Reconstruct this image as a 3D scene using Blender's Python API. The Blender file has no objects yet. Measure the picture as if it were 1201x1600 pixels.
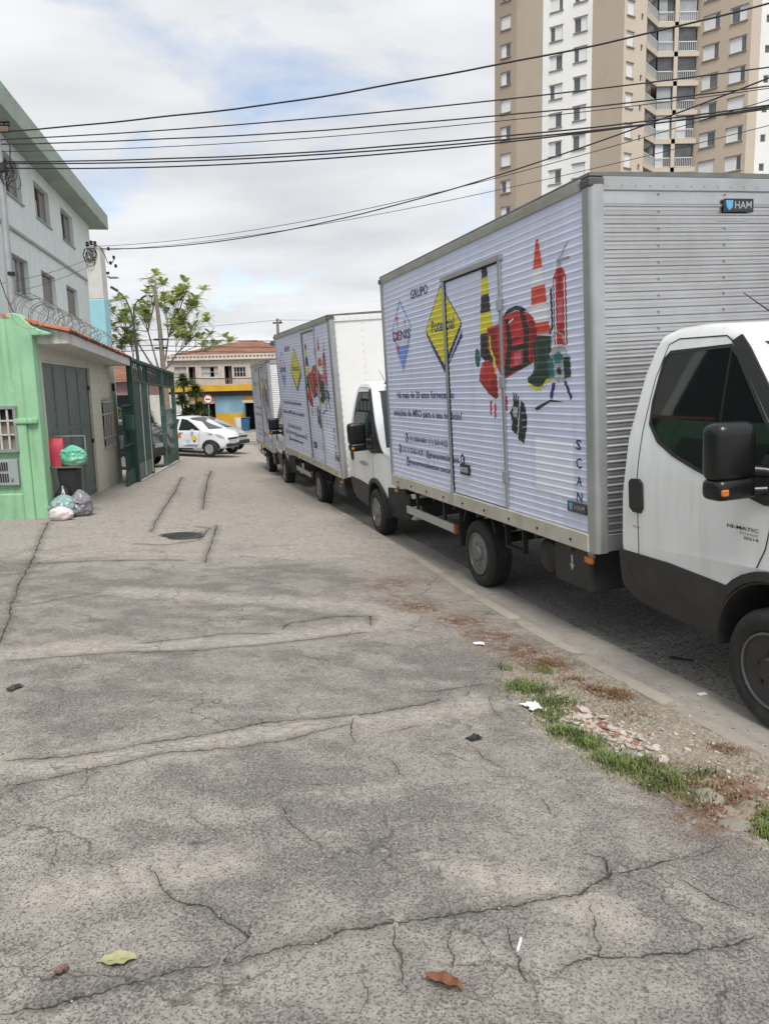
import bpy, bmesh, math, random
import numpy as np
from mathutils import Vector, Matrix, noise as mnoise
from mathutils.geometry import tessellate_polygon
R = math.radians
random.seed(7); RNG = np.random.RandomState(7)
SC = bpy.context.scene
COL = SC.collection

# ------------------------------------------------------------------ camera
cam_d = bpy.data.cameras.new('camera'); cam = bpy.data.objects.new('camera', cam_d); COL.objects.link(cam)
cam_d.sensor_fit = 'VERTICAL'; cam_d.sensor_height = 36.0; cam_d.lens = 27.0
cam_d.clip_start = 0.05; cam_d.clip_end = 3000
cam.matrix_world = Matrix.Translation((0, 0, 1.6)) @ Matrix.Rotation(R(90 - 9.37), 4, 'X') @ Matrix.Rotation(R(-1.4), 4, 'Z')
SC.camera = cam

# ------------------------------------------------------------------ sky
world = bpy.data.worlds.new('World'); SC.world = world; world.use_nodes = True
nt = world.node_tree; nt.nodes.clear()
def N(t, ty, **kw):
    n = t.nodes.new(ty)
    for k, v in kw.items():
        if k.startswith('i_'): n.inputs[k[2:].replace('_', ' ')].default_value = v
        else: setattr(n, k, v)
    return n
SUN_EL, SUN_AZ = 58.0, 168.0          # azimuth clockwise from +Y (north)
sky = N(nt, 'ShaderNodeTexSky', sky_type='NISHITA', sun_disc=False)
sky.sun_elevation = R(SUN_EL); sky.sun_rotation = R(SUN_AZ); sky.air_density = 1.0; sky.dust_density = 1.0
tc = N(nt, 'ShaderNodeTexCoord')
sep = N(nt, 'ShaderNodeSeparateXYZ'); nt.links.new(tc.outputs['Generated'], sep.inputs[0])
zc = N(nt, 'ShaderNodeMath', operation='MAXIMUM'); nt.links.new(sep.outputs['Z'], zc.inputs[0]); zc.inputs[1].default_value = 0.0
za = N(nt, 'ShaderNodeMath', operation='ADD'); nt.links.new(zc.outputs[0], za.inputs[0]); za.inputs[1].default_value = 0.22
dv = N(nt, 'ShaderNodeVectorMath', operation='DIVIDE'); nt.links.new(tc.outputs['Generated'], dv.inputs[0])
cb = N(nt, 'ShaderNodeCombineXYZ')
for i in range(3): nt.links.new(za.outputs[0], cb.inputs[i])
nt.links.new(cb.outputs[0], dv.inputs[1])
mp = N(nt, 'ShaderNodeMapping'); nt.links.new(dv.outputs[0], mp.inputs[0]); mp.inputs['Location'].default_value = (0.35, 0.9, 0); mp.inputs['Scale'].default_value = (1.0, 1.0, 0.4)
n1 = N(nt, 'ShaderNodeTexNoise'); n1.inputs['Scale'].default_value = 1.5; n1.inputs['Detail'].default_value = 7; n1.inputs['Roughness'].default_value = 0.55; n1.inputs['Distortion'].default_value = 0.3
nt.links.new(mp.outputs[0], n1.inputs['Vector'])
cr1 = N(nt, 'ShaderNodeValToRGB'); cr1.color_ramp.elements[0].position = 0.33; cr1.color_ramp.elements[1].position = 0.47
nt.links.new(n1.outputs['Fac'], cr1.inputs[0])
n2 = N(nt, 'ShaderNodeTexNoise'); n2.inputs['Scale'].default_value = 2.3; n2.inputs['Detail'].default_value = 6; n2.inputs['Roughness'].default_value = 0.5
mp2 = N(nt, 'ShaderNodeMapping'); nt.links.new(dv.outputs[0], mp2.inputs[0]); mp2.inputs['Location'].default_value = (3.1, 7.7, 0); mp2.inputs['Scale'].default_value = (.7, 1.2, 0.4)
nt.links.new(mp2.outputs[0], n2.inputs['Vector'])
cr2 = N(nt, 'ShaderNodeValToRGB')
cr2.color_ramp.elements[0].position = 0.30; cr2.color_ramp.elements[0].color = (0.64, 0.66, 0.69, 1)
cr2.color_ramp.elements[1].position = 0.66; cr2.color_ramp.elements[1].color = (0.87, 0.88, 0.90, 1)
nt.links.new(n2.outputs['Fac'], cr2.inputs[0])
bg1 = N(nt, 'ShaderNodeBackground'); bg1.inputs['Strength'].default_value = 0.15; nt.links.new(sky.outputs[0], bg1.inputs[0])
bg2 = N(nt, 'ShaderNodeBackground'); bg2.inputs['Strength'].default_value = 0.80; nt.links.new(cr2.outputs[0], bg2.inputs[0])
mfac = N(nt, 'ShaderNodeMapRange'); mfac.inputs['To Min'].default_value = 0.22; mfac.inputs['To Max'].default_value = 1.0; nt.links.new(cr1.outputs[0], mfac.inputs['Value'])
mx = N(nt, 'ShaderNodeMixShader'); nt.links.new(mfac.outputs[0], mx.inputs[0]); nt.links.new(bg1.outputs[0], mx.inputs[1]); nt.links.new(bg2.outputs[0], mx.inputs[2])
wo = N(nt, 'ShaderNodeOutputWorld'); nt.links.new(mx.outputs[0], wo.inputs[0])

# ------------------------------------------------------------------ sun (veiled by cloud: soft and weak)
sd = bpy.data.lights.new('sun', 'SUN'); sd.energy = 2.5; sd.angle = R(22); sd.color = (1.0, 0.965, 0.91)
sun = bpy.data.objects.new('sun', sd); COL.objects.link(sun)
_d = Vector((math.sin(R(SUN_AZ)) * math.cos(R(SUN_EL)), math.cos(R(SUN_AZ)) * math.cos(R(SUN_EL)), math.sin(R(SUN_EL))))
sun.rotation_euler = _d.to_track_quat('Z', 'Y').to_euler(); sun.location = (6, -6, 30)
vs = SC.view_settings; vs.view_transform = 'Standard'; vs.look = 'None'; vs.gamma = 1; vs.exposure = 0.45; vs.use_curve_mapping = False
SC.cycles.use_adaptive_sampling = True; SC.cycles.adaptive_threshold = .02; SC.cycles.max_bounces = 4; SC.cycles.diffuse_bounces = 2; SC.cycles.glossy_bounces = 2; SC.cycles.transparent_max_bounces = 8

# ------------------------------------------------------------------ object helpers
def tag(o, label=None, cat=None, group=None, kind=None):
    if label: o['label'] = label
    if cat: o['category'] = cat
    if group: o['group'] = group
    if kind: o['kind'] = kind
    return o
def thing(name, label, cat, loc=(0, 0, 0), rz=0.0, group=None, mat4=None):
    o = bpy.data.objects.new(name, None); COL.objects.link(o); o.empty_display_size = 0.2
    if mat4 is not None: o.matrix_world = mat4
    else: o.location = loc; o.rotation_euler = (0, 0, rz)
    return tag(o, label, cat, group)
def link(name, me, m=None, parent=None, loc=None, rot=None, scale=None):
    o = bpy.data.objects.new(name, me); COL.objects.link(o)
    if m is not None and len(me.materials) == 0: me.materials.append(m)
    if parent is not None: o.parent = parent
    if loc is not None: o.location = loc
    if rot is not None: o.rotation_euler = rot
    if scale is not None: o.scale = scale
    return o
def copy_tree(o, parent=None):
    c = o.copy(); COL.objects.link(c)
    if parent is not None: c.parent = parent
    for ch in list(o.children): copy_tree(ch, c)
    return c
class MB:
    """collects simple shapes; build() links them as ONE mesh object"""
    def __init__(s): s.v = []; s.f = []
    def add(s, vs, fs):
        n = len(s.v); s.v += [tuple(v) for v in vs]; s.f += [tuple(n + i for i in f) for f in fs]; return s
    def box(s, c, d, rz=0.0, M=None):
        hx, hy, hz = d[0] / 2, d[1] / 2, d[2] / 2
        P = [Vector((x, y, z)) for z in (-hz, hz) for y in (-hy, hy) for x in (-hx, hx)]
        if M is not None: P = [M @ p for p in P]
        elif rz: P = [Matrix.Rotation(rz, 3, 'Z') @ p for p in P]
        c = Vector(c); P = [p + c for p in P]
        return s.add(P, [(0, 2, 3, 1), (4, 5, 7, 6), (0, 1, 5, 4), (2, 6, 7, 3), (0, 4, 6, 2), (1, 3, 7, 5)])
    def b2(s, a, b): return s.box([(a[i] + b[i]) / 2 for i in range(3)], [abs(b[i] - a[i]) for i in range(3)])
    def tube(s, pts, r, n=6, cap=True):
        pts = [Vector(p) for p in pts]; m = len(pts)
        rr = r if hasattr(r, '__len__') else [r] * m
        T = []
        for i in range(m):
            t = (pts[min(i + 1, m - 1)] - pts[max(i - 1, 0)]); T.append(t.normalized() if t.length > 1e-9 else Vector((0, 0, 1)))
        up = Vector((0, 0, 1)) if abs(T[0].z) < .9 else Vector((1, 0, 0))
        a = T[0].cross(up).normalized(); V = []
        for i in range(m):
            a = (a - T[i] * a.dot(T[i])); a = a.normalized() if a.length > 1e-6 else T[i].orthogonal().normalized()
            b = T[i].cross(a)
            for k in range(n):
                q = 2 * math.pi * k / n; V.append(pts[i] + (a * math.cos(q) + b * math.sin(q)) * rr[i])
        F = [(i * n + k, i * n + (k + 1) % n, (i + 1) * n + (k + 1) % n, (i + 1) * n + k) for i in range(m - 1) for k in range(n)]
        if cap: F += [tuple(range(n - 1, -1, -1)), tuple((m - 1) * n + k for k in range(n))]
        return s.add(V, F)
    def cyl(s, a, b, r0, r1=None, n=12): return s.tube([a, b], [r0, r0 if r1 is None else r1], n)
    def lathe(s, prof, n=24, axis='x', c=(0, 0, 0), closed=False):
        V = []; c = Vector(c)
        for (t, r) in prof:
            for k in range(n):
                q = 2 * math.pi * k / n; u, w = r * math.cos(q), r * math.sin(q)
                V.append(c + Vector({'x': (t, u, w), 'y': (u, t, w), 'z': (u, w, t)}[axis]))
        m = len(prof); F = []
        for i in range(m - 1 + (1 if closed else 0)):
            j = (i + 1) % m
            F += [(i * n + k, i * n + (k + 1) % n, j * n + (k + 1) % n, j * n + k) for k in range(n)]
        if not closed:
            if prof[0][1] > 1e-5: F.append(tuple(range(n)))
            if prof[-1][1] > 1e-5: F.append(tuple((m - 1) * n + k for k in range(n - 1, -1, -1)))
        return s.add(V, F)
    def prism(s, poly, f0, f1):
        """2D polygon mapped by f0/f1 to the two end caps"""
        n = len(poly); V = [f0(*p) for p in poly] + [f1(*p) for p in poly]
        tr = tessellate_polygon([[Vector((p[0], p[1], 0)) for p in poly]])
        F = [tuple(t) for t in tr] + [tuple(n + i for i in reversed(t)) for t in tr]
        F += [(i, (i + 1) % n, n + (i + 1) % n, n + i) for i in range(n)]
        return s.add(V, F)
    def mesh(s, name='m', smooth=None, bevel=0, fixn=True, seg=1):
        me = bpy.data.meshes.new(name); me.from_pydata(s.v, [], s.f); me.update()
        if fixn or bevel:
            bm = bmesh.new(); bm.from_mesh(me)
            if fixn:
                bmesh.ops.remove_doubles(bm, verts=bm.verts, dist=1e-5)
                bmesh.ops.recalc_face_normals(bm, faces=bm.faces)
            if bevel:
                es = [e for e in bm.edges if len(e.link_faces) == 2 and e.calc_face_angle(0) > R(40)]
                bmesh.ops.bevel(bm, geom=es, offset=bevel, segments=seg, profile=.6, affect='EDGES', clamp_overlap=True)
            bm.to_mesh(me); bm.free()
        shade(me, smooth); return me
    def build(s, name, m=None, parent=None, smooth=None, bevel=0, loc=None, rot=None, fixn=True, seg=1):
        return link(name, s.mesh(name, smooth, bevel, fixn, seg), m, parent, loc, rot)
def shade(me, smooth):
    if smooth:
        me.polygons.foreach_set('use_smooth', [True] * len(me.polygons))
        if smooth < 179: me.set_sharp_from_angle(angle=R(smooth))
        me.update()
def part(name, m, parent, *boxes, **kw):
    b = MB()
    for (c, d) in boxes: b.box(c, d)
    return b.build(name, m, parent, **kw)

# ------------------------------------------------------------------ materials
MATS = {}
def mat(name, col, rough=.6, metal=0.0, var=.12, vs=6.0, bump=0.0, bs=60.0, spec=.5, dirt=None, dirt_amt=.35, dirt_s=1.3, coat=0.0, trans=0.0, emit=None, streak=False, det=4):
    if name in MATS: return MATS[name]
    m = bpy.data.materials.new(name); m.use_nodes = True; t = m.node_tree; b = t.nodes['Principled BSDF']
    b.inputs['Roughness'].default_value = rough; b.inputs['Metallic'].default_value = metal
    b.inputs['Specular IOR Level'].default_value = spec; b.inputs['Coat Weight'].default_value = coat
    if trans: b.inputs['Transmission Weight'].default_value = trans
    tc = N(t, 'ShaderNodeTexCoord')
    nz = N(t, 'ShaderNodeTexNoise'); nz.inputs['Scale'].default_value = vs; nz.inputs['Detail'].default_value = det; nz.inputs['Roughness'].default_value = .6
    t.links.new(tc.outputs['Object'], nz.inputs['Vector'])
    cr = N(t, 'ShaderNodeValToRGB'); c = col
    cr.color_ramp.elements[0].position = .28; cr.color_ramp.elements[1].position = .72
    cr.color_ramp.elements[0].color = tuple(x * (1 - var) for x in c) + (1,); cr.color_ramp.elements[1].color = tuple(min(1, x * (1 + var)) for x in c) + (1,)
    t.links.new(nz.outputs['Fac'], cr.inputs[0]); out = cr.outputs[0]
    if dirt is not None:
        n2 = N(t, 'ShaderNodeTexNoise'); n2.inputs['Scale'].default_value = dirt_s; n2.inputs['Detail'].default_value = 8; n2.inputs['Roughness'].default_value = .68
        if streak:
            mpp = N(t, 'ShaderNodeMapping'); mpp.inputs['Scale'].default_value = (6, 6, .5); t.links.new(tc.outputs['Object'], mpp.inputs[0]); t.links.new(mpp.outputs[0], n2.inputs['Vector'])
        else: t.links.new(tc.outputs['Object'], n2.inputs['Vector'])
        c2 = N(t, 'ShaderNodeValToRGB'); c2.color_ramp.elements[0].position = .48; c2.color_ramp.elements[1].position = .72
        c2.color_ramp.elements[1].color = (dirt_amt,) * 3 + (1,); c2.color_ramp.elements[0].color = (0, 0, 0, 1); t.links.new(n2.outputs['Fac'], c2.inputs[0])
        mxn = N(t, 'ShaderNodeMix', data_type='RGBA'); t.links.new(c2.outputs[0], mxn.inputs[0]); t.links.new(out, mxn.inputs[6]); mxn.inputs[7].default_value = tuple(dirt) + (1,); out = mxn.outputs[2]
    t.links.new(out, b.inputs['Base Color'])
    if bump:
        n3 = N(t, 'ShaderNodeTexNoise'); n3.inputs['Scale'].default_value = bs; n3.inputs['Detail'].default_value = 5; t.links.new(tc.outputs['Object'], n3.inputs['Vector'])
        bp = N(t, 'ShaderNodeBump'); bp.inputs['Strength'].default_value = bump; bp.inputs['Distance'].default_value = .01; t.links.new(n3.outputs['Fac'], bp.inputs['Height']); t.links.new(bp.outputs[0], b.inputs['Normal'])
    if emit:
        b.inputs['Emission Color'].default_value = tuple(emit) + (1,); b.inputs['Emission Strength'].default_value = 1
    MATS[name] = m; return m
M_white = mat('white_paint', (.80, .81, .82), .28, var=.03, vs=2, coat=.5, dirt=(.52, .50, .46), dirt_amt=.32, dirt_s=1.8, streak=True)
M_whitebox = mat('white_panel', (.80, .80, .79), .45, var=.03, vs=2, dirt=(.6, .58, .54), dirt_amt=.2)
M_wrap = mat('wrapped_panel', (.70, .74, .93), .36, var=.04, vs=1.2, dirt=(.46, .47, .55), dirt_amt=.35, dirt_s=1.6, streak=True)
M_wrap2 = mat('weathered_wrapped_panel', (.56, .59, .68), .45, var=.07, vs=2.2, dirt=(.30, .26, .25), dirt_amt=.5, dirt_s=1.6)
M_alu = mat('ribbed_aluminium', (.58, .58, .58), .31, metal=1.0, var=.08, vs=3, dirt=(.42, .41, .40), dirt_amt=.4, dirt_s=2.2)
M_alu2 = mat('dull_aluminium', (.50, .51, .52), .42, metal=.85, var=.08, vs=4, dirt=(.33, .32, .30), dirt_amt=.35)
M_cream = mat('cream_rail', (.52, .49, .42), .55, var=.08, vs=5, dirt=(.28, .24, .19), dirt_amt=.55, dirt_s=3)
M_blk = mat('black_plastic', (.022, .022, .024), .5, var=.15, vs=9, bump=.08, bs=300)
M_blk2 = mat('satin_black_cladding', (.028, .028, .029), .55, var=.2, vs=3, dirt=(.08, .075, .07), dirt_amt=.5, dirt_s=2)
M_chas = mat('chassis_black', (.016, .016, .017), .7, var=.3, vs=8, dirt=(.06, .055, .05), dirt_amt=.5)
M_rub = mat('tyre_rubber', (.020, .020, .021), .8, var=.2, vs=20, dirt=(.07, .065, .058), dirt_amt=.5, dirt_s=5)
M_rim = mat('grey_steel_rim', (.23, .23, .24), .42, metal=.7, var=.12, vs=10, dirt=(.10, .09, .08), dirt_amt=.5, dirt_s=8)
M_rimblk = mat('black_steel_rim', (.06, .06, .063), .32, metal=.5, var=.12, vs=10)
M_silver = mat('silver_wheel', (.55, .55, .56), .3, metal=.8, var=.08, vs=10)
M_glass = mat('dark_side_glass', (.008, .011, .011), .03, var=.1, vs=1, spec=.55)
M_screen = mat('windscreen_glass', (.030, .040, .050), .06, var=.3, vs=1.5, spec=.45)
M_orange = mat('orange_lens', (.55, .15, .02), .25, var=.1, vs=20, coat=.4)
M_red = mat('red_lens', (.45, .02, .02), .25, var=.1, vs=20, coat=.4)
M_yel = mat('print_yellow', (.72, .64, .03), .42, var=.05, vs=3)
M_navy = mat('print_navy', (.035, .035, .16), .42, var=.1, vs=3)
M_pblue = mat('print_light_blue', (.22, .34, .78), .42, var=.1, vs=3)
M_pred = mat('print_red', (.50, .030, .035), .42, var=.22, vs=6)
M_pred2 = mat('print_orange_red', (.66, .085, .05), .42, var=.12, vs=6)
M_ppink = mat('print_pink', (.62, .13, .18), .42, var=.12, vs=6)
M_pblk = mat('print_black', (.020, .022, .022), .42, var=.3, vs=8)
M_pgrn = mat('print_dark_green', (.018, .040, .030), .42, var=.3, vs=8)
M_pteal = mat('print_teal', (.03, .14, .15), .42, var=.3, vs=8)
M_mirror = mat('gloss_black_mirror', (.007, .007, .008), .32, var=.1, vs=9)
M_preddk = mat('print_deep_red', (.26, .012, .018), .42, var=.25, vs=9)
M_pgrnl = mat('print_boot_sheen', (.05, .085, .07), .42, var=.3, vs=9)
M_pgrey = mat('print_grey', (.42, .44, .47), .42, var=.35, vs=14)
M_pwhite = mat('print_white', (.80, .81, .85), .42, var=.03, vs=3)
M_conc = mat('light_concrete', (.40, .385, .36), .9, var=.12, vs=5, bump=.3, bs=80, dirt=(.20, .19, .175), dirt_amt=.5, dirt_s=1.5)
M_galv = mat('galvanised_steel', (.40, .42, .43), .5, metal=.6, var=.1, vs=6, dirt=(.3, .3, .29), dirt_amt=.4)
M_cable = mat('black_cable', (.018, .018, .02), .6, var=.1, vs=5)

# ================================================================== ground, pavement, road
KP = np.array([(3.6, -3), (2.95, .3), (2.45, 2), (1.946, 3.69), (1.36, 5.45), (.99, 6.7), (.307, 9.5), (-.424, 12.27), (-1.316, 15.63), (-2.67, 21.4), (-4.3, 28.2), (-6.0, 36.5), (-6.6, 40)])
def _smooth(P, it=3):
    for _ in range(it):
        Q = [P[0]]
        for a, b in zip(P[:-1], P[1:]): Q += [a * .75 + b * .25, a * .25 + b * .75]
        P = np.array(Q + [P[-1]])
    return P
KS = _smooth(KP); 
def xk(Y): return np.interp(Y, KS[:, 1], KS[:, 0])
def gY(Y):
    Y = np.asarray(Y, float); s = np.clip((Y - 30) / 12, 0, 1)
    return -.032 * np.minimum(Y, 30) - .032 * 12 * (s - s * s / 2)          # levels off at the cross street
def vn(x, y, sc, seed=0):
    x = np.asarray(x) * sc + seed * 17.3; y = np.asarray(y) * sc + seed * 9.1
    xi = np.floor(x).astype(np.int64); yi = np.floor(y).astype(np.int64); fx = x - xi; fy = y - yi
    fx = fx * fx * (3 - 2 * fx); fy = fy * fy * (3 - 2 * fy)
    def h(a, b):
        n = (a * 374761393 + b * 668265263 + seed * 1274126177) & 0x7fffffff
        n = ((n ^ (n >> 13)) * 1274126177) & 0x7fffffff; return ((n ^ (n >> 16)) & 0xffff) / 65535.0
    return (h(xi, yi) * (1 - fx) + h(xi + 1, yi) * fx) * (1 - fy) + (h(xi, yi + 1) * (1 - fx) + h(xi + 1, yi + 1) * fx) * fy
def fbm(x, y, sc, o=4, seed=0):
    s = 0; a = .5; t = 0
    for i in range(o): s = s + a * vn(x, y, sc * 2 ** i, seed + i); t += a; a *= .55
    return s / t
CRACKS=[
  [(-1.84,3.39),(-1.57,3.46),(-1.3,3.56),(-0.93,3.76),(-0.65,3.92),(-0.17,4.04),(0.12,4.19),(0.35,4.36)] ,
  [(-1.71,3.13),(-1.41,3.3),(-1.12,3.48),(-0.58,3.66),(-0.17,3.93)] ,
  [(-1.84,5.3),(-1.53,5.44),(-1.24,5.63),(-0.81,5.66)] ,
  [(-2.58,4.89),(-2.35,4.94),(-1.8,5.1),(-1.29,5.21),(-0.78,5.41),(-0.13,5.77)] ,
  [(-1.09,1.86),(-0.93,1.9),(-0.83,1.94),(-0.71,2.01),(-0.57,2.06),(-0.46,2.08),(-0.38,2.13),(-0.28,2.15),(-0.19,2.2),(-0.03,2.25),(0.13,2.3),(0.29,2.33),(0.45,2.4),(0.64,2.43),(0.8,2.55),(0.8,2.65),(0.72,2.71)] ,
  [(0.8,2.55),(0.92,2.59),(1.04,2.66),(1.22,2.73),(1.35,2.8)] ,
  [(0.68,2.43),(0.66,2.29),(0.63,2.14),(0.59,2.08)] ,
  [(0.34,2.35),(0.36,2.23),(0.37,2.13),(0.39,2.05),(0.42,1.94)] ,
  [(0.46,2.05),(0.62,2.12),(0.81,2.14),(0.97,2.16),(1.22,2.25)] ,
  [(1.02,2.56),(1.13,2.41),(1.25,2.3)] ,
  [(-0.91,2.63),(-0.89,2.55),(-0.84,2.47),(-0.76,2.39),(-0.66,2.35),(-0.61,2.29),(-0.55,2.24),(-0.47,2.18),(-0.52,2.08)] ,
  [(-0.43,2.32),(-0.46,2.24),(-0.46,2.18)] ,
  [(-0.5,3.07),(-0.43,2.93),(-0.35,2.79),(-0.26,2.68)] ,
  [(-1.31,2.73),(-1.25,2.58),(-1.2,2.5)] ,
  [(-1.43,3.37),(-1.35,3.18),(-1.35,3.06)] ,
  [(-3.29,10.61),(-3.7,12.51),(-4.47,16.25),(-5.4,20.54)] ,
  [(-3.19,13.34),(-4.17,17.9),(-5.22,23.21)] ,
  [(-4.14,8.42),(-3.19,8.45),(-2.22,8.61)] ,
  [(-2.76,5.25),(-3.56,7.25),(-4.01,8.52),(-5.27,11.87)] ,
  [(-3.2,6.36),(-2.89,6.67),(-2.63,6.92)] ,
  [(-0.82,5.75),(-0.8,5.95),(-0.4,6.25),(-0.12,6.27),(-0.13,5.9)] ,
  [(0.19,4.43),(0.64,4.63)] ,
  [(-0.03,3.81),(0.23,3.94)] ,
  [(0.61,4.4),(0.59,4.16),(0.64,3.98)] ,
  [(0.41,3.67),(0.48,3.49),(0.54,3.39)] ,
  [(0.0,3.54),(0.06,3.27)] ,
  [(0.65,3.17),(0.66,2.93)] ,
  [(-3.28,9.6),(-2.78,9.57),(-2.47,9.98),(-2.57,11.18),(-2.89,11.33)] ,
  [(-0.53,2.08),(-0.49,1.92),(-0.48,1.83)] ,
  [(-0.1,2.06),(-0.09,1.93),(-0.1,1.84)] ,
  [(-0.29,1.96),(-0.24,1.83)] ,
  [(-0.88,1.88),(-0.83,1.82)] ,
  [(-0.21,4.02),(-0.21,3.76),(-0.16,3.64)] ,
  [(-2.55,11.53),(-2.25,9.75),(-2.03,8.44)] ,
  [(0.01,2.27),(0.01,2.09),(0.04,1.94)] ,
  [(0.18,2.28),(0.17,2.12),(0.19,2.01)] ,
]
SLAB_EDGE = np.array([(-.62, 10.6), (-.31, 8.64), (.09, 6.8), (.43, 5.86), (.67, 4.98), (.72, 4.27), (.83, 3.9), (.92, 3.51), (1.13, 3.22), (1.28, 2.95), (1.46, 2.72), (1.62, 2.2), (2.3, 1.6), (2.9, .3)])
def x_edge(Y):
    a = SLAB_EDGE[::-1]; return np.interp(Y, a[:, 1], a[:, 0])
def z_pave0(x, Y):
    d = (xk(Y) - x) * .96
    z = gY(Y) + np.minimum(0, -.18 + .05 * d)
    rp = np.clip((-(x) - (2.9 + (Y - 5.2) * .36)) / 2.2, 0, 1) * np.clip((12.2 - Y) / 2.5, 0, 1) * np.clip((Y - 3) / 2, 0, 1)
    return z + .22 * rp * rp * (3 - 2 * rp)
def soil_mask(x, Y):
    w = x_edge(Y) + (fbm(x, Y, 3.0, 4, 5) - .5) * .35
    m = np.clip((x - w) / .07, 0, 1) * np.clip((9.6 - Y + (fbm(x, Y, 2, 3, 8) - .5) * 3) / 1.5, 0, 1)
    return m * np.clip((5.9 - Y) / 1.1, .38, 1)
def crack_field(x, Y):
    """signed distance to the nearest crack line, plus a mask that ends it"""
    f = np.full_like(x, .5); mk = np.zeros_like(x)
    wx = x + (fbm(x, Y, 4, 3, 21) - .5) * .05 + (fbm(x, Y, 17, 3, 22) - .5) * .035; wy = Y + (fbm(x, Y, 4, 3, 31) - .5) * .05 + (fbm(x, Y, 17, 3, 32) - .5) * .035
    for c in CRACKS:
        c = np.array(c); x0, y0 = c.min(0) - .5; x1, y1 = c.max(0) + .5
        sel = (wx > x0) & (wx < x1) & (wy > y0) & (wy < y1)
        if not sel.any(): continue
        px = wx[sel]; py = wy[sel]; best = np.full(px.shape, 9.0); m = np.zeros(px.shape); n = len(c) - 1; lf = min(1.0, .45 + .4 * float(np.hypot(*(c[1:] - c[:-1]).T).sum()))
        for k, (a, b) in enumerate(zip(c[:-1], c[1:])):
            d = b - a; L = math.sqrt(d @ d); t0 = ((px - a[0]) * d[0] + (py - a[1]) * d[1]) / (L * L); t = np.clip(t0, 0, 1)
            q = np.hypot(px - a[0] - t * d[0], py - a[1] - t * d[1]); sg = np.where((px - a[0]) * d[1] - (py - a[1]) * d[0] > 0, 1.0, -1.0)
            e = np.ones(px.shape)
            if k == 0: e = np.minimum(e, np.clip(t0 * L / .12 + .0, 0, 1))
            if k == n - 1: e = np.minimum(e, np.clip((1 - t0) * L / .12, 0, 1))
            e = e * lf; u = q < np.abs(best); best = np.where(u, q * sg, best); m = np.where(u, e, m)
        cur = f[sel]; u = np.abs(best) < np.abs(cur); f[sel] = np.where(u, best, cur); mk[sel] = np.where(u, m, mk[sel])
    mk *= np.clip(1.6 - np.abs(f) / (.05 + .012 * Y), 0, 1)
    return f, mk
DARK = [(-2.95, 7.62, .9), (-1.21, 6.93, .9), (-1.99, 6.15, .7), (-.92, 5.16, .35), (-1.86, 4.56, .6), (-.55, 7.72, .5), (-3.3, 6.6, .6), (.27, 3.41, .35), (-.28, 2.72, .3), (.36, 2.7, .3), (1.1, 2.44, .35), (-.55, 2.13, .2), (.54, 1.98, .25), (-1.0, 4.5, .5), (.2, 5.0, .5), (-1.2, 3.2, .3), (.05, 2.0, .2), (1.0, 1.9, .4), (-.5, 3.3, .4)]
def dark_mask(x, Y):
    s = np.zeros_like(x)
    for (a, b, r) in DARK: s = np.maximum(s, np.exp(-(((x - a) / (r * 1.35)) ** 2 + ((Y - b) / r) ** 2)))
    n = fbm(x * .8, Y * 1.1, 5.5, 6, 51); n2 = fbm(x, Y, 1.3, 3, 57)
    return np.clip((s * .30 + (n2 - .5) * .8 + (n - .5) * 2.4 + .08) * 1.3, 0, 1)

def grid_mesh(name, X, Y, Z, attrs, flip=False):
    r, c = X.shape; co = np.stack([X, Y, Z], -1).reshape(-1, 3)
    i = np.arange(r * c).reshape(r, c)
    q = np.stack([i[:-1, :-1], i[:-1, 1:], i[1:, 1:], i[1:, :-1]], -1).reshape(-1, 4)
    if flip: q = q[:, ::-1]
    me = bpy.data.meshes.new(name); me.vertices.add(len(co)); me.vertices.foreach_set('co', co.ravel())
    me.loops.add(q.size); me.loops.foreach_set('vertex_index', q.ravel().astype(np.int32))
    me.polygons.add(len(q)); me.polygons.foreach_set('loop_start', np.arange(0, q.size, 4, dtype=np.int32))
    try: me.polygons.foreach_set('loop_total', np.full(len(q), 4, dtype=np.int32))
    except Exception: pass
    me.update(calc_edges=True)
    for k, v in attrs.items():
        a = me.attributes.new(k, 'FLOAT', 'POINT'); a.data.foreach_set('value', v.ravel().astype(np.float32))
    me.polygons.foreach_set('use_smooth', np.ones(len(q), dtype=bool)); me.update()
    return me

def ramp(t, src, stops):
    c = N(t, 'ShaderNodeValToRGB'); e = c.color_ramp.elements
    while len(e) < len(stops): e.new(.5)
    for i, (p, col) in enumerate(stops): e[i].position = p; e[i].color = (tuple(col) if hasattr(col, '__len__') else (col,) * 3) + (1,)
    t.links.new(src, c.inputs[0]); return c.outputs[0]
def nz(t, vec, sc, det=4, ro=.6, dist=0):
    n = N(t, 'ShaderNodeTexNoise'); n.inputs['Scale'].default_value = sc; n.inputs['Detail'].default_value = det; n.inputs['Roughness'].default_value = ro; n.inputs['Distortion'].default_value = dist
    t.links.new(vec, n.inputs['Vector']); return n.outputs['Fac']
def vor(t, vec, sc, feat='F1', out='Distance'):
    n = N(t, 'ShaderNodeTexVoronoi'); n.feature = feat; n.inputs['Scale'].default_value = sc; t.links.new(vec, n.inputs['Vector']); return n.outputs[out]
def mixc(t, fac, a, b):
    m = N(t, 'ShaderNodeMix', data_type='RGBA')
    for s, v in ((0, fac), (6, a), (7, b)):
        if hasattr(v, 'is_linked') or hasattr(v, 'links'): t.links.new(v, m.inputs[s])
        else: m.inputs[s].default_value = v if s == 0 else tuple(v) + (1,)
    return m.outputs[2]
def mth(t, op, a, b):
    m = N(t, 'ShaderNodeMath', operation=op)
    for s, v in ((0, a), (1, b)):
        if hasattr(v, 'links'): t.links.new(v, m.inputs[s])
        else: m.inputs[s].default_value = v
    return m.outputs[0]
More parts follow.
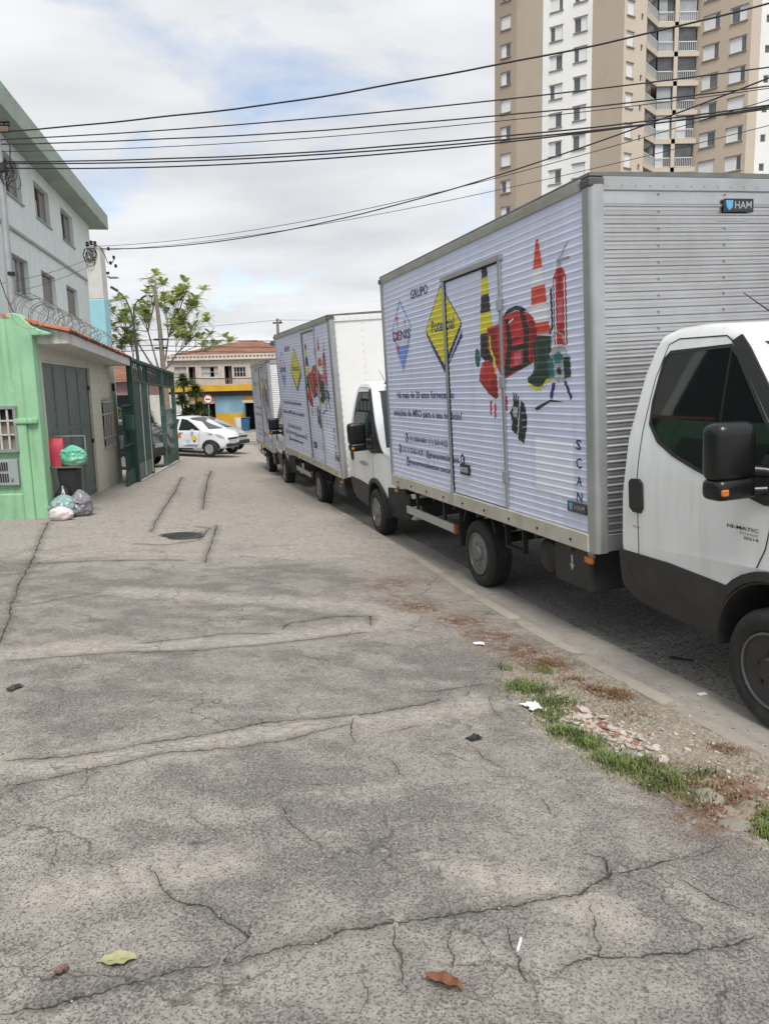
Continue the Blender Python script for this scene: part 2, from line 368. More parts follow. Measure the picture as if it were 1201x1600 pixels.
def attr(t, name):
    a = N(t, 'ShaderNodeAttribute'); a.attribute_name = name; return a.outputs['Fac']

def pavement_material():
    m = bpy.data.materials.new('worn_pavement_concrete'); m.use_nodes = True; t = m.node_tree; b = t.nodes['Principled BSDF']
    tc = N(t, 'ShaderNodeTexCoord'); v = tc.outputs['Object']; dk = attr(t, 'dark'); sm = attr(t, 'smooth')
    big = ramp(t, nz(t, v, 1.3, 6, .65), [(.3, (.345, .315, .285)), (.7, (.45, .414, .376))])
    fine = nz(t, v, 170, 3, .7); mid = nz(t, v, 64, 4, .72); mott = nz(t, v, 17, 5, .68)
    big = mixc(t, mth(t, 'MULTIPLY', sm, .75), big, (.50, .455, .40))
    c1 = mixc(t, ramp(t, mott, [(.36, .55), (.60, 0.0)]), big, (.215, .193, .174))
    c1 = mixc(t, ramp(t, fine, [(.36, .5), (.60, 0.0)]), c1, (.17, .158, .144))
    # exposed aggregate: stones of mixed size standing out where the cement skin has worn away
    agg = ramp(t, vor(t, v, 112, 'F1', 'Color'), [(.0, (.085, .082, .075)), (.35, (.165, .158, .146)), (.75, (.26, .246, .226)), (1, (.43, .41, .385))])
    agf = ramp(t, mth(t, 'ADD', mth(t, 'SUBTRACT', mid, mth(t, 'MULTIPLY', sm, .10)), mth(t, 'MULTIPLY', dk, .19)), [(.49, 0.0), (.59, 1.0)])
    c2 = mixc(t, mth(t, 'MULTIPLY', agf, .62), c1, agg)
    # dark pits of two sizes
    pit = ramp(t, mth(t, 'ADD', mth(t, 'SUBTRACT', nz(t, v, 104, 2, .5), mth(t, 'MULTIPLY', sm, .025)), mth(t, 'MULTIPLY', dk, .05)), [(.59, 0.0), (.64, 1.0)])
    pit2 = ramp(t, nz(t, v, 46, 3, .6), [(.655, 0.0), (.69, 1.0)])
    pt = mth(t, 'MAXIMUM', pit, pit2)
    c2 = mixc(t, mth(t, 'MULTIPLY', pt, .52), c2, (.055, .052, .046))
    c3 = mixc(t, mth(t, 'MULTIPLY', dk, .24), c2, (.122, .114, .105))
    gr = ramp(t, nz(t, v, 2.6, 4, .6), [(.55, 0.0), (.72, 1.0)])
    c4 = mixc(t, mth(t, 'MULTIPLY', mth(t, 'MULTIPLY', gr, dk), .25), c3, (.125, .128, .095))
    chip = ramp(t, vor(t, v, 26, 'F1', 'Distance'), [(.04, 1.0), (.06, 0.0)])
    c4 = mixc(t, mth(t, 'MULTIPLY', chip, .4), c4, (.55, .53, .50))
    soil = attr(t, 'soil')
    sc = ramp(t, nz(t, v, 5, 6, .7), [(.25, (.205, .18, .145)), (.5, (.31, .28, .235)), (.75, (.40, .37, .32))])
    peb = ramp(t, vor(t, v, 75, 'F1', 'Color'), [(0, (.10, .08, .06)), (.6, (.30, .26, .20)), (1, (.52, .48, .42))])
    sc = mixc(t, .55, sc, peb)
    moss = attr(t, 'moss')
    msc = ramp(t, nz(t, v, 24, 4, .7), [(.35, (.075, .043, .024)), (.6, (.19, .075, .04)), (.8, (.15, .115, .045))])
    msf = mth(t, 'MULTIPLY', moss, ramp(t, nz(t, v, 14, 5, .7), [(.42, 0.0), (.53, 1.0)]))
    sc = mixc(t, mth(t, 'MULTIPLY', msf, .9), sc, msc)
    c5 = mixc(t, mth(t, 'MULTIPLY', msf, .8), mixc(t, soil, c4, sc), msc)
    # long cracks: a thin dark line with crumbling edges
    cd = mth(t, 'ABSOLUTE', mth(t, 'ADD', attr(t, 'cdist'), mth(t, 'MULTIPLY', mth(t, 'SUBTRACT', nz(t, v, 60, 3, .6), .5), .010)), 0.0); cw = attr(t, 'cwid'); cm = attr(t, 'cmask')
    ck = mth(t, 'MULTIPLY', ramp(t, mth(t, 'DIVIDE', cd, mth(t, 'MULTIPLY', cw, 2.0)), [(.30, 1.0), (.5, 0.0)]), ramp(t, mth(t, 'SUBTRACT', cm, mth(t, 'MULTIPLY', ramp(t, nz(t, v, 9, 3, .6), [(.50, 0.0), (.66, 1.0)]), .55)), [(.10, 0.0), (.32, 1.0)]))
    halo = mth(t, 'MULTIPLY', mth(t, 'MULTIPLY', ramp(t, mth(t, 'DIVIDE', cd, mth(t, 'ADD', mth(t, 'MULTIPLY', cw, 10.0), .022)), [(.05, 1.0), (1.0, 0.0)]), cm), ramp(t, mott, [(.36, 0.05), (.56, 1.0)]))
    c5 = mixc(t, mth(t, 'MULTIPLY', halo, .70), c5, (.085, .083, .070))
    wv = N(t, 'ShaderNodeVectorMath', operation='ADD'); t.links.new(v, wv.inputs[0]); wn = N(t, 'ShaderNodeTexNoise'); wn.inputs['Scale'].default_value = 3.5; wn.inputs['Detail'].default_value = 6; t.links.new(v, wn.inputs['Vector']); ws_ = N(t, 'ShaderNodeVectorMath', operation='SCALE'); ws_.inputs['Scale'].default_value = .45; t.links.new(wn.outputs['Color'], ws_.inputs[0]); t.links.new(ws_.outputs[0], wv.inputs[1])
    ve = N(t, 'ShaderNodeTexVoronoi'); ve.feature = 'DISTANCE_TO_EDGE'; ve.inputs['Scale'].default_value = 1.7; t.links.new(wv.outputs[0], ve.inputs['Vector'])
    hair = mth(t, 'MULTIPLY', ramp(t, ve.outputs['Distance'], [(.003, 1.0), (.013, 0.0)]), ramp(t, nz(t, v, 1.3, 3, .5), [(.46, 0.0), (.56, 1.0)]))
    c5 = mixc(t, mth(t, 'MULTIPLY', hair, .7), c5, (.075, .07, .06))
    c6 = mixc(t, mth(t, 'MULTIPLY', ck, .75), c5, (.032, .029, .025))
    t.links.new(c6, b.inputs['Base Color']); b.inputs['Roughness'].default_value = .93; b.inputs['Specular IOR Level'].default_value = .25
    h = mth(t, 'SUBTRACT', mth(t, 'ADD', mth(t, 'MULTIPLY', mid, .8), mth(t, 'MULTIPLY', fine, .35)), mth(t, 'ADD', mth(t, 'MULTIPLY', pt, .5), mth(t, 'MULTIPLY', ck, 1.5)))
    bp = N(t, 'ShaderNodeBump'); bp.inputs['Strength'].default_value = .9; bp.inputs['Distance'].default_value = .009; t.links.new(h, bp.inputs['Height']); t.links.new(bp.outputs[0], b.inputs['Normal'])
    return m
M_pave = pavement_material()

# pavement: rows get coarser with distance, every row ends on the kerb
rows = [.35]
while rows[-1] < 40.0: rows.append(rows[-1] + max(.0085, rows[-1] * .0062))
rows[-1] = 40.0
YY = np.array(rows)[:, None]; tt = np.linspace(0, 1, 470)[None, :]
XL = -np.minimum(.8 * YY + 1.6, 20.0); XR = xk(YY)
PX = XL + (XR - XL) * (1 - (1 - tt) ** 1.12); PY = np.repeat(YY, 470, 1)
cdv, cmv = crack_field(PX, PY); cwv = (.0023 + .00072 * PY) * (.35 + 1.1 * vn(PX, PY, 3, 41)) * (.35 + .65 * cmv); ck = np.clip(1.2 - np.abs(cdv) / (cwv * 2), 0, 1) * cmv; so = soil_mask(PX, PY); dk = dark_mask(PX, PY)
far = np.clip(1 - PY / 14, 0, 1)
PZ = z_pave0(PX, PY) + (fbm(PX, PY, 1.1, 3, 61) - .5) * .030 + (fbm(PX, PY, 14, 3, 71) - .5) * .008 * far - ck * .010 * np.clip(1.3 - PY / 4.5, 0, 1) + so * ((fbm(PX, PY, 6, 4, 81) - .5) * .05 - .012)
ms = np.zeros_like(PX); smv = np.zeros_like(PX)
for L_ in ([(-2.6, 3.25), (-1.5, 3.38), (-.6, 3.78), (.15, 4.05), (.5, 4.3)], [(-3.2, 5.0), (-1.9, 5.2), (-.8, 5.5), (.0, 6.05)], [(-4.2, 8.9), (-2.2, 9.0), (-.5, 9.1)], [(-1.2, 2.4), (-.6, 2.6)], [(.3, 2.55), (.75, 2.3)], [(-2.4, 7.0), (-.2, 6.6), (.1, 6.2)]):
    for a, b in zip(L_[:-1], L_[1:]):
        a, b = np.array(a), np.array(b); d = b - a; t_ = np.clip(((PX - a[0]) * d[0] + (PY - a[1]) * d[1]) / (d @ d), 0, 1); q_ = np.hypot(PX - a[0] - t_ * d[0], PY - a[1] - t_ * d[1]); smv = np.maximum(smv, np.clip(1.3 - q_ / (.07 + .022 * PY) + (fbm(PX, PY, 5, 4, 15) - .5) * 1.2, 0, 1))
smv = np.maximum(smv, np.clip((PY - 8.2) / 1.5 + (fbm(PX, PY, 1.5, 4, 16) - .5) * 1.5, 0, .9)); dk = dk * (1 - .85 * smv)
for (a, b, r) in [(.2, 6.7, .35), (.6, 6.15, .3), (.8, 5.75, .28), (.95, 5.4, .28), (1.12, 5.1, .22), (1.4, 4.5, .15), (1.35, 3.3, .25), (1.55, 3.05, .35), (1.3, 2.95, .2), (1.75, 2.7, .3), (.0, 7.6, .3)]:
    ms = np.maximum(ms, .85 * np.exp(-((PX - a) / (r * .85)) ** 2 - ((PY - b) / (r * .85)) ** 2))
pv = link('pavement', grid_mesh('pavement', PX, PY, PZ, dict(cdist=cdv, cwid=cwv, cmask=cmv, soil=so, dark=dk, moss=ms, smooth=smv)), M_pave); tag(pv, kind='structure')
def zp(x, y): return float(z_pave0(np.array(x), np.array(y)) + (fbm(np.array([x]), np.array([y]), 1.1, 3, 61)[0] - .5) * .030)

# road: coarse worn asphalt, rising from the gutter to its crown
def road_material():
    m = bpy.data.materials.new('worn_asphalt'); m.use_nodes = True; t = m.node_tree; b = t.nodes['Principled BSDF']
    tc = N(t, 'ShaderNodeTexCoord'); v = tc.outputs['Object']
    base = ramp(t, nz(t, v, 1.1, 5, .6), [(.3, (.19, .18, .17)), (.7, (.27, .26, .245))])
    st = ramp(t, vor(t, v, 42, 'F1', 'Color'), [(0, (.07, .068, .064)), (.6, (.22, .21, .20)), (1, (.36, .35, .33))])
    c = mixc(t, .5, base, st)
    pit = ramp(t, nz(t, v, 48, 3, .6), [(.56, 0.0), (.62, 1.0)])
    c = mixc(t, mth(t, 'MULTIPLY', pit, .85), c, (.022, .021, .020))
    dust = attr(t, 'dust'); c = mixc(t, mth(t, 'MULTIPLY', dust, .6), c, (.31, .29, .26))
    t.links.new(c, b.inputs['Base Color']); b.inputs['Roughness'].default_value = .92; b.inputs['Specular IOR Level'].default_value = .25
    h = mth(t, 'SUBTRACT', vor(t, v, 42), mth(t, 'MULTIPLY', pit, 1.2))
    bp = N(t, 'ShaderNodeBump'); bp.inputs['Strength'].default_value = .8; bp.inputs['Distance'].default_value = .010; t.links.new(h, bp.inputs['Height']); t.links.new(bp.outputs[0], b.inputs['Normal'])
    return m
M_road = road_material()
ry = np.concatenate([np.linspace(-6, 14, 260), np.linspace(14.2, 42, 140), np.linspace(43, 75, 40)])[:, None]
rd = np.concatenate([np.linspace(0.0, 1.6, 40), np.linspace(1.75, 9.5, 32)])[None, :]
def z_road(x, Y):
    d = (xk(Y) - x) * -.96
    return gY(Y) - .25 + .04 * np.minimum(d, 3.6) - .03 * np.maximum(d - 3.6, 0)
RX = xk(np.minimum(ry, 40)) - np.clip(ry - 40, 0, 60) * .25 + rd; RY = np.repeat(ry, rd.shape[1], 1)
RZ = z_road(RX, RY) + (fbm(RX, RY, .8, 3, 91) - .5) * .02 * np.clip((rd - .40) / .5, 0, 1) - .02 * np.clip((.36 - rd) / .1, 0, 1)
bl = np.clip((RY - 36) / 5, 0, 1); RZ = RZ * (1 - bl) + (gY(RY) - .135 - .06 * np.clip((RY - 43) / 2, 0, 1)) * bl
ds = np.clip(1 - (rd + 0 * ry) / .55 + (fbm(RX, RY, 2.2, 4, 95) - .5) * 1.2, 0, 1)
o = link('road', grid_mesh('road', RX, RY, RZ, dict(dust=ds)), M_road); tag(o, kind='structure')
def zr(x, y): return float(z_road(np.array(x), np.array(y)))

# gutter with its row of kerb stones
gut = MB(); ys = np.linspace(-1, 40, 165); off = [(-.16, -.262), (-.03, -.225), (0.0, -.196), (.05, -.20), (.085, -.246), (.26, -.243), (.395, -.2335), (.44, -.238)]
V = [(float(xk(y) + d), float(y), float(gY(y)) + z + .004) for y in ys for (d, z) in off]; k = len(off)
gut.add(V, [(i * k + j, i * k + j + 1, (i + 1) * k + j + 1, (i + 1) * k + j) for i in range(len(ys) - 1) for j in range(k - 1)])
M_gut = mat('dusty_gutter_concrete', (.31, .29, .26), .92, var=.14, vs=7, bump=.35, bs=70, dirt=(.22, .195, .16), dirt_amt=.6, dirt_s=2.2)
kerb = gut.build('kerb', M_gut, smooth=60); tag(kerb, kind='structure')
ks = MB(); ks.box((0, 0, 0), (.13, .955, .20)); KSM = ks.mesh('kerb_stone', bevel=.04, smooth=50, seg=2); KSM.materials.append(mat('kerb_stone_concrete', (.30, .27, .23), .92, var=.18, vs=4, bump=.4, bs=60, dirt=(.17, .155, .13), dirt_amt=.6, dirt_s=3))
y = -.5; i = 0
while y < 39.5:
    x0 = float(xk(y)); x1 = float(xk(y + 1)); a = math.atan2(x0 - x1, 1.0)
    sl = math.atan2(float(gY(y + 1) - gY(y)), 1.0)
    s = link('kerb_stone', KSM, None, kerb, ((x0 + x1) / 2 - .035 + random.uniform(-.008, .008), y + .5, float(gY(y + .5)) - .262 + random.uniform(-.016, .006)), (sl + random.uniform(-.006, .006), random.uniform(-.03, .03), a + random.uniform(-.008, .008)))
    y += 1.0 * math.cos(a); i += 1

# the wide ground under everything, reaching the horizon
gx = np.concatenate([np.linspace(-900, -60, 15), np.linspace(-50, 50, 41), np.linspace(60, 900, 15)])[None, :]; gy = np.concatenate([np.linspace(-60, -2, 6), np.linspace(0, 60, 61), np.linspace(70, 1500, 24)])[:, None]
GX = np.repeat(gx, gy.shape[0], 0); GYY = np.repeat(gy, gx.shape[1], 1)
GZ = gY(GYY) - .14 - .36 * np.clip((41 - GYY) / 1.0, 0, 1)
o = link('ground', grid_mesh('ground', GX, GYY, GZ, {}), mat('street_asphalt', (.20, .19, .178), .93, var=.16, vs=1.2, bump=.3, bs=30, dirt=(.30, .28, .25), dirt_amt=.5, dirt_s=.5)); tag(o, kind='structure')

# ================================================================== the three delivery trucks
# local frame: x across (kerb side negative), y rearwards from the front of the load box, z up from the road
BB = .68; HW = 1.10; PITCH = .058; RIB = .0052
def corr(z):                                # ribbed sheet: how far the rib stands out at height z
    p = ((z - BB - .14) % PITCH)
    if p < .008: return RIB * p / .008
    if p < .015: return RIB
    if p < .026: return RIB * (1 - (p - .015) / .011)
    return 0.0
CB = [BB + .14 + k * PITCH + d for k in range(-1, 44) for d in (0, .008, .015, .026)]
UBR = []
def ucut(bm):
    us = [v.co.y for v in bm.verts]
    for b in UBR:
        if min(us) + .004 < b < max(us) - .004: bmesh.ops.bisect_plane(bm, geom=bm.verts[:] + bm.edges[:] + bm.faces[:], dist=1e-6, plane_co=(0, b, 0), plane_no=(0, 1, 0))
def conform(bm, fx, breaks, off, thick):
    ucut(bm); zs = [v.co.z for v in bm.verts]; z0, z1 = min(zs), max(zs)
    for b in breaks:
        if z0 + 1e-4 < b < z1 - 1e-4:
            bmesh.ops.bisect_plane(bm, geom=bm.verts[:] + bm.edges[:] + bm.faces[:], dist=1e-6, plane_co=(0, 0, b), plane_no=(0, 0, 1))
    for v in bm.verts: v.co.x = fx(v.co.y, v.co.z) - off
    if thick:
        r = bmesh.ops.extrude_face_region(bm, geom=bm.faces[:])
        for g in r['geom']:
            if isinstance(g, bmesh.types.BMVert): g.co.x += thick
    bmesh.ops.recalc_face_normals(bm, faces=bm.faces)
def plate(poly, fx, off=.002, thick=0.0, breaks=(), holes=(), smooth=None):
    loops = [[Vector((0, p[0], p[1])) for p in poly]] + [[Vector((0, p[0], p[1])) for p in h] for h in holes]
    pts = [p for l in loops for p in l]
    tr = tessellate_polygon([[Vector((p.y, p.z, 0)) for p in l] for l in loops])
    bm = bmesh.new(); vs = [bm.verts.new(p) for p in pts]
    for t in tr:
        try: bm.faces.new([vs[i] for i in t])
        except ValueError: pass
    conform(bm, fx, breaks, off, thick)
    me = bpy.data.meshes.new('plate'); bm.to_mesh(me); bm.free(); shade(me, smooth); return me
fx_side = lambda u, z: -HW - corr(z)
fx_flat = lambda u, z: -HW - .0085
def pl(name, poly, m, parent, off=.0022, fx=fx_side, br=CB, thick=0.0, holes=(), smooth=None, **kw):
    return link(name, plate(poly, fx, off, thick, br, holes, smooth), m, parent, **kw)
def ell(cu, cz, ru, rz, n=20): return [(cu + ru * math.cos(2 * math.pi * i / n), cz + rz * math.sin(2 * math.pi * i / n)) for i in range(n)]
def text_mesh(s, u0, u1, z, h, fx=fx_side, br=CB, off=.0024, z1=None):
    """lettering read along -y, from u0 to u1, cap height h, conformed to the ribbed sheet"""
    cu = bpy.data.curves.new('t', 'FONT'); cu.body = s; cu.resolution_u = 2; cu.offset = .016; ob = bpy.data.objects.new('t', cu); COL.objects.link(ob)
    dg = bpy.context.evaluated_depsgraph_get(); me = bpy.data.meshes.new_from_object(ob.evaluated_get(dg))
    bpy.data.objects.remove(ob); bpy.data.curves.remove(cu)
    co = np.array([v.co[:] for v in me.vertices]); w0, w1 = co[:, 0].min(), co[:, 0].max()
    bm = bmesh.new(); bm.from_mesh(me); z1 = z if z1 is None else z1
    for v in bm.verts:
        t = (v.co.x - w0) / (w1 - w0); v.co = Vector((0, u0 + (u1 - u0) * t, z + (z1 - z) * t + v.co.y * h / .70))
    conform(bm, fx, br, off, 0); bm.to_mesh(me); bm.free(); me.materials.clear(); return me
def text_width(s):
    cu = bpy.data.curves.new('t', 'FONT'); cu.body = s; ob = bpy.data.objects.new('t', cu); COL.objects.link(ob); bpy.context.view_layer.update(); w = ob.dimensions.x
    bpy.data.objects.remove(ob); bpy.data.curves.remove(cu); return max(w, 1e-3)
def lettering(name, s, u0, u1, v, h, m, parent, **kw): return link(name, text_mesh(s, u0, u1, v + BB, h, **kw), m, parent)

def V2(l): return [(u, v + BB) for (u, v) in l]
def prints_meshes():
    """all vinyl prints of the box side as (name, mesh, material)"""
    out = []
    def P(n, poly, m, off=.0022, holes=()): out.append((n, plate(V2(poly), fx_side, off, 0, CB, [V2(h) for h in holes]), m))
    def T(s, u0, u1, v, h, m, off=.0030):
        ws = s.split(' '); W_ = text_width(s)
        for i, w in enumerate(ws):                      # one part per word
            e = text_width(' '.join(ws[:i + 1])) / W_; b = e - text_width(w) / W_
            out.append(('printed_word', text_mesh(w, u0 + (u1 - u0) * b, u0 + (u1 - u0) * e, v + BB, h, off=off), m))
    # left logo: pale blue kite outline, blue foot, crossed names
    P('printed_kite_outline', [(4.17, 2.33), (4.53, 1.98), (4.16, 1.46), (3.79, 1.98)], M_pblue, .0020, holes=[[(4.17, 2.29), (4.50, 1.98), (4.16, 1.56), (3.82, 1.98)]])
    P('printed_kite_foot', [(4.42, 1.78), (3.90, 1.78), (4.16, 1.46)], M_pblue, .0024)
    T('DENIS', 4.50, 3.85, 1.85, .115, M_navy); 
    for s, v in (('T', 2.02), ('E', 1.85), ('R', 1.69)): T(s, 4.36, 4.25, v, .11, M_pred2, .0040)
    T('Y', 4.06, 3.98, 1.99, .09, M_pred2)
    T('GRUPO', 3.77, 3.20, 2.28, .10, M_navy)
    P('printed_kite_shadow', [(3.33, 1.83), (2.82, 1.415), (2.315, 1.82), (2.315, 1.72 + .03), (2.80, 1.43)], M_navy, .0018)
    P('printed_kite_shadow', [(3.33, 1.86), (2.315, 1.86), (2.83, 1.42)], M_navy, .0019)
    P('printed_kite_border', [(2.83, 2.325), (3.335, 1.89), (2.83, 1.485), (2.31, 1.89)], M_navy, .0024)
    P('printed_kite', [(2.83, 2.305), (3.315, 1.89), (2.83, 1.50), (2.33, 1.89)], M_yel, .0030)
    T('Potencial', 3.14, 2.50, 1.85, .125, M_navy, .0040)
    T('Há mais de 20 anos fornecendo', 4.47, 2.60, 1.145, .082, M_navy)
    T('soluções de MRO para o seu negócio!', 4.65, 2.42, .925, .082, M_navy)
    T('(11) 2636-3603 / (11) 2631-0122', 4.08, 2.84, .625, .066, M_navy)
    T('(11) 9 5768-1429 / @grupopotencialdenis', 4.39, 2.54, .472, .066, M_navy)
    T('grupopotencialdenister.com.br', 4.13, 2.79, .335, .066, M_navy)
    for (u, v) in ((4.19, .655), (4.475, .505), (4.20, .36), (2.444, .515)):
        P('printed_contact_icon', ell(u, v, .055, .062, 16), M_navy, .0022); P('printed_contact_glyph', [(u + .03, v + .028), (u - .012, v + .03), (u + .006, v), (u - .03, v - .02), (u - .01, v - .036), (u + .022, v - .008)], M_pwhite, .0034)
    # yellow and black bollard
    P('printed_bollard', [(1.80, 2.33), (1.69, 2.33), (1.68, 2.24), (1.81, 2.24)], M_pblk)
    P('printed_bollard', [(1.82, 2.235), (1.685, 2.235), (1.67, 2.09), (1.835, 2.09)], M_yel)
    P('printed_bollard', [(1.835, 2.09), (1.67, 2.09), (1.645, 1.93), (1.865, 1.93)], M_pblk)
    P('printed_bollard', [(1.865, 1.93), (1.645, 1.93), (1.62, 1.745), (1.885, 1.745)], M_yel)
    P('printed_bollard', [(1.885, 1.745), (1.62, 1.745), (1.60, 1.50), (1.70, 1.44), (1.90, 1.54)], M_pblk)
    P('printed_ear_muff', ell(1.97, 1.53, .06, .09, 14), M_pteal, .0028)
    # red rescue bag with dark straps
    P('printed_bag', [(1.73, 1.79), (1.51, 1.80), (1.385, 1.86), (1.15, 1.88), (.94, 1.85), (.84, 1.79), (.79, 1.71), (.795, 1.61), (.85, 1.60), (.865, 1.44), (1.45, 1.31), (1.545, 1.42), (1.73, 1.60)], M_pred, .0024)
    P('printed_bag_top', [(1.44, 1.83), (1.30, 1.91), (1.14, 1.925), (1.02, 1.90), (.95, 1.86), (1.15, 1.89), (1.32, 1.87)], M_pblk, .0030)
    P('printed_bag_strap', [(1.36, 1.83), (1.29, 1.83), (1.24, 1.62), (1.30, 1.41), (1.42, 1.35), (1.33, 1.60)], M_pblk, .0030)
    P('printed_bag_strap', [(1.09, 1.88), (1.01, 1.87), (.93, 1.72), (.95, 1.42), (1.06, 1.42), (1.02, 1.70)], M_pblk, .0030)
    P('printed_bag_strap', [(1.30, 1.585), (.96, 1.61), (.96, 1.565), (1.30, 1.54)], M_pblk, .0031)
    P('printed_bag_strap', [(1.36, 1.40), (.90, 1.455), (.90, 1.43), (1.44, 1.335)], M_pblk, .0031)
    P('printed_bag_pocket', [(1.21, 1.53), (1.08, 1.545), (1.08, 1.45), (1.21, 1.425)], M_ppink, .0033)
    P('printed_bag_cord', [(1.70, 1.71), (1.665, 1.72), (1.66, 1.60), (1.58, 1.50), (1.57, 1.37), (1.60, 1.37), (1.615, 1.49), (1.69, 1.58)], M_yel, .0036)
    P('printed_helmet_gleam', [(1.90, 1.40), (1.86, 1.455), (1.82, 1.46), (1.87, 1.38)], M_ppink, .0038); P('printed_bag_mark', [(1.30, 1.80), (1.20, 1.83), (1.20, 1.815), (1.28, 1.79)], M_pwhite, .0036); P('printed_extinguisher_label', [(.465, 1.90), (.385, 1.90), (.385, 1.72), (.465, 1.72)], M_ppink, .0034)
    P('printed_helmet', [(1.92, 1.41), (1.86, 1.48), (1.74, 1.50), (1.64, 1.46), (1.56, 1.33), (1.55, 1.16), (1.60, 1.14), (1.74, 1.19), (1.95, 1.32)], M_pred, .0030)
    # traffic cone
    for (a, b, c, d, m) in ((2.39, 2.17, .02, .075, M_pred2), (2.17, 2.035, .075, .11, M_pwhite), (2.035, 1.895, .11, .125, M_pred2), (1.895, 1.75, .125, .15, M_pwhite), (1.75, 1.66, .15, .18, M_pred2)):
        P('printed_traffic_cone', [(.757 + c, a), (.757 - c, a), (.757 - d, b), (.757 + d, b)], m, .0021)
    # fire extinguisher
    P('printed_extinguisher', [(.52, 2.06), (.47, 2.12), (.385, 2.12), (.335, 2.06), (.335, 1.55), (.52, 1.55)], M_pred, .0026)
    P('printed_extinguisher_gleam', [(.505, 2.05), (.487, 2.05), (.487, 1.56), (.505, 1.56)], M_pwhite, .0032)
    P('printed_extinguisher_gleam', [(.365, 2.05), (.350, 2.05), (.350, 1.56), (.365, 1.56)], M_pwhite, .0032)
    P('printed_extinguisher_valve', [(.46, 2.12), (.40, 2.12), (.40, 2.19), (.46, 2.19)], M_pgrey, .0026)
    P('printed_extinguisher_lever', [(.45, 2.18), (.42, 2.18), (.35, 2.27), (.27, 2.30), (.34, 2.25)], M_pgrey, .0028)
    P('printed_extinguisher_lever', [(.45, 2.17), (.28, 2.165), (.27, 2.185), (.43, 2.195)], M_pgrey, .0028)
    P('printed_hose', [(.575, 1.98), (.545, 2.0), (.535, 1.70), (.585, 1.64), (.60, 1.66), (.56, 1.71)], M_pblk, .0028)
    # rubber boot
    P('printed_boot_sole', [(.98, 1.27), (.88, 1.225), (.80, 1.21), (.73, 1.235), (.68, 1.27), (.58, 1.285), (.58, 1.31), (.70, 1.30), (.98, 1.29)], M_yel, .0026)
    P('printed_boot', [(.875, 1.60), (.78, 1.65), (.57, 1.63), (.585, 1.31), (.67, 1.30), (.72, 1.255), (.80, 1.24), (.90, 1.26), (.98, 1.285), (.97, 1.32), (.87, 1.36), (.855, 1.44)], M_pgrn, .0032)
    # respirator mask and its straps
    P('printed_mask', [(.60, 1.50), (.52, 1.56), (.40, 1.56), (.34, 1.50), (.37, 1.29), (.48, 1.27), (.57, 1.32)], M_pgrey, .0036)
    P('printed_mask_filter', [(.63, 1.46), (.55, 1.46), (.53, 1.31), (.61, 1.31)], M_pteal, .0042)
    P('printed_mask_filter', [(.40, 1.46), (.30, 1.46), (.29, 1.31), (.38, 1.30)], M_pgrn, .0042)
    P('printed_mask_strap', [(.59, 1.56), (.55, 1.63), (.47, 1.665), (.39, 1.63), (.36, 1.56), (.375, 1.56), (.405, 1.62), (.47, 1.645), (.54, 1.62), (.575, 1.56)], M_pgrey, .0040)
    P('printed_strap', [(.57, 1.27), (.52, 1.27), (.58, 1.14), (.62, 1.16)], M_navy, .0026)
    P('printed_strap', [(.40, 1.28), (.36, 1.28), (.28, 1.16), (.30, 1.13)], M_navy, .0026)
    P('printed_strap', [(.88, 1.06), (.82, 1.05), (.62, 1.12), (.40, 1.12), (.60, 1.14), (.80, 1.09)], M_pblk, .0027)
    # work gloves
    P('printed_glove', [(1.33, 1.02), (1.26, 1.09), (1.25, 1.20), (1.235, 1.20), (1.225, 1.11), (1.205, 1.20), (1.19, 1.19), (1.19, 1.10), (1.165, 1.17), (1.15, 1.165), (1.15, 1.05), (1.18, .95), (1.20, .83), (1.31, .87), (1.29, .95)], M_pblk, .0026)
    P('printed_glove_palm', [(1.27, 1.08), (1.17, 1.07), (1.19, .98), (1.27, .99)], M_pgrey, .0030)
    P('printed_glove', [(1.115, 1.13), (1.05, 1.10), (1.01, .98), (1.03, .88), (1.08, .76), (1.19, .80), (1.16, .92), (1.14, 1.03)], M_pblk, .0026)
    for (u, v) in ((1.71, 1.02), (1.62, .99), (1.385, 1.06)): P('printed_glove_finger', [(u + .02, v + .10), (u - .02, v + .11), (u - .005, v - .02), (u + .025, v - .03)], M_pred, .0028)
    P('printed_extinguisher_shade', [(.35, 2.05), (.336, 2.05), (.336, 1.555), (.35, 1.555)], M_preddk, .0034); P('printed_extinguisher_shade', [(.52, 2.05), (.506, 2.05), (.506, 1.555), (.52, 1.555)], M_preddk, .0034); P('printed_extinguisher_shade', [(.45, 2.10), (.40, 2.10), (.405, 1.95), (.445, 1.95)], M_preddk, .0033)
    P('printed_bag_shade', [(.93, 1.80), (.86, 1.78), (.81, 1.70), (.80, 1.63), (.88, 1.61), (.88, 1.46), (.92, 1.45)], M_preddk, .0027); P('printed_bag_shade', [(1.72, 1.77), (1.55, 1.78), (1.52, 1.46), (1.56, 1.45), (1.71, 1.61)], M_preddk, .0027); P('printed_bag_shade', [(1.28, 1.66), (1.05, 1.68), (1.05, 1.65), (1.28, 1.63)], M_preddk, .0028)
    P('printed_helmet_shade', [(1.70, 1.30), (1.58, 1.34), (1.565, 1.18), (1.62, 1.16), (1.72, 1.20)], M_preddk, .0036); P('printed_helmet_brim', [(1.94, 1.33), (1.60, 1.155), (1.60, 1.14), (1.74, 1.185), (1.95, 1.315)], M_preddk, .0038)
    P('printed_boot_sheen', [(.83, 1.58), (.80, 1.60), (.79, 1.42), (.86, 1.34), (.88, 1.36), (.82, 1.44)], M_pgrnl, .0038); P('printed_boot_sheen', [(.65, 1.60), (.63, 1.60), (.635, 1.38), (.655, 1.38)], M_pgrnl, .0038)
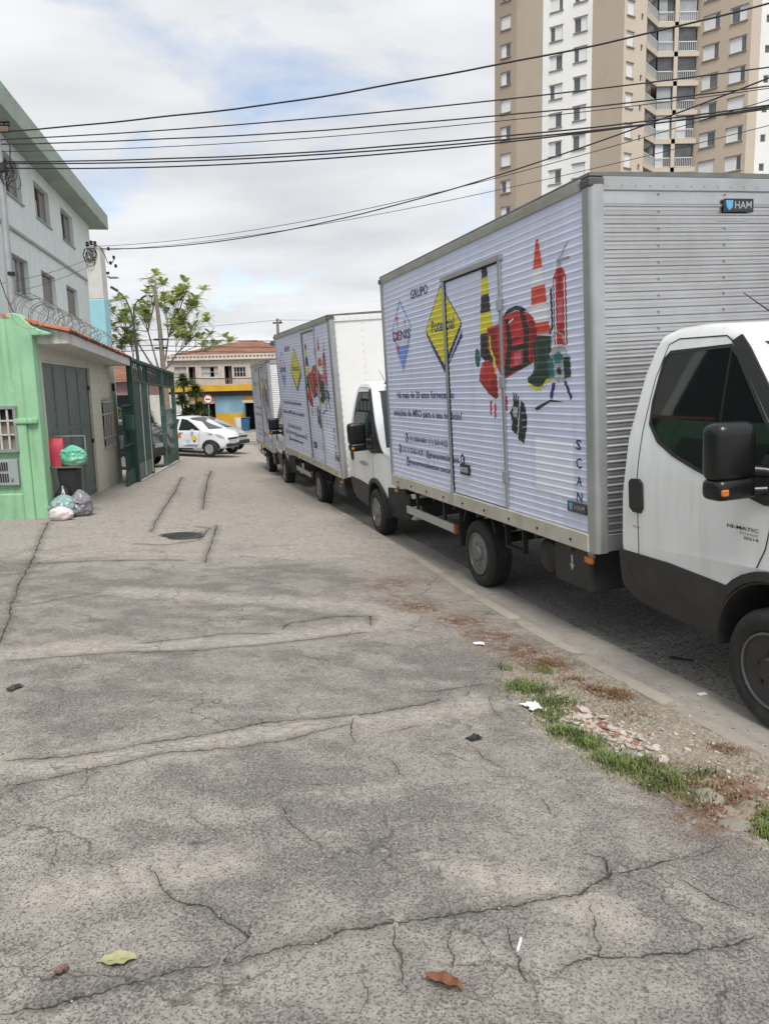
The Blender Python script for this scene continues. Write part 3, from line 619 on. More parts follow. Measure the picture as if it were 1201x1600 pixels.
    P('printed_mask_visor', ell(.47, 1.46, .07, .045, 14), M_pteal, .0044); P('printed_mask_valve', ell(.46, 1.36, .035, .03, 12), M_pblk, .0044); P('printed_mask_port', ell(.46, 1.31, .02, .02, 10), M_pgrey, .0046)
    for (a, b) in ((1.08, 1.02), (1.08, .96), (1.07, .90)): P('printed_glove_seam', [(a + .03, b), (a - .04, b + .012), (a - .04, b + .004), (a + .03, b - .008)], M_pgrey, .0032)
    for (a, b) in ((.80, 1.98), (.80, 1.83)): P('printed_cone_shade', [(.70, a + 1.18 - .80), (.665, a + 1.18 - .80), (.66, a + 1.08 - .80), (.70, a + 1.08 - .80)], M_preddk, .0028) if False else None
    # plain square where a scan code stands, and the word beside it
    P('printed_code_square', [(.88, .83), (.28, .81), (.285, .375), (.885, .40)], mat('print_cool_white', (.80, .83, .96), .42, var=.03, vs=3), .0020)
    for s, v in (('S', .765), ('C', .625), ('A', .49), ('N', .365)): T(s, .245, .165, v, .075, M_navy)
    return out
PRINTS = prints_meshes()

def wheel_meshes(style):
    tr = MB(); W = .235
    prof = [(-W / 2 + .02, .215), (-W / 2, .25), (-W / 2 - .004, .285), (-W / 2 + .006, .325), (-W / 2 + .028, .343), (-.075, .350)]
    t = MB(); g = []
    for (a, b) in prof: g.append((a, b))
    for x in (-.055, -.018, .018, .055): g += [(x - .006, .350), (x - .005, .342), (x + .005, .342), (x + .006, .350)]
    g += [(-a, b) for (a, b) in reversed(prof)]
    t.lathe(g, 48, 'x', closed=True); tyre = t.mesh('tyre', smooth=40)
    r = MB(); s = -W / 2
    r.lathe([(s + .012, .218), (s + .004, .212), (s + .010, .203), (s + .045, .196), (s + .055, .185), (s + .030, .165), (s + .020, .130), (s + .035, .105), (s + .038, .085), (s + .004, .080), (s - .010, .066), (s - .012, .0001)], 40, 'x')
    rim = r.mesh('rim', smooth=35)
    n = MB()
    for k in range(6):
        a = k * math.pi / 3 + .2; n.cyl((s + .002, .062 * math.cos(a) * 1.75, .062 * math.sin(a) * 1.75), (s + .030, .062 * math.cos(a) * 1.75, .062 * math.sin(a) * 1.75), .013, n=6)
    nuts = n.mesh('wheel_nuts', smooth=35)
    h = MB()
    for k in range(8):
        a = k * math.pi / 4; c = (s + .0335 - .012, .149 * math.cos(a), .149 * math.sin(a)); M = Matrix.Rotation(a, 3, 'X')
        h.box(c, (.008, .026, .042), M=M)
    holes = h.mesh('rim_slots', bevel=.006); b = MB(); b.lathe([(W / 2 - .03, .205), (W / 2 - .05, .0001)], 24, 'x'); back = b.mesh('brake_drum')
    return tyre, rim, nuts, holes, back
WM = wheel_meshes(0)
_wm_mats = {}
_rf = MB(); _rf.lathe([(-.105, .222), (-.118, .219), (-.118, .209), (-.104, .207)], 40, 'x', closed=True); RFM = _rf.mesh('rim_flange', smooth=40); RFM.materials.append(M_rim)
def wheel(parent, x, y, z, flip=False, rimmat=None, steer=0.0):
    w = link('wheel', WM[0], M_rub, parent, (x, y, z), (0, 0, (math.pi if flip else 0) + steer))
    key = rimmat.name
    if key not in _wm_mats:
        rm = WM[1].copy(); rm.materials.clear(); rm.materials.append(rimmat); nm = WM[2].copy(); nm.materials.clear(); nm.materials.append(rimmat)
        _wm_mats[key] = (rm, nm)
    link('rim', _wm_mats[key][0], None, w); link('wheel_nuts', _wm_mats[key][1], None, w); link('rim_flange', RFM, None, w); link('rim_slots', WM[3], M_chas, w); link('brake_drum', WM[4], M_chas, w)
    return w

def offset_poly(poly, d):
    n = len(poly); out = []
    ar = sum(poly[i][0] * poly[(i + 1) % n][1] - poly[(i + 1) % n][0] * poly[i][1] for i in range(n)); sg = 1 if ar > 0 else -1
    for i in range(n):
        a, b, c = Vector(poly[i - 1]), Vector(poly[i]), Vector(poly[(i + 1) % n])
        e0 = (b - a).normalized(); e1 = (c - b).normalized(); n0 = Vector((-e0.y, e0.x)) * sg; n1 = Vector((-e1.y, e1.x)) * sg
        k = (n0 + n1); k = k / max(.35, k.length_squared / 2) if k.length > 1e-6 else n0
        p = b + k * d; out.append((p.x, p.y))
    return out
def hull(poly, win, hw, r, breaks, smooth=35, far_side=True):
    """closed body from a side outline: sides follow win(u,z) (inset from half width hw), edges rounded by radius r"""
    V = []; F = []; n = len(poly)
    rings = [(0.0, r), (.29 * r, .29 * r), (r, 0.0)]
    for side in (-1, 1):
        for (ins, dx) in rings:
            P = offset_poly(poly, ins)
            V += [Vector((side * (hw - win(u, z) - dx), u, z)) for (u, z) in P]
    def q(a, b):
        for i in range(n): F.append((a * n + i, a * n + (i + 1) % n, b * n + (i + 1) % n, b * n + i))
    q(0, 1); q(1, 2); q(3, 4); q(4, 5); q(0, 3)
    me = bpy.data.meshes.new('hull'); bm = bmesh.new(); vs = [bm.verts.new(v) for v in V]
    for f in F:
        try: bm.faces.new([vs[i] for i in f])
        except ValueError: pass
    P = offset_poly(poly, r); tr = tessellate_polygon([[Vector((p[0], p[1], 0)) for p in P]])
    for side, base in ((-1, 2), (1, 5)):
        sub = bmesh.new(); sv = [sub.verts.new((0, p[0], p[1])) for p in P]
        for t in tr:
            try: sub.faces.new([sv[i] for i in t])
            except ValueError: pass
        zs = [p[1] for p in P]; ucut(sub)
        for b in breaks:
            if min(zs) + .005 < b < max(zs) - .005: bmesh.ops.bisect_plane(sub, geom=sub.verts[:] + sub.edges[:] + sub.faces[:], plane_co=(0, 0, b), plane_no=(0, 0, 1))
        mp = {v: bm.verts.new((side * (hw - win(v.co.y, v.co.z)), v.co.y, v.co.z)) for v in sub.verts}
        for f in sub.faces: bm.faces.new([mp[v] for v in f.verts])
        sub.free()
    bmesh.ops.remove_doubles(bm, verts=bm.verts, dist=3e-4); bmesh.ops.recalc_face_normals(bm, faces=bm.faces)
    bm.to_mesh(me); bm.free(); shade(me, smooth); return me

AXF = -1.64
def cab_win(u, z):
    w = .075
    if z > 1.30: w += .19 * ((z - 1.30) / .95) ** 1.35
    if z < .75: w += .05 * ((.75 - z) / .4) ** 1.5
    if u < -1.75: w += .33 * ((-1.75 - u) / .9) ** 2
    return w
def arc(cu, cz, r, a0, a1, n): return [(cu + r * math.cos(R(a0 + (a1 - a0) * i / n)), cz + r * math.sin(R(a0 + (a1 - a0) * i / n))) for i in range(n + 1)]
def make_cab(root, dy, emblem):
    UBR[:] = [-1.85, -1.95, -2.05, -2.15, -2.25, -2.35, -2.45]
    A = AXF + 0
    ol = [(-.20, .47), (-.35, .385), (-.63, .365), (-1.20, .34)] + arc(A, .38, .455, -3, 183, 16) + [(-2.12, .36), (-2.45, .34), (-2.56, .42), (-2.60, .70), (-2.56, .98), (-2.45, 1.13), (-2.22, 1.25), (-1.98, 1.335),
          (-1.62, 1.72), (-1.27, 2.10), (-1.16, 2.205), (-1.02, 2.255), (-.80, 2.272), (-.55, 2.265), (-.43, 2.235), (-.375, 2.16), (-.31, 1.98), (-.235, 1.55), (-.20, 1.15), (-.19, .80)]
    brk = [.45, .55, .65, .75, .95, 1.15, 1.30, 1.4, 1.5, 1.6, 1.7, 1.8, 1.9, 2.0, 2.1, 2.18]
    fx = lambda u, z: -(HW - cab_win(u, z)); L = (0, dy, 0)
    body = link('cab', hull(ol, cab_win, HW, .055, brk), M_white, root, L)
    k = dict(fx=fx, br=brk, smooth=60)
    # lower cladding and wheel arch, both sides
    clad = [(-.205, .49), (-.35, .40), (-.63, .38), (-1.175, .355)] + arc(A, .38, .475, 2, 47, 6) + [(-.75, .757), (-.20, .752)]
    fr = [(-2.10, .37), (-2.42, .355), (-2.50, .42), (-2.53, .68), (-2.50, .80), (-2.12, .80), (-2.09, .60)]
    aro = arc(A, .38, .505, 4, 180, 18); ari = arc(A, .38, .452, 180, 4, 18)
    def both(name, poly, m, off, thick, parent=body, **kk):
        o = pl(name, poly, m, parent, off, thick=thick, **{**k, **kk})
        me = o.data.copy()
        for v in me.vertices: v.co.x *= -1
        me.flip_normals(); link(name, me, None, parent); return o
    both('lower_cladding', clad, M_blk2, .010, .02); both('bumper_side', fr, M_blk2, .012, .03); both('wheel_arch_trim', aro + ari, M_blk2, .022, .05)
    # door gap lines, swage line
    def seam(pts, w=.004, m=M_chas, off=.0015):
        a = Vector(pts[0]); poly1 = []; poly2 = []
        for i, p in enumerate(pts):
            t = Vector(pts[min(i + 1, len(pts) - 1)]) - Vector(pts[max(i - 1, 0)]); nn = Vector((-t.y, t.x)).normalized() * w
            poly1.append((p[0] + nn.x, p[1] + nn.y)); poly2.append((p[0] - nn.x, p[1] - nn.y))
        return poly1 + poly2[::-1]
    dg = [(-.405, .40), (-.42, .80), (-.405, 1.20), (-.42, 1.60), (-.46, 1.95), (-.53, 2.165), (-.62, 2.195), (-1.05, 2.185), (-1.15, 2.13)]
    both('door_gap', seam(dg), M_chas, .0020, 0)
    both('door_gap', seam([(-1.80, 1.26), (-1.62, 1.24), (-1.56, 1.00), (-1.50, .885)]), M_chas, .0020, 0)
    both('door_gap', seam(arc(-.36, .62, .055, -95, 60, 8), .0025), M_chas, .0125, 0)
    sw = [(-.20, .905), (-.50, .895), (-.82, .875), (-1.02, .835), (-1.12, .775)]
    sw2 = [(-1.05, .96), (-1.15, 1.00), (-1.30, .99), (-1.47, .95)]
    # side window: rubber frame, pane, quarter divider
    fw = [(-.505, 2.08), (-.56, 2.125), (-1.11, 2.135), (-1.19, 2.07), (-1.50, 1.70), (-1.84, 1.275), (-1.55, 1.245), (-.99, 1.385), (-.76, 1.455), (-.585, 1.535), (-.475, 1.65), (-.468, 1.80)]
    fi = offset_poly(fw, .022)
    fr_ = both('window_frame', fw, M_blk, .004, .006, holes=[fi]); both('side_window', fi, M_glass, .0015, 0, parent=body)
    both('window_divider', [(-1.105, 2.12), (-1.125, 2.12), (-1.165, 1.345), (-1.145, 1.335)], M_mirror, .003, .004)
    both('mirror_sail', [(-1.44, 1.28), (-1.84, 1.275), (-1.62, 1.55), (-1.52, 1.52)], M_blk, .007, .01)
    both('a_pillar', [(-1.17, 2.185), (-1.10, 2.15), (-1.20, 2.06), (-1.52, 1.685), (-1.86, 1.27), (-2.03, 1.285), (-1.93, 1.39), (-1.60, 1.735), (-1.26, 2.105)], M_blk, .003, .012)
    d = both('door_handle', [(-.325, 1.25), (-.35, 1.275), (-.44, 1.28), (-.475, 1.25), (-.478, 1.08), (-.45, 1.045), (-.37, 1.045), (-.33, 1.075)], M_blk, .014, .02)
    # windscreen
    ws = MB(); rows_ = [(-2.00, 1.338), (-1.62, 1.735), (-1.26, 2.125)]; X = np.linspace(-1, 1, 13)
    Vv = []
    for (u, z) in rows_:
        hwz = HW - cab_win(u, z) - .075
        for x in X: Vv.append((x * hwz, u - .035 + .07 * x * x, z + .012))
    ws.add(Vv, [(i * 13 + j, i * 13 + j + 1, (i + 1) * 13 + j + 1, (i + 1) * 13 + j) for i in range(2) for j in range(12)])
    ws.build('windscreen', M_screen, body, smooth=60)
    # front: grille, lamps, bumper, hood line
    g = MB()
    for z in (.80, .87, .94): g.box((0, -2.605, z), (.95, .03, .035))
    g.build('grille', M_blk, body, bevel=.006)
    b = MB(); b.box((0, -2.60, .52), (1.35, .08, .26)); b.build('bumper', M_blk2, body, bevel=.03, seg=2)
    for s in (-1, 1):
        h = MB(); h.box((s * .70, -2.53, .95), (.22, .06, .20), M=Matrix.Rotation(s * -.35, 3, 'Z')); h.build('headlight', mat('headlight_lens', (.45, .47, .5), .1, var=.2, vs=12, coat=.6), body, bevel=.02, seg=2)
        # door mirror: housing, two arms, indicator
        mr = MB(); mr.box((s * 1.215, -1.49, 1.555), (.265, .16, .32)); mo = mr.build('mirror_housing', M_mirror, body, bevel=.07, seg=4, smooth=60)
        m2 = MB(); m2.box((s * 1.215, -1.49, 1.355), (.25, .16, .12)); m2.build('mirror_lower_housing', M_mirror, mo, bevel=.05, seg=4, smooth=50)
        m3 = MB(); m3.tube([(s * 1.12, -1.49, 1.445), (s * 1.03, -1.54, 1.435), (s * .93, -1.60, 1.41)], [.036, .032, .036], 8).tube([(s * 1.12, -1.49, 1.325), (s * 1.03, -1.54, 1.33), (s * .93, -1.60, 1.335)], [.036, .03, .034], 8); m3.build('mirror_arm', M_mirror, mo, smooth=50)
        m4 = MB(); m4.box((s * 1.305, -1.568, 1.345), (.045, .02, .036)); m4.build('mirror_indicator', M_orange, mo, bevel=.006)
        m5 = MB(); m5.box((s * 1.215, -1.407, 1.555), (.19, .006, .24)); m5.build('mirror_glass', M_alu, mo)
    an = MB(); an.tube([(-.62, -1.25, 2.235), (-.62, -.92, 2.44)], [.006, .003], 6).box((-.62, -1.25, 2.24), (.05, .07, .03)); an.build('antenna', M_blk, body)
    # rain strip on the roof, badge lettering
    if emblem:
        for (s, u0, u1, z, h, m) in (('HI-MATIC', -1.27, -1.51, 1.085, .020, M_blk), ('POWER', -1.37, -1.51, 1.060, .013, M_galv), ('35S14', -1.40, -1.51, 1.034, .016, M_blk), ('PEÇAS', -.36, -.44, .935, .014, M_pred2)):
            link('badge_lettering', text_mesh(s, u0, u1, z, h, fx=fx, br=brk, off=.004), m, body)
    else:
        both('door_emblem', ell(-1.05, 1.05, .24, .035, 18), mat('grey_emblem', (.35, .36, .36), .4), .003, 0)
    UBR[:] = []
    return body

def box_side_panel(root, name, u0, u1, z0, z1, m, side=-1, rib=True):
    zs = sorted(set([z0, z1] + ([b for b in CB if z0 < b < z1] if rib else [])))
    b = MB(); f = (lambda z: corr(z)) if rib else (lambda z: 0)
    V = [(side * (HW + f(z)), u, z) for z in zs for u in (u0, u1)] ; n = len(zs)
    b.add(V, [(2 * i, 2 * i + 1, 2 * i + 3, 2 * i + 2) for i in range(n - 1)])
    Vi = [(side * (HW - .03), u, z) for z in (z0, z1) for u in (u0, u1)]; b.add(Vi, [(0, 1, 3, 2)])
    return b.build(name, m, root, smooth=20, fixn=False)

def make_truck(label, T, Lb, Hb, rims, front_alu, wrap, door, prmap, dycab, kind):
    """T = world position of the box's front lower kerb-side corner + yaw, pitch, roll"""
    Rm = (Matrix.Rotation(T[3], 4, 'Z') @ Matrix.Rotation(T[4], 4, 'X') @ Matrix.Rotation(T[5], 4, 'Y'))
    base = Vector(T[:3]) + Rm @ Vector((HW, 0, -BB))
    root = thing('delivery_truck', label, 'truck', group='box trucks parked along the kerb', mat4=Matrix.Translation(base) @ Rm)
    MW = Matrix.Translation(base) @ Rm
    z0 = BB + .14; z1 = BB + Hb - .11; zt = BB + Hb
    d0, d1 = door
    box_side_panel(root, 'side_panel', .055, d0 - .02, z0, z1, wrap); box_side_panel(root, 'side_panel', d1 + .02, Lb - .04, z0, z1, wrap)
    dt = min(zt - .36, z1 - .02) if kind == 1 else z1 - .06
    box_side_panel(root, 'side_panel', d0 - .02, d1 + .02, dt + .05, z1, wrap)
    # side door with its frame, hinges and lock
    dr = box_side_panel(root, 'side_door', d0 + .03, d1 - .03, z0 + .01, dt - .02, wrap)
    fr = MB()
    for u in (d0, d1): fr.box((-HW - .008, u, (z0 - .06 + dt) / 2), (.034, .045, dt - z0 + .10))
    fr.box((-HW - .010, (d0 + d1) / 2, dt + .02), (.045, d1 - d0 + .10, .05)); fr.build('door_frame', M_alu2, dr, bevel=.004)
    sl = MB(); sl.box((-HW - .002, d0 + .032, (z0 + dt) / 2), (.02, .008, dt - z0 - .03)).box((-HW - .002, d1 - .032, (z0 + dt) / 2), (.02, .008, dt - z0 - .03)).box((-HW - .002, (d0 + d1) / 2, dt - .012), (.02, d1 - d0 - .07, .012)); sl.build('door_seal', M_chas, dr)
    for z in (z0 + .30, (z0 + dt) / 2 + .05, dt - .38):
        h = MB(); h.box((-HW - .030, d0 - .005, z), (.022, .075, .10)).cyl((-HW - .036, d0 - .002, z - .06), (-HW - .036, d0 - .002, z + .06), .012, n=8); h.build('hinge', M_galv, dr, bevel=.004)
    lk = MB(); lk.box((-HW - .014, d1 - .36, z0 + .28), (.012, .24, .11)); lo = lk.build('door_lock_plate', M_blk, dr, bevel=.004)
    l2 = MB(); l2.box((-HW - .026, d1 - .37, z0 + .278), (.014, .16, .055)).cyl((-HW - .03, d1 - .30, z0 + .28), (-HW - .044, d1 - .30, z0 + .28), .018, n=8); l2.build('door_handle', M_galv, lo, bevel=.004)
    bt = MB(); bt.box((-HW - .028, d1 - .02, z0 - .01), (.02, .045, .17)).cyl((-HW - .04, d1 - .02, z0 - .06), (-HW - .04, d1 - .02, z0 + .10), .009, n=6); bt.build('door_bolt', M_galv, dr, bevel=.003)
    # plain far side, roof, floor, front, rear doors
    box_side_panel(root, 'side_panel', .055, Lb - .04, z0, z1, wrap, side=1, rib=False)
    rf = MB(); n = 9; xs = np.linspace(-HW - .015, HW + .015, n); V = []
    for u in (-.02, Lb + .01):
        for x in xs: V.append((x, u, zt - .012 + .012 * (1 - (x / HW) ** 2)))
        for x in xs: V.append((x, u, zt - .035))
    F = [(i, i + 1, 2 * n + i + 1, 2 * n + i) for i in range(n - 1)] + [(n + i, 3 * n + i, 3 * n + i + 1, n + i + 1) for i in range(n - 1)] + [(0, 2 * n, 3 * n, n), (n - 1, 2 * n - 1, 4 * n - 1, 3 * n - 1)]
    F += [tuple(range(n)) + tuple(range(2 * n - 1, n - 1, -1)), tuple(range(2 * n, 3 * n)) + tuple(range(4 * n - 1, 3 * n - 1, -1))]
    rf.add(V, F).build('roof', mat('roof_edge_grey', (.16, .16, .15), .6, var=.15, vs=5, dirt=(.07, .065, .06), dirt_amt=.6, dirt_s=4), root, smooth=30)
    tr = MB(); tr.box((-HW - .012, Lb / 2 + .03, zt - .0725), (.026, Lb - .12, .076)).box((HW + .006, Lb / 2 + .03, zt - .0725), (.026, Lb - .12, .076)).build('top_rail', mat('aged_top_rail', (.40, .40, .36), .5, metal=.4, var=.1, vs=5, dirt=(.22, .21, .17), dirt_amt=.6, dirt_s=3), root, bevel=.004)
    rv = MB(); k = int(Lb / .095)
    for i in range(k): u = .1 + i * (Lb - .2) / (k - 1); rv.box((-HW - .027, u, zt - .07), (.006, .012, .012))
    for i in range(18): x = -HW + .12 + i * (2 * HW - .24) / 17; rv.box((x, -.034, zt - .10), (.012, .006, .012))
    for x in (-HW + .095, -.55, .02, .6):
        for z in np.arange(z0 + .07, z1 - .05, PITCH * 2): rv.box((x, -.022, float(z) + .019), (.010, .012, .010))
    rv.build('rivets', mat('rivet_steel', (.5, .5, .5), .4, metal=.8), root)['kind'] = 'stuff'
    bl = MB(); bl.box((-HW - .010, Lb / 2 + .01, BB + .07), (.040, Lb - .10, .138)).box((HW + .006, Lb / 2 + .01, BB + .07), (.040, Lb - .10, .138)); bl.build('bottom_rail', M_cream, root, bevel=.006)
    bo = MB()
    for i in range(9): bo.cyl((-HW - .028, .3 + i * (Lb - .6) / 8, BB + .062), (-HW - .040, .3 + i * (Lb - .6) / 8, BB + .062), .012, n=6)
    bo.build('rail_bolts', M_chas, root)['kind'] = 'stuff'
    for u, sx in ((.025, -1), (.025, 1), (Lb - .02, -1), (Lb - .02, 1)):
        c = MB(); f = -1 if u < 1 else 1; a0, a1 = (R(180), R(270))
        pr = [(0, .07)] + [(-.036 * math.cos(q) * -1 - .036 if False else -.045 + .045 * (1 - math.sin(q)) * 0 - .045 * math.cos(q) + .045, 0) for q in ()]
        pts = [(-.03, .06), (.045, .06)] if False else None
        w = .05; P = [(-w, w), (-w, -.02)] + [(-w + .045 - .045 * math.cos(q), -.02 - .045 * math.sin(q)) for q in np.linspace(0, math.pi / 2, 6)[1:]] + [(w, -.065), (w, w)]
        c.prism(P, lambda a, b: (sx * (HW - .035) - sx * a * -1 * 1.0 if False else sx * (HW - .032 - a), u - f * -b if False else u + (b if f < 0 else -b), BB + .002), lambda a, b: (sx * (HW - .032 - a), u + (b if f < 0 else -b), zt - .095))
        c.build('corner_post', M_alu2 if front_alu or f > 0 else M_alu2, root, smooth=40)
        cc = MB(); cc.box((sx * (HW - .032), u, zt - .075), (.125, .125, .06)); cc.build('corner_cap', mat('dark_corner_cap', (.09, .09, .09), .5, var=.2, vs=8), root, bevel=.012, seg=2)
    fm = (M_alu if kind == 1 else mat('white_ribbed_sheet', (.66, .66, .65), .5, var=.05, dirt=(.45, .44, .42), dirt_amt=.4)) if front_alu else M_whitebox
    zs = [BB + .05, z0] + sorted([b for b in CB if z0 < b < z1 - .08] + [z0 + k_ * PITCH + d_ for k_ in range(44) for d_ in (.036, .041, .046) if z0 + k_ * PITCH + d_ < z1 - .09]) + [z1 - .06, z1 + .03] if front_alu else [BB + .02, zt - .11]
    fp = MB(); fr_off = lambda z: 1.7 * corr(z) if (front_alu and z0 < z < z1 - .08) else 0
    V = [(x, -.012 - fr_off(z) - (.0016 if front_alu and abs(((z - z0) % PITCH) - .041) < .001 else 0), z) for z in zs for x in (-HW + .08, HW - .08)]; m_ = len(zs)
    fp.add(V, [(2 * i, 2 * i + 1, 2 * i + 3, 2 * i + 2) for i in range(m_ - 1)]); fp.build('front_panel', fm, root, smooth=20, fixn=False)
    part('front_rail', M_alu2 if front_alu else M_whitebox, root, ((0, -.018, zt - .085), (2 * HW - .17, .03, .09)), bevel=.004); part('front_rail', M_alu2 if front_alu else M_whitebox, root, ((0, -.016, BB + .075), (2 * HW - .17, .035, .13)), bevel=.004)
    rp = MB(); rp.box((0, Lb + .005, (z0 + z1) / 2), (2 * HW - .1, .03, z1 - z0 + .1)).box((0, Lb + .03, (z0 + z1) / 2), (.06, .03, z1 - z0)); rp.build('rear_doors', wrap, root)
    fl = MB(); fl.box((0, Lb / 2, BB + .03), (2 * HW - .06, Lb - .06, .05)); fl.build('box_floor', M_chas, root)
    # vinyl prints
    s, b0 = prmap
    for (nm, me, m) in PRINTS:
        if len(me.materials) == 0: me.materials.append(m)
        link(nm, me, None, root, (0, b0, 0), None, (1, s, 1))
    # body builder's badge
    for (c, u0, z) in (((-HW - .018), .36, BB + .285),):
        bd = MB(); bd.box((c, u0 - .14, z + .035), (.012, .27, .085)); bo_ = bd.build('maker_badge', mat('badge_black', (.012, .013, .02), .3, var=.1, coat=.5), root, bevel=.004)
        link('badge_lettering', text_mesh('HAM', u0 - .11, u0 - .26, z + .018, .04, fx=lambda u, z: c - .0065, br=(), off=.001), M_galv, bo_)
        link('badge_emblem', plate([(u0 - .03, z + .065), (u0 - .09, z + .065), (u0 - .085, z + .02), (u0 - .055, z + .005), (u0 - .04, z + .02)], lambda u, z: c - .0065, .001), mat('badge_blue', (.10, .35, .62), .3), bo_)
    if front_alu:
        bd = MB(); bd.box((.124, -.03, zt - .228), (.266, .014, .096)); bo_ = bd.build('maker_badge', MATS['badge_black'], root, bevel=.004)
        me = text_mesh('HAM', 0, .15, 0, .05, fx=lambda u, z: 0, br=(), off=0)
        for v in me.vertices: v.co = Vector((.085 + v.co.y, -.0385, zt - .250 + v.co.z))
        link('badge_lettering', me, M_galv, bo_)
        me = plate([(-.24, .035), (-.175, .035), (-.18, -.015), (-.21, -.035), (-.232, -.01)], lambda u, z: 0, 0)
        for v in me.vertices: v.co = Vector((v.co.y + .245, -.0385, zt - .228 + v.co.z))
        link('badge_emblem', me, MATS['badge_blue'], bo_)
    # chassis
    ch = MB(); zc = BB - .17
    for s_ in (-1, 1): ch.box((s_ * .40, Lb / 2 - 1.2, zc), (.07, Lb + 2.0, .16)); ch.box((s_ * .40, Lb / 2, BB - .045), (.09, Lb - .2, .07))
    for u in np.arange(.4, Lb - .2, .62): ch.box((0, float(u), BB - .04), (2 * HW - .10, .06, .06))
    ch.build('chassis_frame', M_chas, root)
    RA = 2.26 if kind == 1 else (2.33 if kind == 2 else 2.1); FA = AXF + dycab
    ax = MB(); ax.cyl((-.85, RA, .36), (.85, RA, .36), .055, n=8).lathe([(-.16, .04), (-.1, .14), (.1, .14), (.16, .04)], 12, 'x', (0, RA, .36)); ax.cyl((-.8, FA, .36), (.8, FA, .36), .05, n=8); ax.build('axles', M_chas, root)
    def wz(x, u):                       # height of a wheel centre so that the tyre meets the road
        p = MW @ Vector((x, u, 0)); return (zr(p.x, p.y) - p.z) + .348
    for sx in (-1, 1):
        wheel(root, sx * (HW - .155), RA, wz(sx * (HW - .155), RA), sx > 0, rims[1]); wheel(root, sx * (HW - .165), FA, wz(sx * (HW - .165), FA), sx > 0, rims[0], 0)
        mg = MB(); prf = [(RA + .42 * math.cos(R(a)), .37 + .42 * math.sin(R(a))) for a in range(20, 161, 20)]
        mg.prism(prf + [(RA + .405 * math.cos(R(a)), .37 + .405 * math.sin(R(a))) for a in range(160, 19, -20)], lambda a, b: (sx * (HW - .30), a, b), lambda a, b: (sx * (HW - .06), a, b)); mg.build('mudguard', M_blk, root)
        fl_ = MB(); fl_.box((sx * (HW - .17), RA + .46, .42), (.26, .012, .40)); fl_.build('mud_flap', M_rub, root)
        # side guard rail behind the rear wheel
        sg = MB(); xg = sx * (HW - .03); ua, ub = RA + .55, min(RA + 2.15, Lb - .25)
        for dz in (-.028, .028): sg.box((xg, (ua + ub) / 2, .40 + dz), (.035, ub - ua, .038))
        sg.box((xg + sx * .008, (ua + ub) / 2, .40), (.02, ub - ua, .095)); gr = sg.build('side_guard', mat('guard_aluminium', (.45, .45, .43), .5, metal=.5, var=.1, vs=5), root, bevel=.004)
        gb = MB()
        for u in (ua + .35, ub - .35): gb.box((xg - sx * .02, u, .54), (.03, .05, .27))
        gb.build('guard_bracket', M_chas, gr)
        ec = MB(); ec.box((xg, ua - .012, .40), (.045, .025, .105)); ec.build('guard_end_cap', mat('end_cap_red', (.35, .10, .06), .5), gr)
        # battery box with its arrow, step frame, air tank, marker lamps
        bx = MB(); bx.box((sx * (HW - .20), .42, .50), (.30, .56, .34)); bb = bx.build('battery_box', M_blk2, root, bevel=.02, seg=2)
        ar = [(.42 + a, .51 + b) for (a, b) in ((-.012, .07), (.012, .07), (.012, -.005), (.035, -.005), (0, -.055), (-.035, -.005), (-.012, -.005))]
        if sx < 0: link('arrow_mark', plate(ar, lambda u, z: -(HW - .05), .003), M_pgrey, bb)
        sf = MB()
        for u in (1.28, 1.62): sf.box((sx * (HW - .08), u, .55), (.05, .025, .26))
        sf.box((sx * (HW - .08), 1.45, .43), (.05, .36, .03)); sf.build('spare_carrier', M_chas, root)
        at = MB(); at.lathe([(-.14, .02), (-.13, .12), (-.1, .15), (.1, .15), (.13, .12), (.14, .02)], 16, 'x', (sx * (HW - .22), .92, .47)); at.build('air_tank', M_blk, root, smooth=40)
        for u in (.10, Lb - .12):
            ml = MB(); ml.box((sx * (HW - .005), u, BB - .07), (.03, .11, .055)); mo = ml.build('side_marker_lamp', M_orange, root, bevel=.015, seg=2)
            mb = MB(); mb.box((sx * (HW - .025), u, BB - .02), (.02, .07, .07)); mb.build('lamp_bracket', M_galv, mo)
        fg = MB(); prf = [(FA + .449 * math.cos(R(a)), .38 + .449 * math.sin(R(a))) for a in range(-5, 186, 10)]
        fg.prism(prf + [(FA + .435 * math.cos(R(a)), .38 + .435 * math.sin(R(a))) for a in range(185, -6, -10)], lambda a, b: (sx * .55, a, b), lambda a, b: (sx * (HW - .062), a, b)); fg.build('wheel_well', M_chas, root)
    tl = MB(); tl.box((0, Lb - .02, BB - .10), (1.9, .06, .12)).box((0, Lb - .15, .42), (1.9, .06, .10)); tl.build('rear_bumper', M_chas, root, bevel=.01)
    cb = make_cab(root, dycab, kind == 1)
    return root
make_truck('white box truck nearest the camera with ribbed bare aluminium box front', (1.567, 5.597, .322, .300, -.007, -.038), 4.87, 2.70, (M_rimblk, M_rim), True, M_wrap, (1.42, 2.73), (1.0, 0.0), 0.0, 1)
make_truck('middle box truck with smooth white box front, between the other two trucks', (-.691, 12.962, .056, .292, .009, -.061), 5.59, 2.72, (M_rim, M_rim), False, M_wrap, (1.19, 2.37), (1.15, .085), -.12, 2)
make_truck('farthest box truck with stained grey printed side at the end of the row', (-3.03, 21.3, -.178, .253, .003, -.034), 4.70, 2.55, (M_rim, M_rim), False if False else True, M_wrap2, (1.05, 2.2), (.95, -.15), -.10, 3)

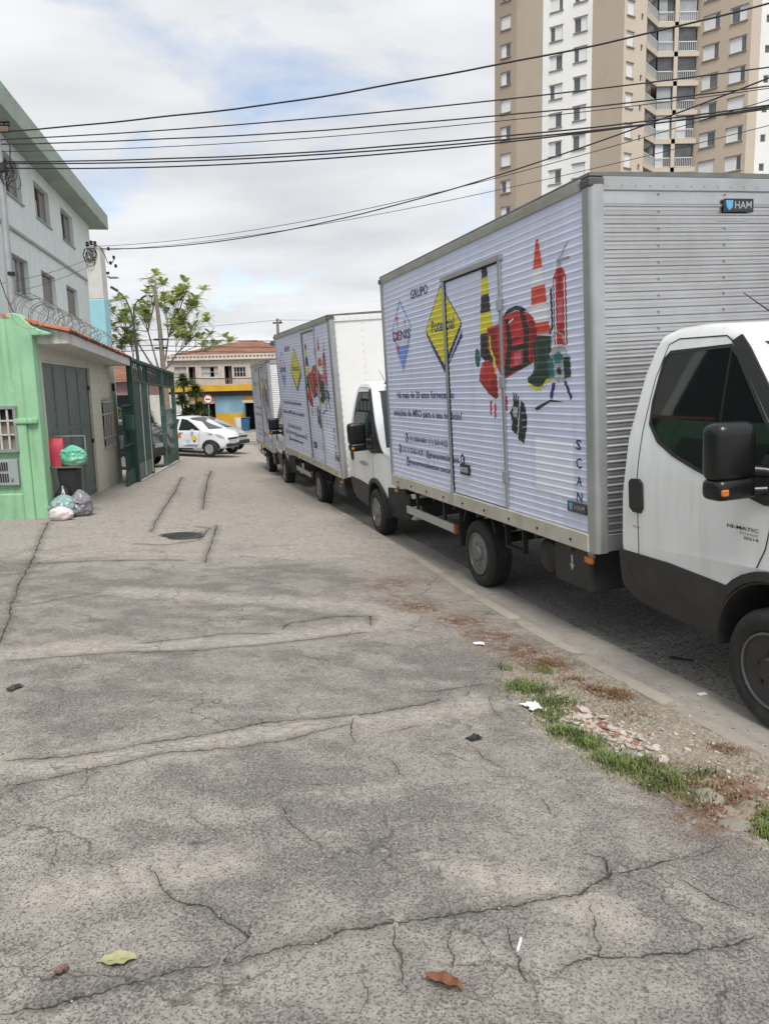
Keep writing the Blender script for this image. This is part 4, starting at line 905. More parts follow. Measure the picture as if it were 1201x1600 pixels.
# ================================================================== helpers for things built in world coordinates
def wp(name, mb, m, root, sub=False, **kw):
    o = mb.build(name, m, root, **kw)
    if not sub: o.location = -root.location
    return o
class Frame:
    """wall frame: s along the wall, x out of it, z up (world height)"""
    def __init__(s, p0, d):
        d = Vector(d).normalized(); s.p = Vector((p0[0], p0[1], 0)); s.d = Vector((d.x, d.y, 0)); s.n = Vector((d.y, -d.x, 0)); s.rz = math.atan2(-d.x, d.y)
    def P(s, x, t, z): return s.p + s.d * t + s.n * x + Vector((0, 0, z))
    def box(s, mb, xr, sr, zr_):
        c = s.P((xr[0] + xr[1]) / 2, (sr[0] + sr[1]) / 2, (zr_[0] + zr_[1]) / 2)
        mb.box(c, (abs(xr[1] - xr[0]), abs(sr[1] - sr[0]), abs(zr_[1] - zr_[0])), rz=s.rz); return mb
    def b(s, xr, sr, zr_): return s.box(MB(), xr, sr, zr_)
    def wall(s, outer, holes, x0, x1):
        """wall between x0 (face) and x1 (back) with openings cut through; outer/holes are lists of (s,z)"""
        mb = MB(); loops = [outer] + holes
        tr = tessellate_polygon([[Vector((p[0], p[1], 0)) for p in l] for l in loops]); pts = [p for l in loops for p in l]; n = len(pts)
        V = [s.P(x0, *p) for p in pts] + [s.P(x1, *p) for p in pts]
        F = [tuple(t) for t in tr] + [tuple(n + i for i in reversed(t)) for t in tr]; k = 0
        for l in loops:
            m = len(l); F += [(k + i, k + (i + 1) % m, n + k + (i + 1) % m, n + k + i) for i in range(m)]; k += m
        return mb.add(V, F)
def rect(a, b, c, d): return [(a, c), (b, c), (b, d), (a, d)]

def brick_material(name, col, mortar, scale=5.5):
    m = bpy.data.materials.new(name); m.use_nodes = True; t = m.node_tree; b = t.nodes['Principled BSDF']; b.inputs['Roughness'].default_value = .8
    tc = N(t, 'ShaderNodeTexCoord'); sp = N(t, 'ShaderNodeSeparateXYZ'); t.links.new(tc.outputs['Object'], sp.inputs[0]); cbn = N(t, 'ShaderNodeCombineXYZ'); t.links.new(sp.outputs['Y'], cbn.inputs[0]); t.links.new(sp.outputs['Z'], cbn.inputs[1])
    br = N(t, 'ShaderNodeTexBrick'); br.inputs['Scale'].default_value = scale; br.inputs['Mortar Size'].default_value = .012; br.inputs['Brick Width'].default_value = 1.3; br.inputs['Row Height'].default_value = .62
    br.inputs['Color1'].default_value = tuple(col) + (1,); br.inputs['Color2'].default_value = tuple(c * .94 for c in col) + (1,); br.inputs['Mortar'].default_value = tuple(mortar) + (1,); t.links.new(cbn.outputs[0], br.inputs['Vector'])
    c = mixc(t, ramp(t, nz(t, tc.outputs['Object'], 1.6, 6, .65), [(.45, 0.0), (.8, .5)]), br.outputs['Color'], tuple(x * .7 for x in col)); t.links.new(c, b.inputs['Base Color'])
    bp = N(t, 'ShaderNodeBump'); bp.inputs['Strength'].default_value = .6; bp.inputs['Distance'].default_value = .012; bp.invert = True; t.links.new(br.outputs['Fac'], bp.inputs['Height']); t.links.new(bp.outputs[0], b.inputs['Normal']); return m
M_creambrick = brick_material('cream_painted_brick', (.66, .645, .53), (.50, .485, .39))
M_green = mat('bright_green_render', (.30, .545, .335), .85, var=.10, vs=2.2, bump=.4, bs=18, dirt=(.15, .31, .17), dirt_amt=.8, dirt_s=1.1, det=7, streak=True)
M_steel = mat('dark_grey_steel_door', (.13, .165, .15), .5, var=.14, vs=3, dirt=(.13, .125, .115), dirt_amt=.45, dirt_s=2, streak=True)
M_plaster = mat('white_plaster', (.66, .65, .62), .85, var=.08, vs=3, dirt=(.25, .24, .22), dirt_amt=.6, dirt_s=2, streak=True)
M_tile = mat('terracotta_tile', (.42, .135, .065), .8, var=.3, vs=7, bump=.2, bs=40, dirt=(.12, .08, .06), dirt_amt=.7, dirt_s=5)
M_mint = mat('pale_mint_render', (.76, .82, .81), .85, var=.05, vs=1.2, dirt=(.50, .56, .53), dirt_amt=.5, dirt_s=1.1, streak=True)
M_mintd = mat('darker_mint_trim', (.36, .43, .38), .85, var=.08, vs=2, dirt=(.22, .25, .22), dirt_amt=.5, dirt_s=1.5)
M_bar = mat('white_bars', (.50, .50, .47), .6, var=.1, vs=8, dirt=(.25, .2, .16), dirt_amt=.5, dirt_s=6)
M_gate = mat('dark_green_gate_paint', (.010, .046, .037), .6, var=.15, vs=4, dirt=(.05, .10, .085), dirt_amt=.4, dirt_s=3)
M_gatel = mat('worn_green_post', (.045, .105, .085), .55, var=.2, vs=5, dirt=(.18, .23, .20), dirt_amt=.55, dirt_s=4)
M_dark = mat('dark_interior', (.012, .012, .012), .9, var=.1)
M_shut = mat('grey_brown_shutter', (.34, .31, .29), .6, var=.1, vs=4, dirt=(.22, .2, .18), dirt_amt=.4)

# ------------------------------------------------------------------ green house with its garage
GA = Frame((-5.44, 12.32), (-.165, 1.0)); gz = lambda s: -.385 - .031 * s
house = thing('garage_house', 'bright green house corner with cream brick garage front and grey steel door', 'house', (-6.3, 13.5, -.4))
GD0, GD1 = .42, 4.15
wall = wp('front_wall', GA.wall([(.20, -.9), (7.15, -.9), (7.15, 2.29), (.20, 2.515)], [rect(GD0, GD1, -.85, 2.14), rect(5.15, 6.35, .34, 1.42)], 0, -.30), M_creambrick, house)
wp('end_wall', GA.b((-.30, -5.0), (6.90, 7.15), (-.9, 2.27)), M_creambrick, house)
lw = (GD1 - GD0) / 4
for i in range(4):
    a, b = GD0 + i * lw + .006, GD0 + (i + 1) * lw - .006
    lf = wp('door_leaf', GA.b((-.10, -.06), (a, b), (gz(a) - .12, 2.12)), M_steel, house)
    fr = MB()
    for (q0, q1, r0, r1) in ((a, a + .05, -.5, 2.12), (b - .05, b, -.5, 2.12), (a + .05, b - .05, 2.05, 2.12), (a + .05, b - .05, .92, .98), (a + .05, b - .05, -.42, -.34)):
        GA.box(fr, (-.062, -.047), (q0, q1), (max(r0, gz(a) - .1), r1))
    wp('leaf_frame', fr, M_steel, lf, sub=True)
hb = MB(); GA.box(hb, (-.047, -.02), (1.25, 2.25), (.36, .385)); GA.box(hb, (-.047, -.01), (2.12, 2.16), (.18, .52)); wp('door_bolt', hb, M_galv, house)
wp('door_lintel_strip', GA.b((-.045, -.005), (GD0, GD1), (2.10, 2.139)), M_creambrick, house)  # thin strip in the wall's cream brick across the door head
for zz_ in (1.65, .55): wp('door_hinge', GA.b((-.07, -.02), (GD1 - .06, GD1 - .002), (zz_, zz_ + .08)), M_chas, house)
# canopy slab and its row of tiles
can = MB(); Q = [(0.0, .0), (.52, .0), (.52, .17), (0.0, .30)]
can.prism(Q, lambda x, z: GA.P(x - .02, .16, 2.382 + z), lambda x, z: GA.P(x - .02, 6.42, 2.205 + z)); canopy = wp('canopy', can, M_plaster, house)
back = MB(); back.prism([(-.02, .16), (-4.6, 1.3), (-4.6, 1.2), (-.02, .02)], lambda x, z: GA.P(x, 1.0 if x < -1 else .2, 2.44 + z), lambda x, z: GA.P(x, 6.42, 2.25 + z)); wp('roof_slope', back, M_tile, house)
tm = MB(); n = 7
prf = [(.056 * math.cos(math.pi * i / (n - 1)), .060 * math.sin(math.pi * i / (n - 1))) for i in range(n)] + [(.040 * math.cos(math.pi * i / (n - 1)), .044 * math.sin(math.pi * i / (n - 1))) for i in range(n - 1, -1, -1)]
tb_ = MB(); tb_.prism([(-.05, .155), (.49, .172), (.49, .185), (-.05, .31)], lambda x, z: GA.P(x, .17, 2.382 + z), lambda x, z: GA.P(x, 6.41, 2.205 + z)); wp('tile_gap_shade', tb_, mat('painted_gap_shade', (.07, .045, .035), .9, var=.3, vs=9), house)  # dark brown strip: shade of the gaps between tiles, painted in
tm.prism(prf, lambda a, b: (0, a, b), lambda a, b: (-.52, a * .86, b * .86 + .13)); TILE = tm.mesh('roof_tile', smooth=40); TILE.materials.append(M_tile); TILED = TILE.copy(); TILED.materials.clear(); TILED.materials.append(mat('gap_shade_tile', (.085, .04, .028), .9, var=.4, vs=7)); TILEP = TILE.copy(); TILEP.materials.clear(); TILEP.materials.append(mat('pale_orange_tile', (.50, .20, .11), .85, var=.25, vs=7, dirt=(.2, .12, .08), dirt_amt=.6, dirt_s=6))  # dark copy for in-between tiles: shade under the tile ends put into colour
for r_, (dx, dz) in enumerate(((.545, 0.0), (.08, .115))):
    for i in range(39):
        s_ = .09 + i * .165; p = GA.P(dx + random.uniform(-.015, .015), s_, 2.395 + .165 - .0286 * s_ + dz + random.uniform(-.006, .006))
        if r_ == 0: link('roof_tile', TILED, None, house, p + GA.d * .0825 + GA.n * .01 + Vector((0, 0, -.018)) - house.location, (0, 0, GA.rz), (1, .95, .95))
        link('roof_tile', random.choice((TILE, TILE, TILEP)), None, house, p - house.location, (random.uniform(-.03, .03), random.uniform(-.02, .02), GA.rz + random.uniform(-.03, .03)))
# painted gable wall facing the street corner
gp = [(-9.5, -1.0), (-5.44, -1.0), (-5.445, 2.50), (-5.17, 2.50), (-5.17, 2.545), (-5.30, 2.58), (-5.43, 2.64), (-5.53, 2.74), (-5.60, 2.81), (-5.68, 2.85), (-5.77, 2.845), (-5.83, 2.79), (-5.93, 2.735), (-6.3, 2.72), (-9.5, 2.72)]
gw = MB(); gw.prism(gp, lambda x, z: (x, 12.14, z), lambda x, z: (x, 12.36, z)); gwo = wp('green_gable_wall', gw, M_green, house, bevel=.012)
wp('wall_ledge', MB().b2((-5.83, 12.06, 1.135), (-5.455, 12.145, 1.215)), M_green, house, bevel=.02, seg=2)
wp('wall_pilaster', MB().b2((-5.80, 12.085, -.9), (-5.64, 12.145, 1.14)), M_green, house, bevel=.012)
wp('wall_base_course', MB().b2((-9.0, 12.09, -.9), (-5.80, 12.145, .02)), M_green, house, bevel=.02)
# barred window
wp('window_recess', MB().b2((-7.0, 12.125, .72), (-5.80, 12.139, 1.39)), M_dark, house)
wp('window_curtain', MB().b2((-6.95, 12.118, .74), (-5.84, 12.124, 1.18)), mat('dusty_curtain', (.22, .20, .16), .9, var=.25, vs=6), house)
fm = MB()
for (a, b) in (((-7.03, 12.06, 1.37), (-5.775, 12.135, 1.42)), ((-7.03, 12.06, .69), (-5.775, 12.135, .74)), ((-5.825, 12.065, .74), (-5.78, 12.13, 1.37)), ((-7.03, 12.065, .74), (-6.985, 12.13, 1.37))): fm.b2(a, b)
wf = wp('window_grille_frame', fm, M_galv, house)
for i in range(9): x = -5.92 - i * .128; wp('bar', MB().b2((x - .016, 12.075, .74), (x + .016, 12.095, 1.37)), M_bar, wf, sub=True)
for z in (.97, 1.19): wp('bar', MB().b2((-6.985, 12.07, z - .014), (-5.825, 12.10, z + .014)), M_bar, wf, sub=True)
mb_ = wp('meter_box', MB().b2((-6.62, 12.07, .16), (-5.835, 12.15, .57)), mat('grey_meter_box', (.33, .36, .38), .5, var=.06, vs=5, dirt=(.25, .25, .25), dirt_amt=.4), house, bevel=.008)
for z in (.40, .22):
    for x0_ in (-6.19, -6.55): wp('meter_vent', MB().b2((x0_, 12.062, z), (x0_ + .20, 12.069, z + .13)), M_dark, mb_, sub=True)
    for i in range(5): x = -6.19 + .025 + i * .038; wp('bar', MB().b2((x - .006, 12.056, z), (x + .006, 12.0615, z + .13)), M_galv, mb_, sub=True)
wp('meter_lock', MB().cyl((-5.93, 12.07, .27), (-5.93, 12.045, .27), .022), M_galv, mb_, sub=True)
for ch in house.children:
    if ch.name.split('.')[0] in ('green_gable_wall', 'wall_ledge', 'wall_pilaster', 'wall_base_course', 'window_recess', 'window_curtain', 'window_grille_frame', 'meter_box'): ch.location.y += .17
# lattice grille on the garage window
wp('window_recess', GA.b((-.29, -.16), (5.17, 6.33), (.36, 1.40)), M_dark, house)
wfr = MB()
for (a, b, c, d) in ((5.12, 6.38, 1.36, 1.40), (5.12, 6.38, .34, .38), (5.10, 6.42, 1.08, 1.12), (5.10, 6.42, .56, .60)): GA.box(wfr, (.01, .05), (a, b), (c, d))
wfo = wp('lattice_grille', wfr, M_bar, house)
for i in range(8):
    s_ = 5.2 + i * .155
    for k, (za, zb) in enumerate(((.38, .60), (.60, 1.08), (1.08, 1.46))):
        d_ = .05 if (i + k) % 2 else -.05
        bb = MB(); bb.tube([GA.P(.03, s_ - d_, za), GA.P(.03, s_ + d_, zb)], .011, 4); wp('bar', bb, M_bar, wfo, sub=True)
bxl = MB(); GA.box(bxl, (.0, .06), (6.62, 6.70), (1.62, 1.80)); wp('entry_phone', bxl, M_chas, house)
# house front set back to the left (its green wall and gates show in the truck windows)
sf = Frame((-7.6, 3.0), (-.02, 1)); wp('setback_wall', sf.b((0, -.25), (-6, 9.2), (-.8, 3.1)), M_green, house)
for a in (-3.6, .6, 4.9): wp('setback_gate', sf.b((.02, .06), (a, a + 3.6), (-.6, 2.35)), M_steel, house)

# ------------------------------------------------------------------ razor wire coil on the canopy
rz_ = MB(); pts = []; k = 0
for i in range(0, 34 * 14):
    t = i / 14.0; a = 2 * math.pi * t; s_ = -.25 + t * .205 + .05 * math.sin(t * 1.7); rr = .25 + .02 * math.sin(t * 2.3)
    pts.append(GA.P(.02 + rr * math.cos(a), s_ + .06 * math.sin(a), 2.86 - .0286 * s_ + rr * math.sin(a)))
rz_.tube(pts, .0050, 4, cap=True)
for i in range(0, len(pts) - 1, 3):
    d = (pts[i + 1] - pts[i]).normalized(); o_ = d.orthogonal().normalized(); u = d.cross(o_)
    rz_.add([pts[i] - d * .006, pts[i] + o_ * .020, pts[i] + d * .006, pts[i] - o_ * .020], [(0, 1, 2), (0, 2, 3)])
for z in (2.72, 2.92): rz_.tube([GA.P(.0, -.3, z), GA.P(.0, 6.9, z - .20)], .004, 4)
rw = rz_.build('razor_wire', mat('weathered_wire', (.16, .17, .16), .5, metal=.7, var=.2, vs=9), fixn=False)
tag(rw, 'coil of razor wire along the tiled garage canopy', 'razor wire')

# ------------------------------------------------------------------ mint apartment block
BF = Frame((-11.7, 28.0), (-.176, 1.0))
blk = thing('apartment_block', 'three storey pale mint block with flat overhanging roof behind the green house', 'building', (-13.5, 27, -.9))
up = [(-8.1, -6.1), (-4.15, -2.1), (-.46, 1.62), (3.48, 5.62)]; lo_ = [(-8.0, -6.0), (-4.02, -2.15), (-.5, 1.5), (3.36, 5.42)]
holes = [rect(a, b, 7.57, 8.77) for (a, b) in up] + [rect(a, b, 4.66, 5.82) for (a, b) in lo_]
wp('front_wall', BF.wall([(-15, -1.2), (9.3, -1.2), (9.3, 9.2), (-15, 9.2)], holes, 0, -.30), M_mint, blk)
wp('end_wall', BF.b((-.30, -11), (9.05, 9.3), (-1.2, 9.2)), M_mint, blk)
wp('interior', BF.b((-.45, -10.8), (-14.8, 9.0), (-1.2, 9.15)), M_dark, blk)
wp('eaves', BF.b((.72, -11.4), (-15.5, 10.3), (9.203, 9.86)), M_mintd, blk, bevel=.02)
wp('string_course', BF.b((0.002, .07), (-15, 9.3), (6.49, 6.58)), M_mintd, blk)
for lv, lst in ((0, up), (1, lo_)):
    for i, (a, b) in enumerate(lst):
        z0, z1 = ((7.57, 8.77), (4.66, 5.82))[lv]
        fr = MB()
        for (q0, q1, r0, r1) in ((a + .003, a + .06, z0 + .003, z1 - .003), (b - .06, b - .003, z0 + .003, z1 - .003), (a + .06, b - .06, z1 - .06, z1 - .003), (a + .06, b - .06, z0 + .003, z0 + .06)): BF.box(fr, (-.22, -.14), (q0, q1), (r0, r1))
        w = wp('window', fr, M_shut, blk); wp('window_sill', BF.b((.0, .06), (a - .05, b + .05), (z0 - .05, z0 - .002)), M_mintd, w, sub=True)
        if lv == 1 and i <= 1:
            wp('pane', BF.b((-.20, -.19), (a + .06, b - .06), (z0 + .06, z1 - .06)), mat('grey_window_pane', (.20, .21, .22), .15, var=.15, vs=2, spec=.7), w, sub=True)
            for f in (.33, .66): wp('bar', BF.b((-.18, -.13), (a + (b - a) * f - .02, a + (b - a) * f + .02), (z0 + .06, z1 - .06)), M_bar, w, sub=True)
            continue
        q = (b - a - .12) / 3; op = (lv == 1 and i == 3)
        for k in range(3):
            c0 = a + .06 + k * q
            if op and k == 0: continue
            if k == 1 and not op and lv == 0:
                wp('pane', BF.b((-.21, -.205), (c0, c0 + q), (z0 + .06, z1 - .06)), MATS.get('grey_window_pane') or M_glass, w, sub=True)
            sl = MB(); m_ = 13
            for j in range(m_): BF.box(sl, (-.20, -.165), (c0 + .03, c0 + q - .03), (z0 + .10 + j * (z1 - z0 - .2) / m_, z0 + .10 + (j + .72) * (z1 - z0 - .2) / m_))
            if not (k == 1 and lv == 0): o = wp('shutter_slats', sl, M_shut, w, sub=True); o['kind'] = 'stuff'
            st = MB(); BF.box(st, (-.205, -.155), (c0, c0 + .035), (z0 + .06, z1 - .06)); BF.box(st, (-.205, -.155), (c0 + q - .035, c0 + q), (z0 + .06, z1 - .06)); wp('shutter_stiles', st, M_shut, w, sub=True)
cm = MB(); p = BF.P(.0, 7.3, 6.35); cm.box(p + BF.n * .10, (.22, .09, .09), rz=BF.rz); wp('security_camera', cm, M_whitebox, blk, bevel=.02)

# ------------------------------------------------------------------ steel pole by the green wall, with its cable bundle
pole = thing('utility_pole', 'slim galvanised steel pole with coiled cables above the green wall', 'utility pole', (-6.16, 13.3, -.5))
wp('pole_shaft', MB().tube([(-6.17, 13.3, -.5), (-6.155, 13.3, 3.0), (-6.12, 13.3, 5.2), (-6.105, 13.3, 6.15)], [.062, .060, .055, .052], 14), M_galv, pole, smooth=50)
for z in (5.20, 3.55): wp('pole_band', MB().cyl((-6.12, 13.3, z), (-6.12, 13.3, z + .06), .066, n=14), M_chas, pole, smooth=50)
wp('crossarm', MB().b2((-6.25, 13.22, 5.78), (-5.90, 13.30, 5.86)), mat('weathered_wood', (.15, .11, .08), .85, var=.25, vs=10), pole)
for x in (-6.0, -5.92): wp('insulator', MB().lathe([(0, .02), (.02, .045), (.05, .03), (.07, .045), (.10, .02)], 10, 'z', (x, 13.26, 5.86)), M_chas, pole, smooth=40)
random.seed(3)
for i in range(5):
    c = Vector((-5.97 + random.uniform(-.07, .13), 13.22, 5.12 + random.uniform(-.18, .12))); r0 = random.uniform(.09, .17); pts = []
    for k in range(22):
        a = 2 * math.pi * k / 20 + i; pts.append(c + Vector((r0 * .75 * math.cos(a), .05 * math.sin(a * 2 + i), r0 * math.sin(a) - .04)))
    wp('cable_loop', MB().tube(pts, .007, 5), M_cable if i != 4 else mat('green_cable', (.04, .10, .045), .6), pole, smooth=60)
wp('drop_cable', MB().tube([(-6.0, 13.24, 5.80), (-5.90, 13.24, 5.55), (-5.93, 13.24, 5.28), (-5.83, 13.24, 5.14), (-5.86, 13.24, 5.32)], .011, 5), M_cable, pole, smooth=60)
wp('junction_box', MB().b2((-6.16, 13.16, 5.16), (-6.0, 13.26, 5.30)), M_blk, pole, bevel=.01)
wp('stay_cable', MB().tube([(-6.35, 13.24, 3.75), (-6.2, 13.22, 3.2), (-6.05, 13.2, 2.85), (-5.95, 13.15, 2.70)], .008, 5), M_cable, pole)

# ------------------------------------------------------------------ tall square column painted white over sky blue
colm = thing('service_column', 'tall square column painted white above and sky blue below with cable fittings', 'column', (-8.42, 24.2, -.8))
wp('column_top', MB().b2((-8.765, 24.0, 4.385), (-8.325, 24.44, 5.93)), mat('chalky_white', (.66, .66, .63), .85, var=.08, vs=4, dirt=(.42, .41, .38), dirt_amt=.5, dirt_s=3, streak=True), colm, bevel=.015)
wp('column_foot', MB().b2((-8.775, 23.99, -.9), (-8.315, 24.45, 4.383)), mat('sky_blue_paint', (.34, .63, .72), .8, var=.06, vs=3, dirt=(.27, .5, .58), dirt_amt=.4), colm, bevel=.015)
for (x, z) in ((-8.68, 5.97), (-8.56, 6.0), (-8.45, 5.98)): wp('insulator', MB().lathe([(0, .02), (.03, .06), (.07, .04), (.11, .055), (.14, .02)], 10, 'z', (x, 24.0, z - .06)), M_chas, colm, smooth=40)
for i in range(6):
    c = Vector((-8.56 + random.uniform(-.14, .12), 23.95, 5.60 + random.uniform(-.10, .14))); r0 = random.uniform(.10, .20)
    wp('cable_loop', MB().tube([c + Vector((r0 * .8 * math.cos(2 * math.pi * k / 18 + i), .03 * math.sin(k), r0 * math.sin(2 * math.pi * k / 18 + i))) for k in range(20)], .010, 5), M_cable, colm, smooth=60)
wp('drop_cable', MB().tube([(-8.5, 23.95, 5.95), (-8.30, 23.95, 5.9), (-8.17, 23.95, 5.65), (-8.10, 23.97, 5.42), (-7.98, 24.0, 5.42), (-7.90, 24, 5.55)], .013, 5), M_cable, colm, smooth=60)
for (x, z) in ((-8.06, 5.83), (-7.92, 5.58), (-8.03, 5.42), (-7.88, 5.33)): wp('clamp', MB().box((x, 24.0, z), (.07, .07, .10)), M_chas, colm, bevel=.015)
wp('flood_light', MB().box((-8.0, 24.05, 5.00), (.28, .22, .035)).cyl((-8.2, 24.1, 5.06), (-8.08, 24.06, 5.02), .02, n=6), M_galv, colm, bevel=.008)
wp('photo_cell', MB().cyl((-8.15, 24.05, 5.10), (-8.15, 24.05, 5.17), .045, n=10), M_chas, colm)

# ------------------------------------------------------------------ green steel gate
GT = Frame((-6.04, 18.77), (-.150, 1.0)); gtop = lambda s: 2.33 - .021 * s; gbot = lambda s: -.60 - .031 * s
gate = thing('entrance_gate', 'dark green steel gate with slatted header beyond the garage', 'gate', (-6.5, 21, -.7))
for (s_, w_, m_) in ((0.0, .15, M_gate), (2.52, .07, M_gate), (5.58, .13, M_gatel), (8.68, .13, M_gatel)):
    wp('post', GT.b((-.06, .07), (s_ - w_ / 2, s_ + w_ / 2), (gbot(s_) - .12, gtop(s_) - .003)), m_, gate, bevel=.008)
def chord(name, sa, sb, dz0, dz1, x0=-.05, x1=.05, m_=M_gate):
    c = MB(); c.prism([(x0, 0), (x1, 0), (x1, 1), (x0, 1)], lambda x, k: GT.P(x, sa, gtop(sa) + (dz1 if k else dz0)), lambda x, k: GT.P(x, sb, gtop(sb) + (dz1 if k else dz0))); return wp(name, c, m_, gate)
chord('header_rail', -.1, 8.78, 0, .07, -.08, .08); chord('header_rail', .08, 8.6, -.49, -.43)
for i in range(32):
    s_ = .2 + i * .268; w_ = MB(); w_.prism([(-.012, -.06), (.012, -.06), (.012, .03), (-.012, .03)], lambda x, y: GT.P(x, s_ + y, gtop(s_) - .43), lambda x, y: GT.P(x + .05, s_ + y + .17, gtop(s_) - .005)); wp('slat', w_, M_gate, gate)
for (a, b) in ((.09, 1.24), (1.28, 2.47)):
    lf = wp('gate_leaf', GT.b((.0, .03), (a, b), (gbot(a) + .42, 1.80)), M_gate, gate)
    wp('leaf_kick_plate', GT.b((.002, .034), (a, b), (gbot(a) + .03, gbot(a) + .415)), mat('grey_kick_plate', (.13, .15, .14), .6, var=.2, vs=4, dirt=(.25, .25, .23), dirt_amt=.5, dirt_s=3), lf, sub=True)
    wp('leaf_edge', GT.b((.032, .055), (b - .035, b), (gbot(a) + .03, 1.82)), mat('pale_worn_edge', (.34, .42, .38), .6, var=.3, vs=12), lf, sub=True)
for i in range(13):
    s_ = 5.85 + i * .215; wp('bar', MB().tube([GT.P(.0, s_, gbot(s_) + .02), GT.P(.0, s_, .98)], .012, 5), M_gatel, gate)
for z in (.94, .45): wp('gate_rail', GT.b((-.02, .02), (5.65, 8.62), (z, z + .05)), M_gatel, gate)
wp('gate_rail', GT.b((-.02, .02), (5.65, 8.62), (-.80, -.55)), M_gate, gate)
for i in range(11):
    s_ = -.10 - i * .115; wp('bar', MB().tube([GT.P(-.02, s_, gbot(s_)), GT.P(-.02, s_, 1.30)], .011, 5), M_gate, gate)
for z in (1.26, .90, .35): wp('gate_rail', GT.b((-.04, .0), (-1.3, -.08), (z, z + .04)), M_gate, gate)
wp('fence_plate', GT.b((-.03, .0), (-1.3, -.08), (-.72, -.22)), M_gate, gate)
wp('letter_box', GT.b((-.02, .16), (-1.05, -.75), (.72, 1.05)), M_gate, gate, bevel=.01)
th = MB(); th.prism([(0, 0), (.12, 0), (.12, 1), (0, 1)], lambda x, k: GT.P(x, .1, gbot(.1) - .05 + .075 * k), lambda x, k: GT.P(x, 8.7, gbot(8.7) - .05 + .075 * k)); wp('threshold', th, M_conc, gate)

# ================================================================== cars (nose along local -y, z up from the ground)
def car_wheel_meshes():
    t = MB(); t.lathe([(-.08, .19), (-.09, .22), (-.088, .27), (-.07, .295), (-.05, .30), (.05, .30), (.07, .295), (.088, .27), (.09, .22), (.08, .19)], 28, 'x', closed=True)
    r = MB(); r.lathe([(-.075, .195), (-.082, .185), (-.05, .17), (-.045, .0001)], 24, 'x')
    for k in range(5):
        a = k * 2 * math.pi / 5; M = Matrix.Rotation(a, 3, 'X'); r.box(M @ Vector((-.072, 0, .10)), (.02, .055, .17), M=M)
    r.lathe([(-.085, .045), (-.09, .0001)], 12, 'x')
    return t.mesh('tyre', smooth=40), r.mesh('rim', smooth=35)
CW = car_wheel_meshes(); CW[0].materials.append(M_rub); CW[1].materials.append(M_silver)
M_carwhite = mat('car_white', (.76, .77, .80), .25, var=.02, coat=.7); M_carsilver = mat('car_silver', (.42, .43, .44), .3, metal=.55, var=.04, coat=.6); M_cargrey = mat('car_dark_grey', (.10, .10, .115), .28, metal=.4, var=.05, coat=.7)
NF = [-3.4]
def make_car(root, style, paint, FW, RW, ol, glass, hw=.84, seams=(), blk=(), lamps=(), roofrack=False):
    def win(u, z):
        w = .0
        if z > .92: w += .26 * ((z - .92) / .6) ** 1.2
        if z < .45: w += .05 * ((.45 - z) / .25)
        nf = NF[0]; w += .34 * (max(0, nf - u) / .8) ** 2
        if u > -.5: w += .12 * ((u + .5) / .5) ** 2
        return w
    brk = [.3, .4, .5, .6, .7, .8, .9, .98, 1.06, 1.14, 1.22, 1.3, 1.38, 1.46]
    UBR[:] = [-.1, -.2, -.3, -.4, -.5, -3.45, -3.55, -3.65, -3.75, -3.85, -3.95, -4.05, -4.15, -4.25]
    body = link('body', hull(ol, win, hw, .06, brk, smooth=40), paint, root)
    fx = lambda u, z: -(hw - win(u, z))
    def both(name, poly, m, off, thick=0.0, parent=body):
        o = link(name, plate(poly, fx, off, thick, brk, smooth=50), m, parent); me = o.data.copy()
        for v in me.vertices: v.co.x *= -1
        me.flip_normals(); link(name, me, None, parent); return o
    for g in glass: both('side_window', g, M_glass, .003)
    for g in blk: both('body_trim', g, M_blk, .005, .004)
    for g in seams: both('door_gap', g, M_chas, .0025)
    for (nm, pts, m) in lamps: both(nm, pts, m, .006, .01)
    for u in (FW, RW):
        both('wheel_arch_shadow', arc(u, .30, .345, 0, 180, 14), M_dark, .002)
        for s in (-1, 1):
            w = link('wheel', CW[0], None, root, (s * (hw - .085), u, .30), (0, 0, math.pi if s > 0 else 0)); link('rim', CW[1], None, w)
    for s in (-1, 1):
        m_ = MB(); m_.box((s * (hw + .02), FW + .72, 1.0), (.16, .09, .13)); m_.build('door_mirror', M_blk if paint is not M_carwhite else paint, body, bevel=.03, seg=2)
    def cross(name, prof, m, inset):
        b = MB(); V = []
        for (u, z) in prof:
            w_ = hw - win(u, z) - inset; V += [(-w_, u, z), (0, u - .02, z + .012), (w_, u, z)]
        b.add(V, [(3 * i + j, 3 * i + j + 1, 3 * i + j + 4, 3 * i + j + 3) for i in range(len(prof) - 1) for j in (0, 1)]); return b.build(name, m, body, smooth=60)
    return body, both, cross
def sline(pts, w=.006):
    a = []; b = []
    for i, p in enumerate(pts):
        t = Vector(pts[min(i + 1, len(pts) - 1)]) - Vector(pts[max(i - 1, 0)]); n_ = Vector((-t.y, t.x)).normalized() * w; a.append((p[0] + n_.x, p[1] + n_.y)); b.append((p[0] - n_.x, p[1] - n_.y))
    return a + b[::-1]
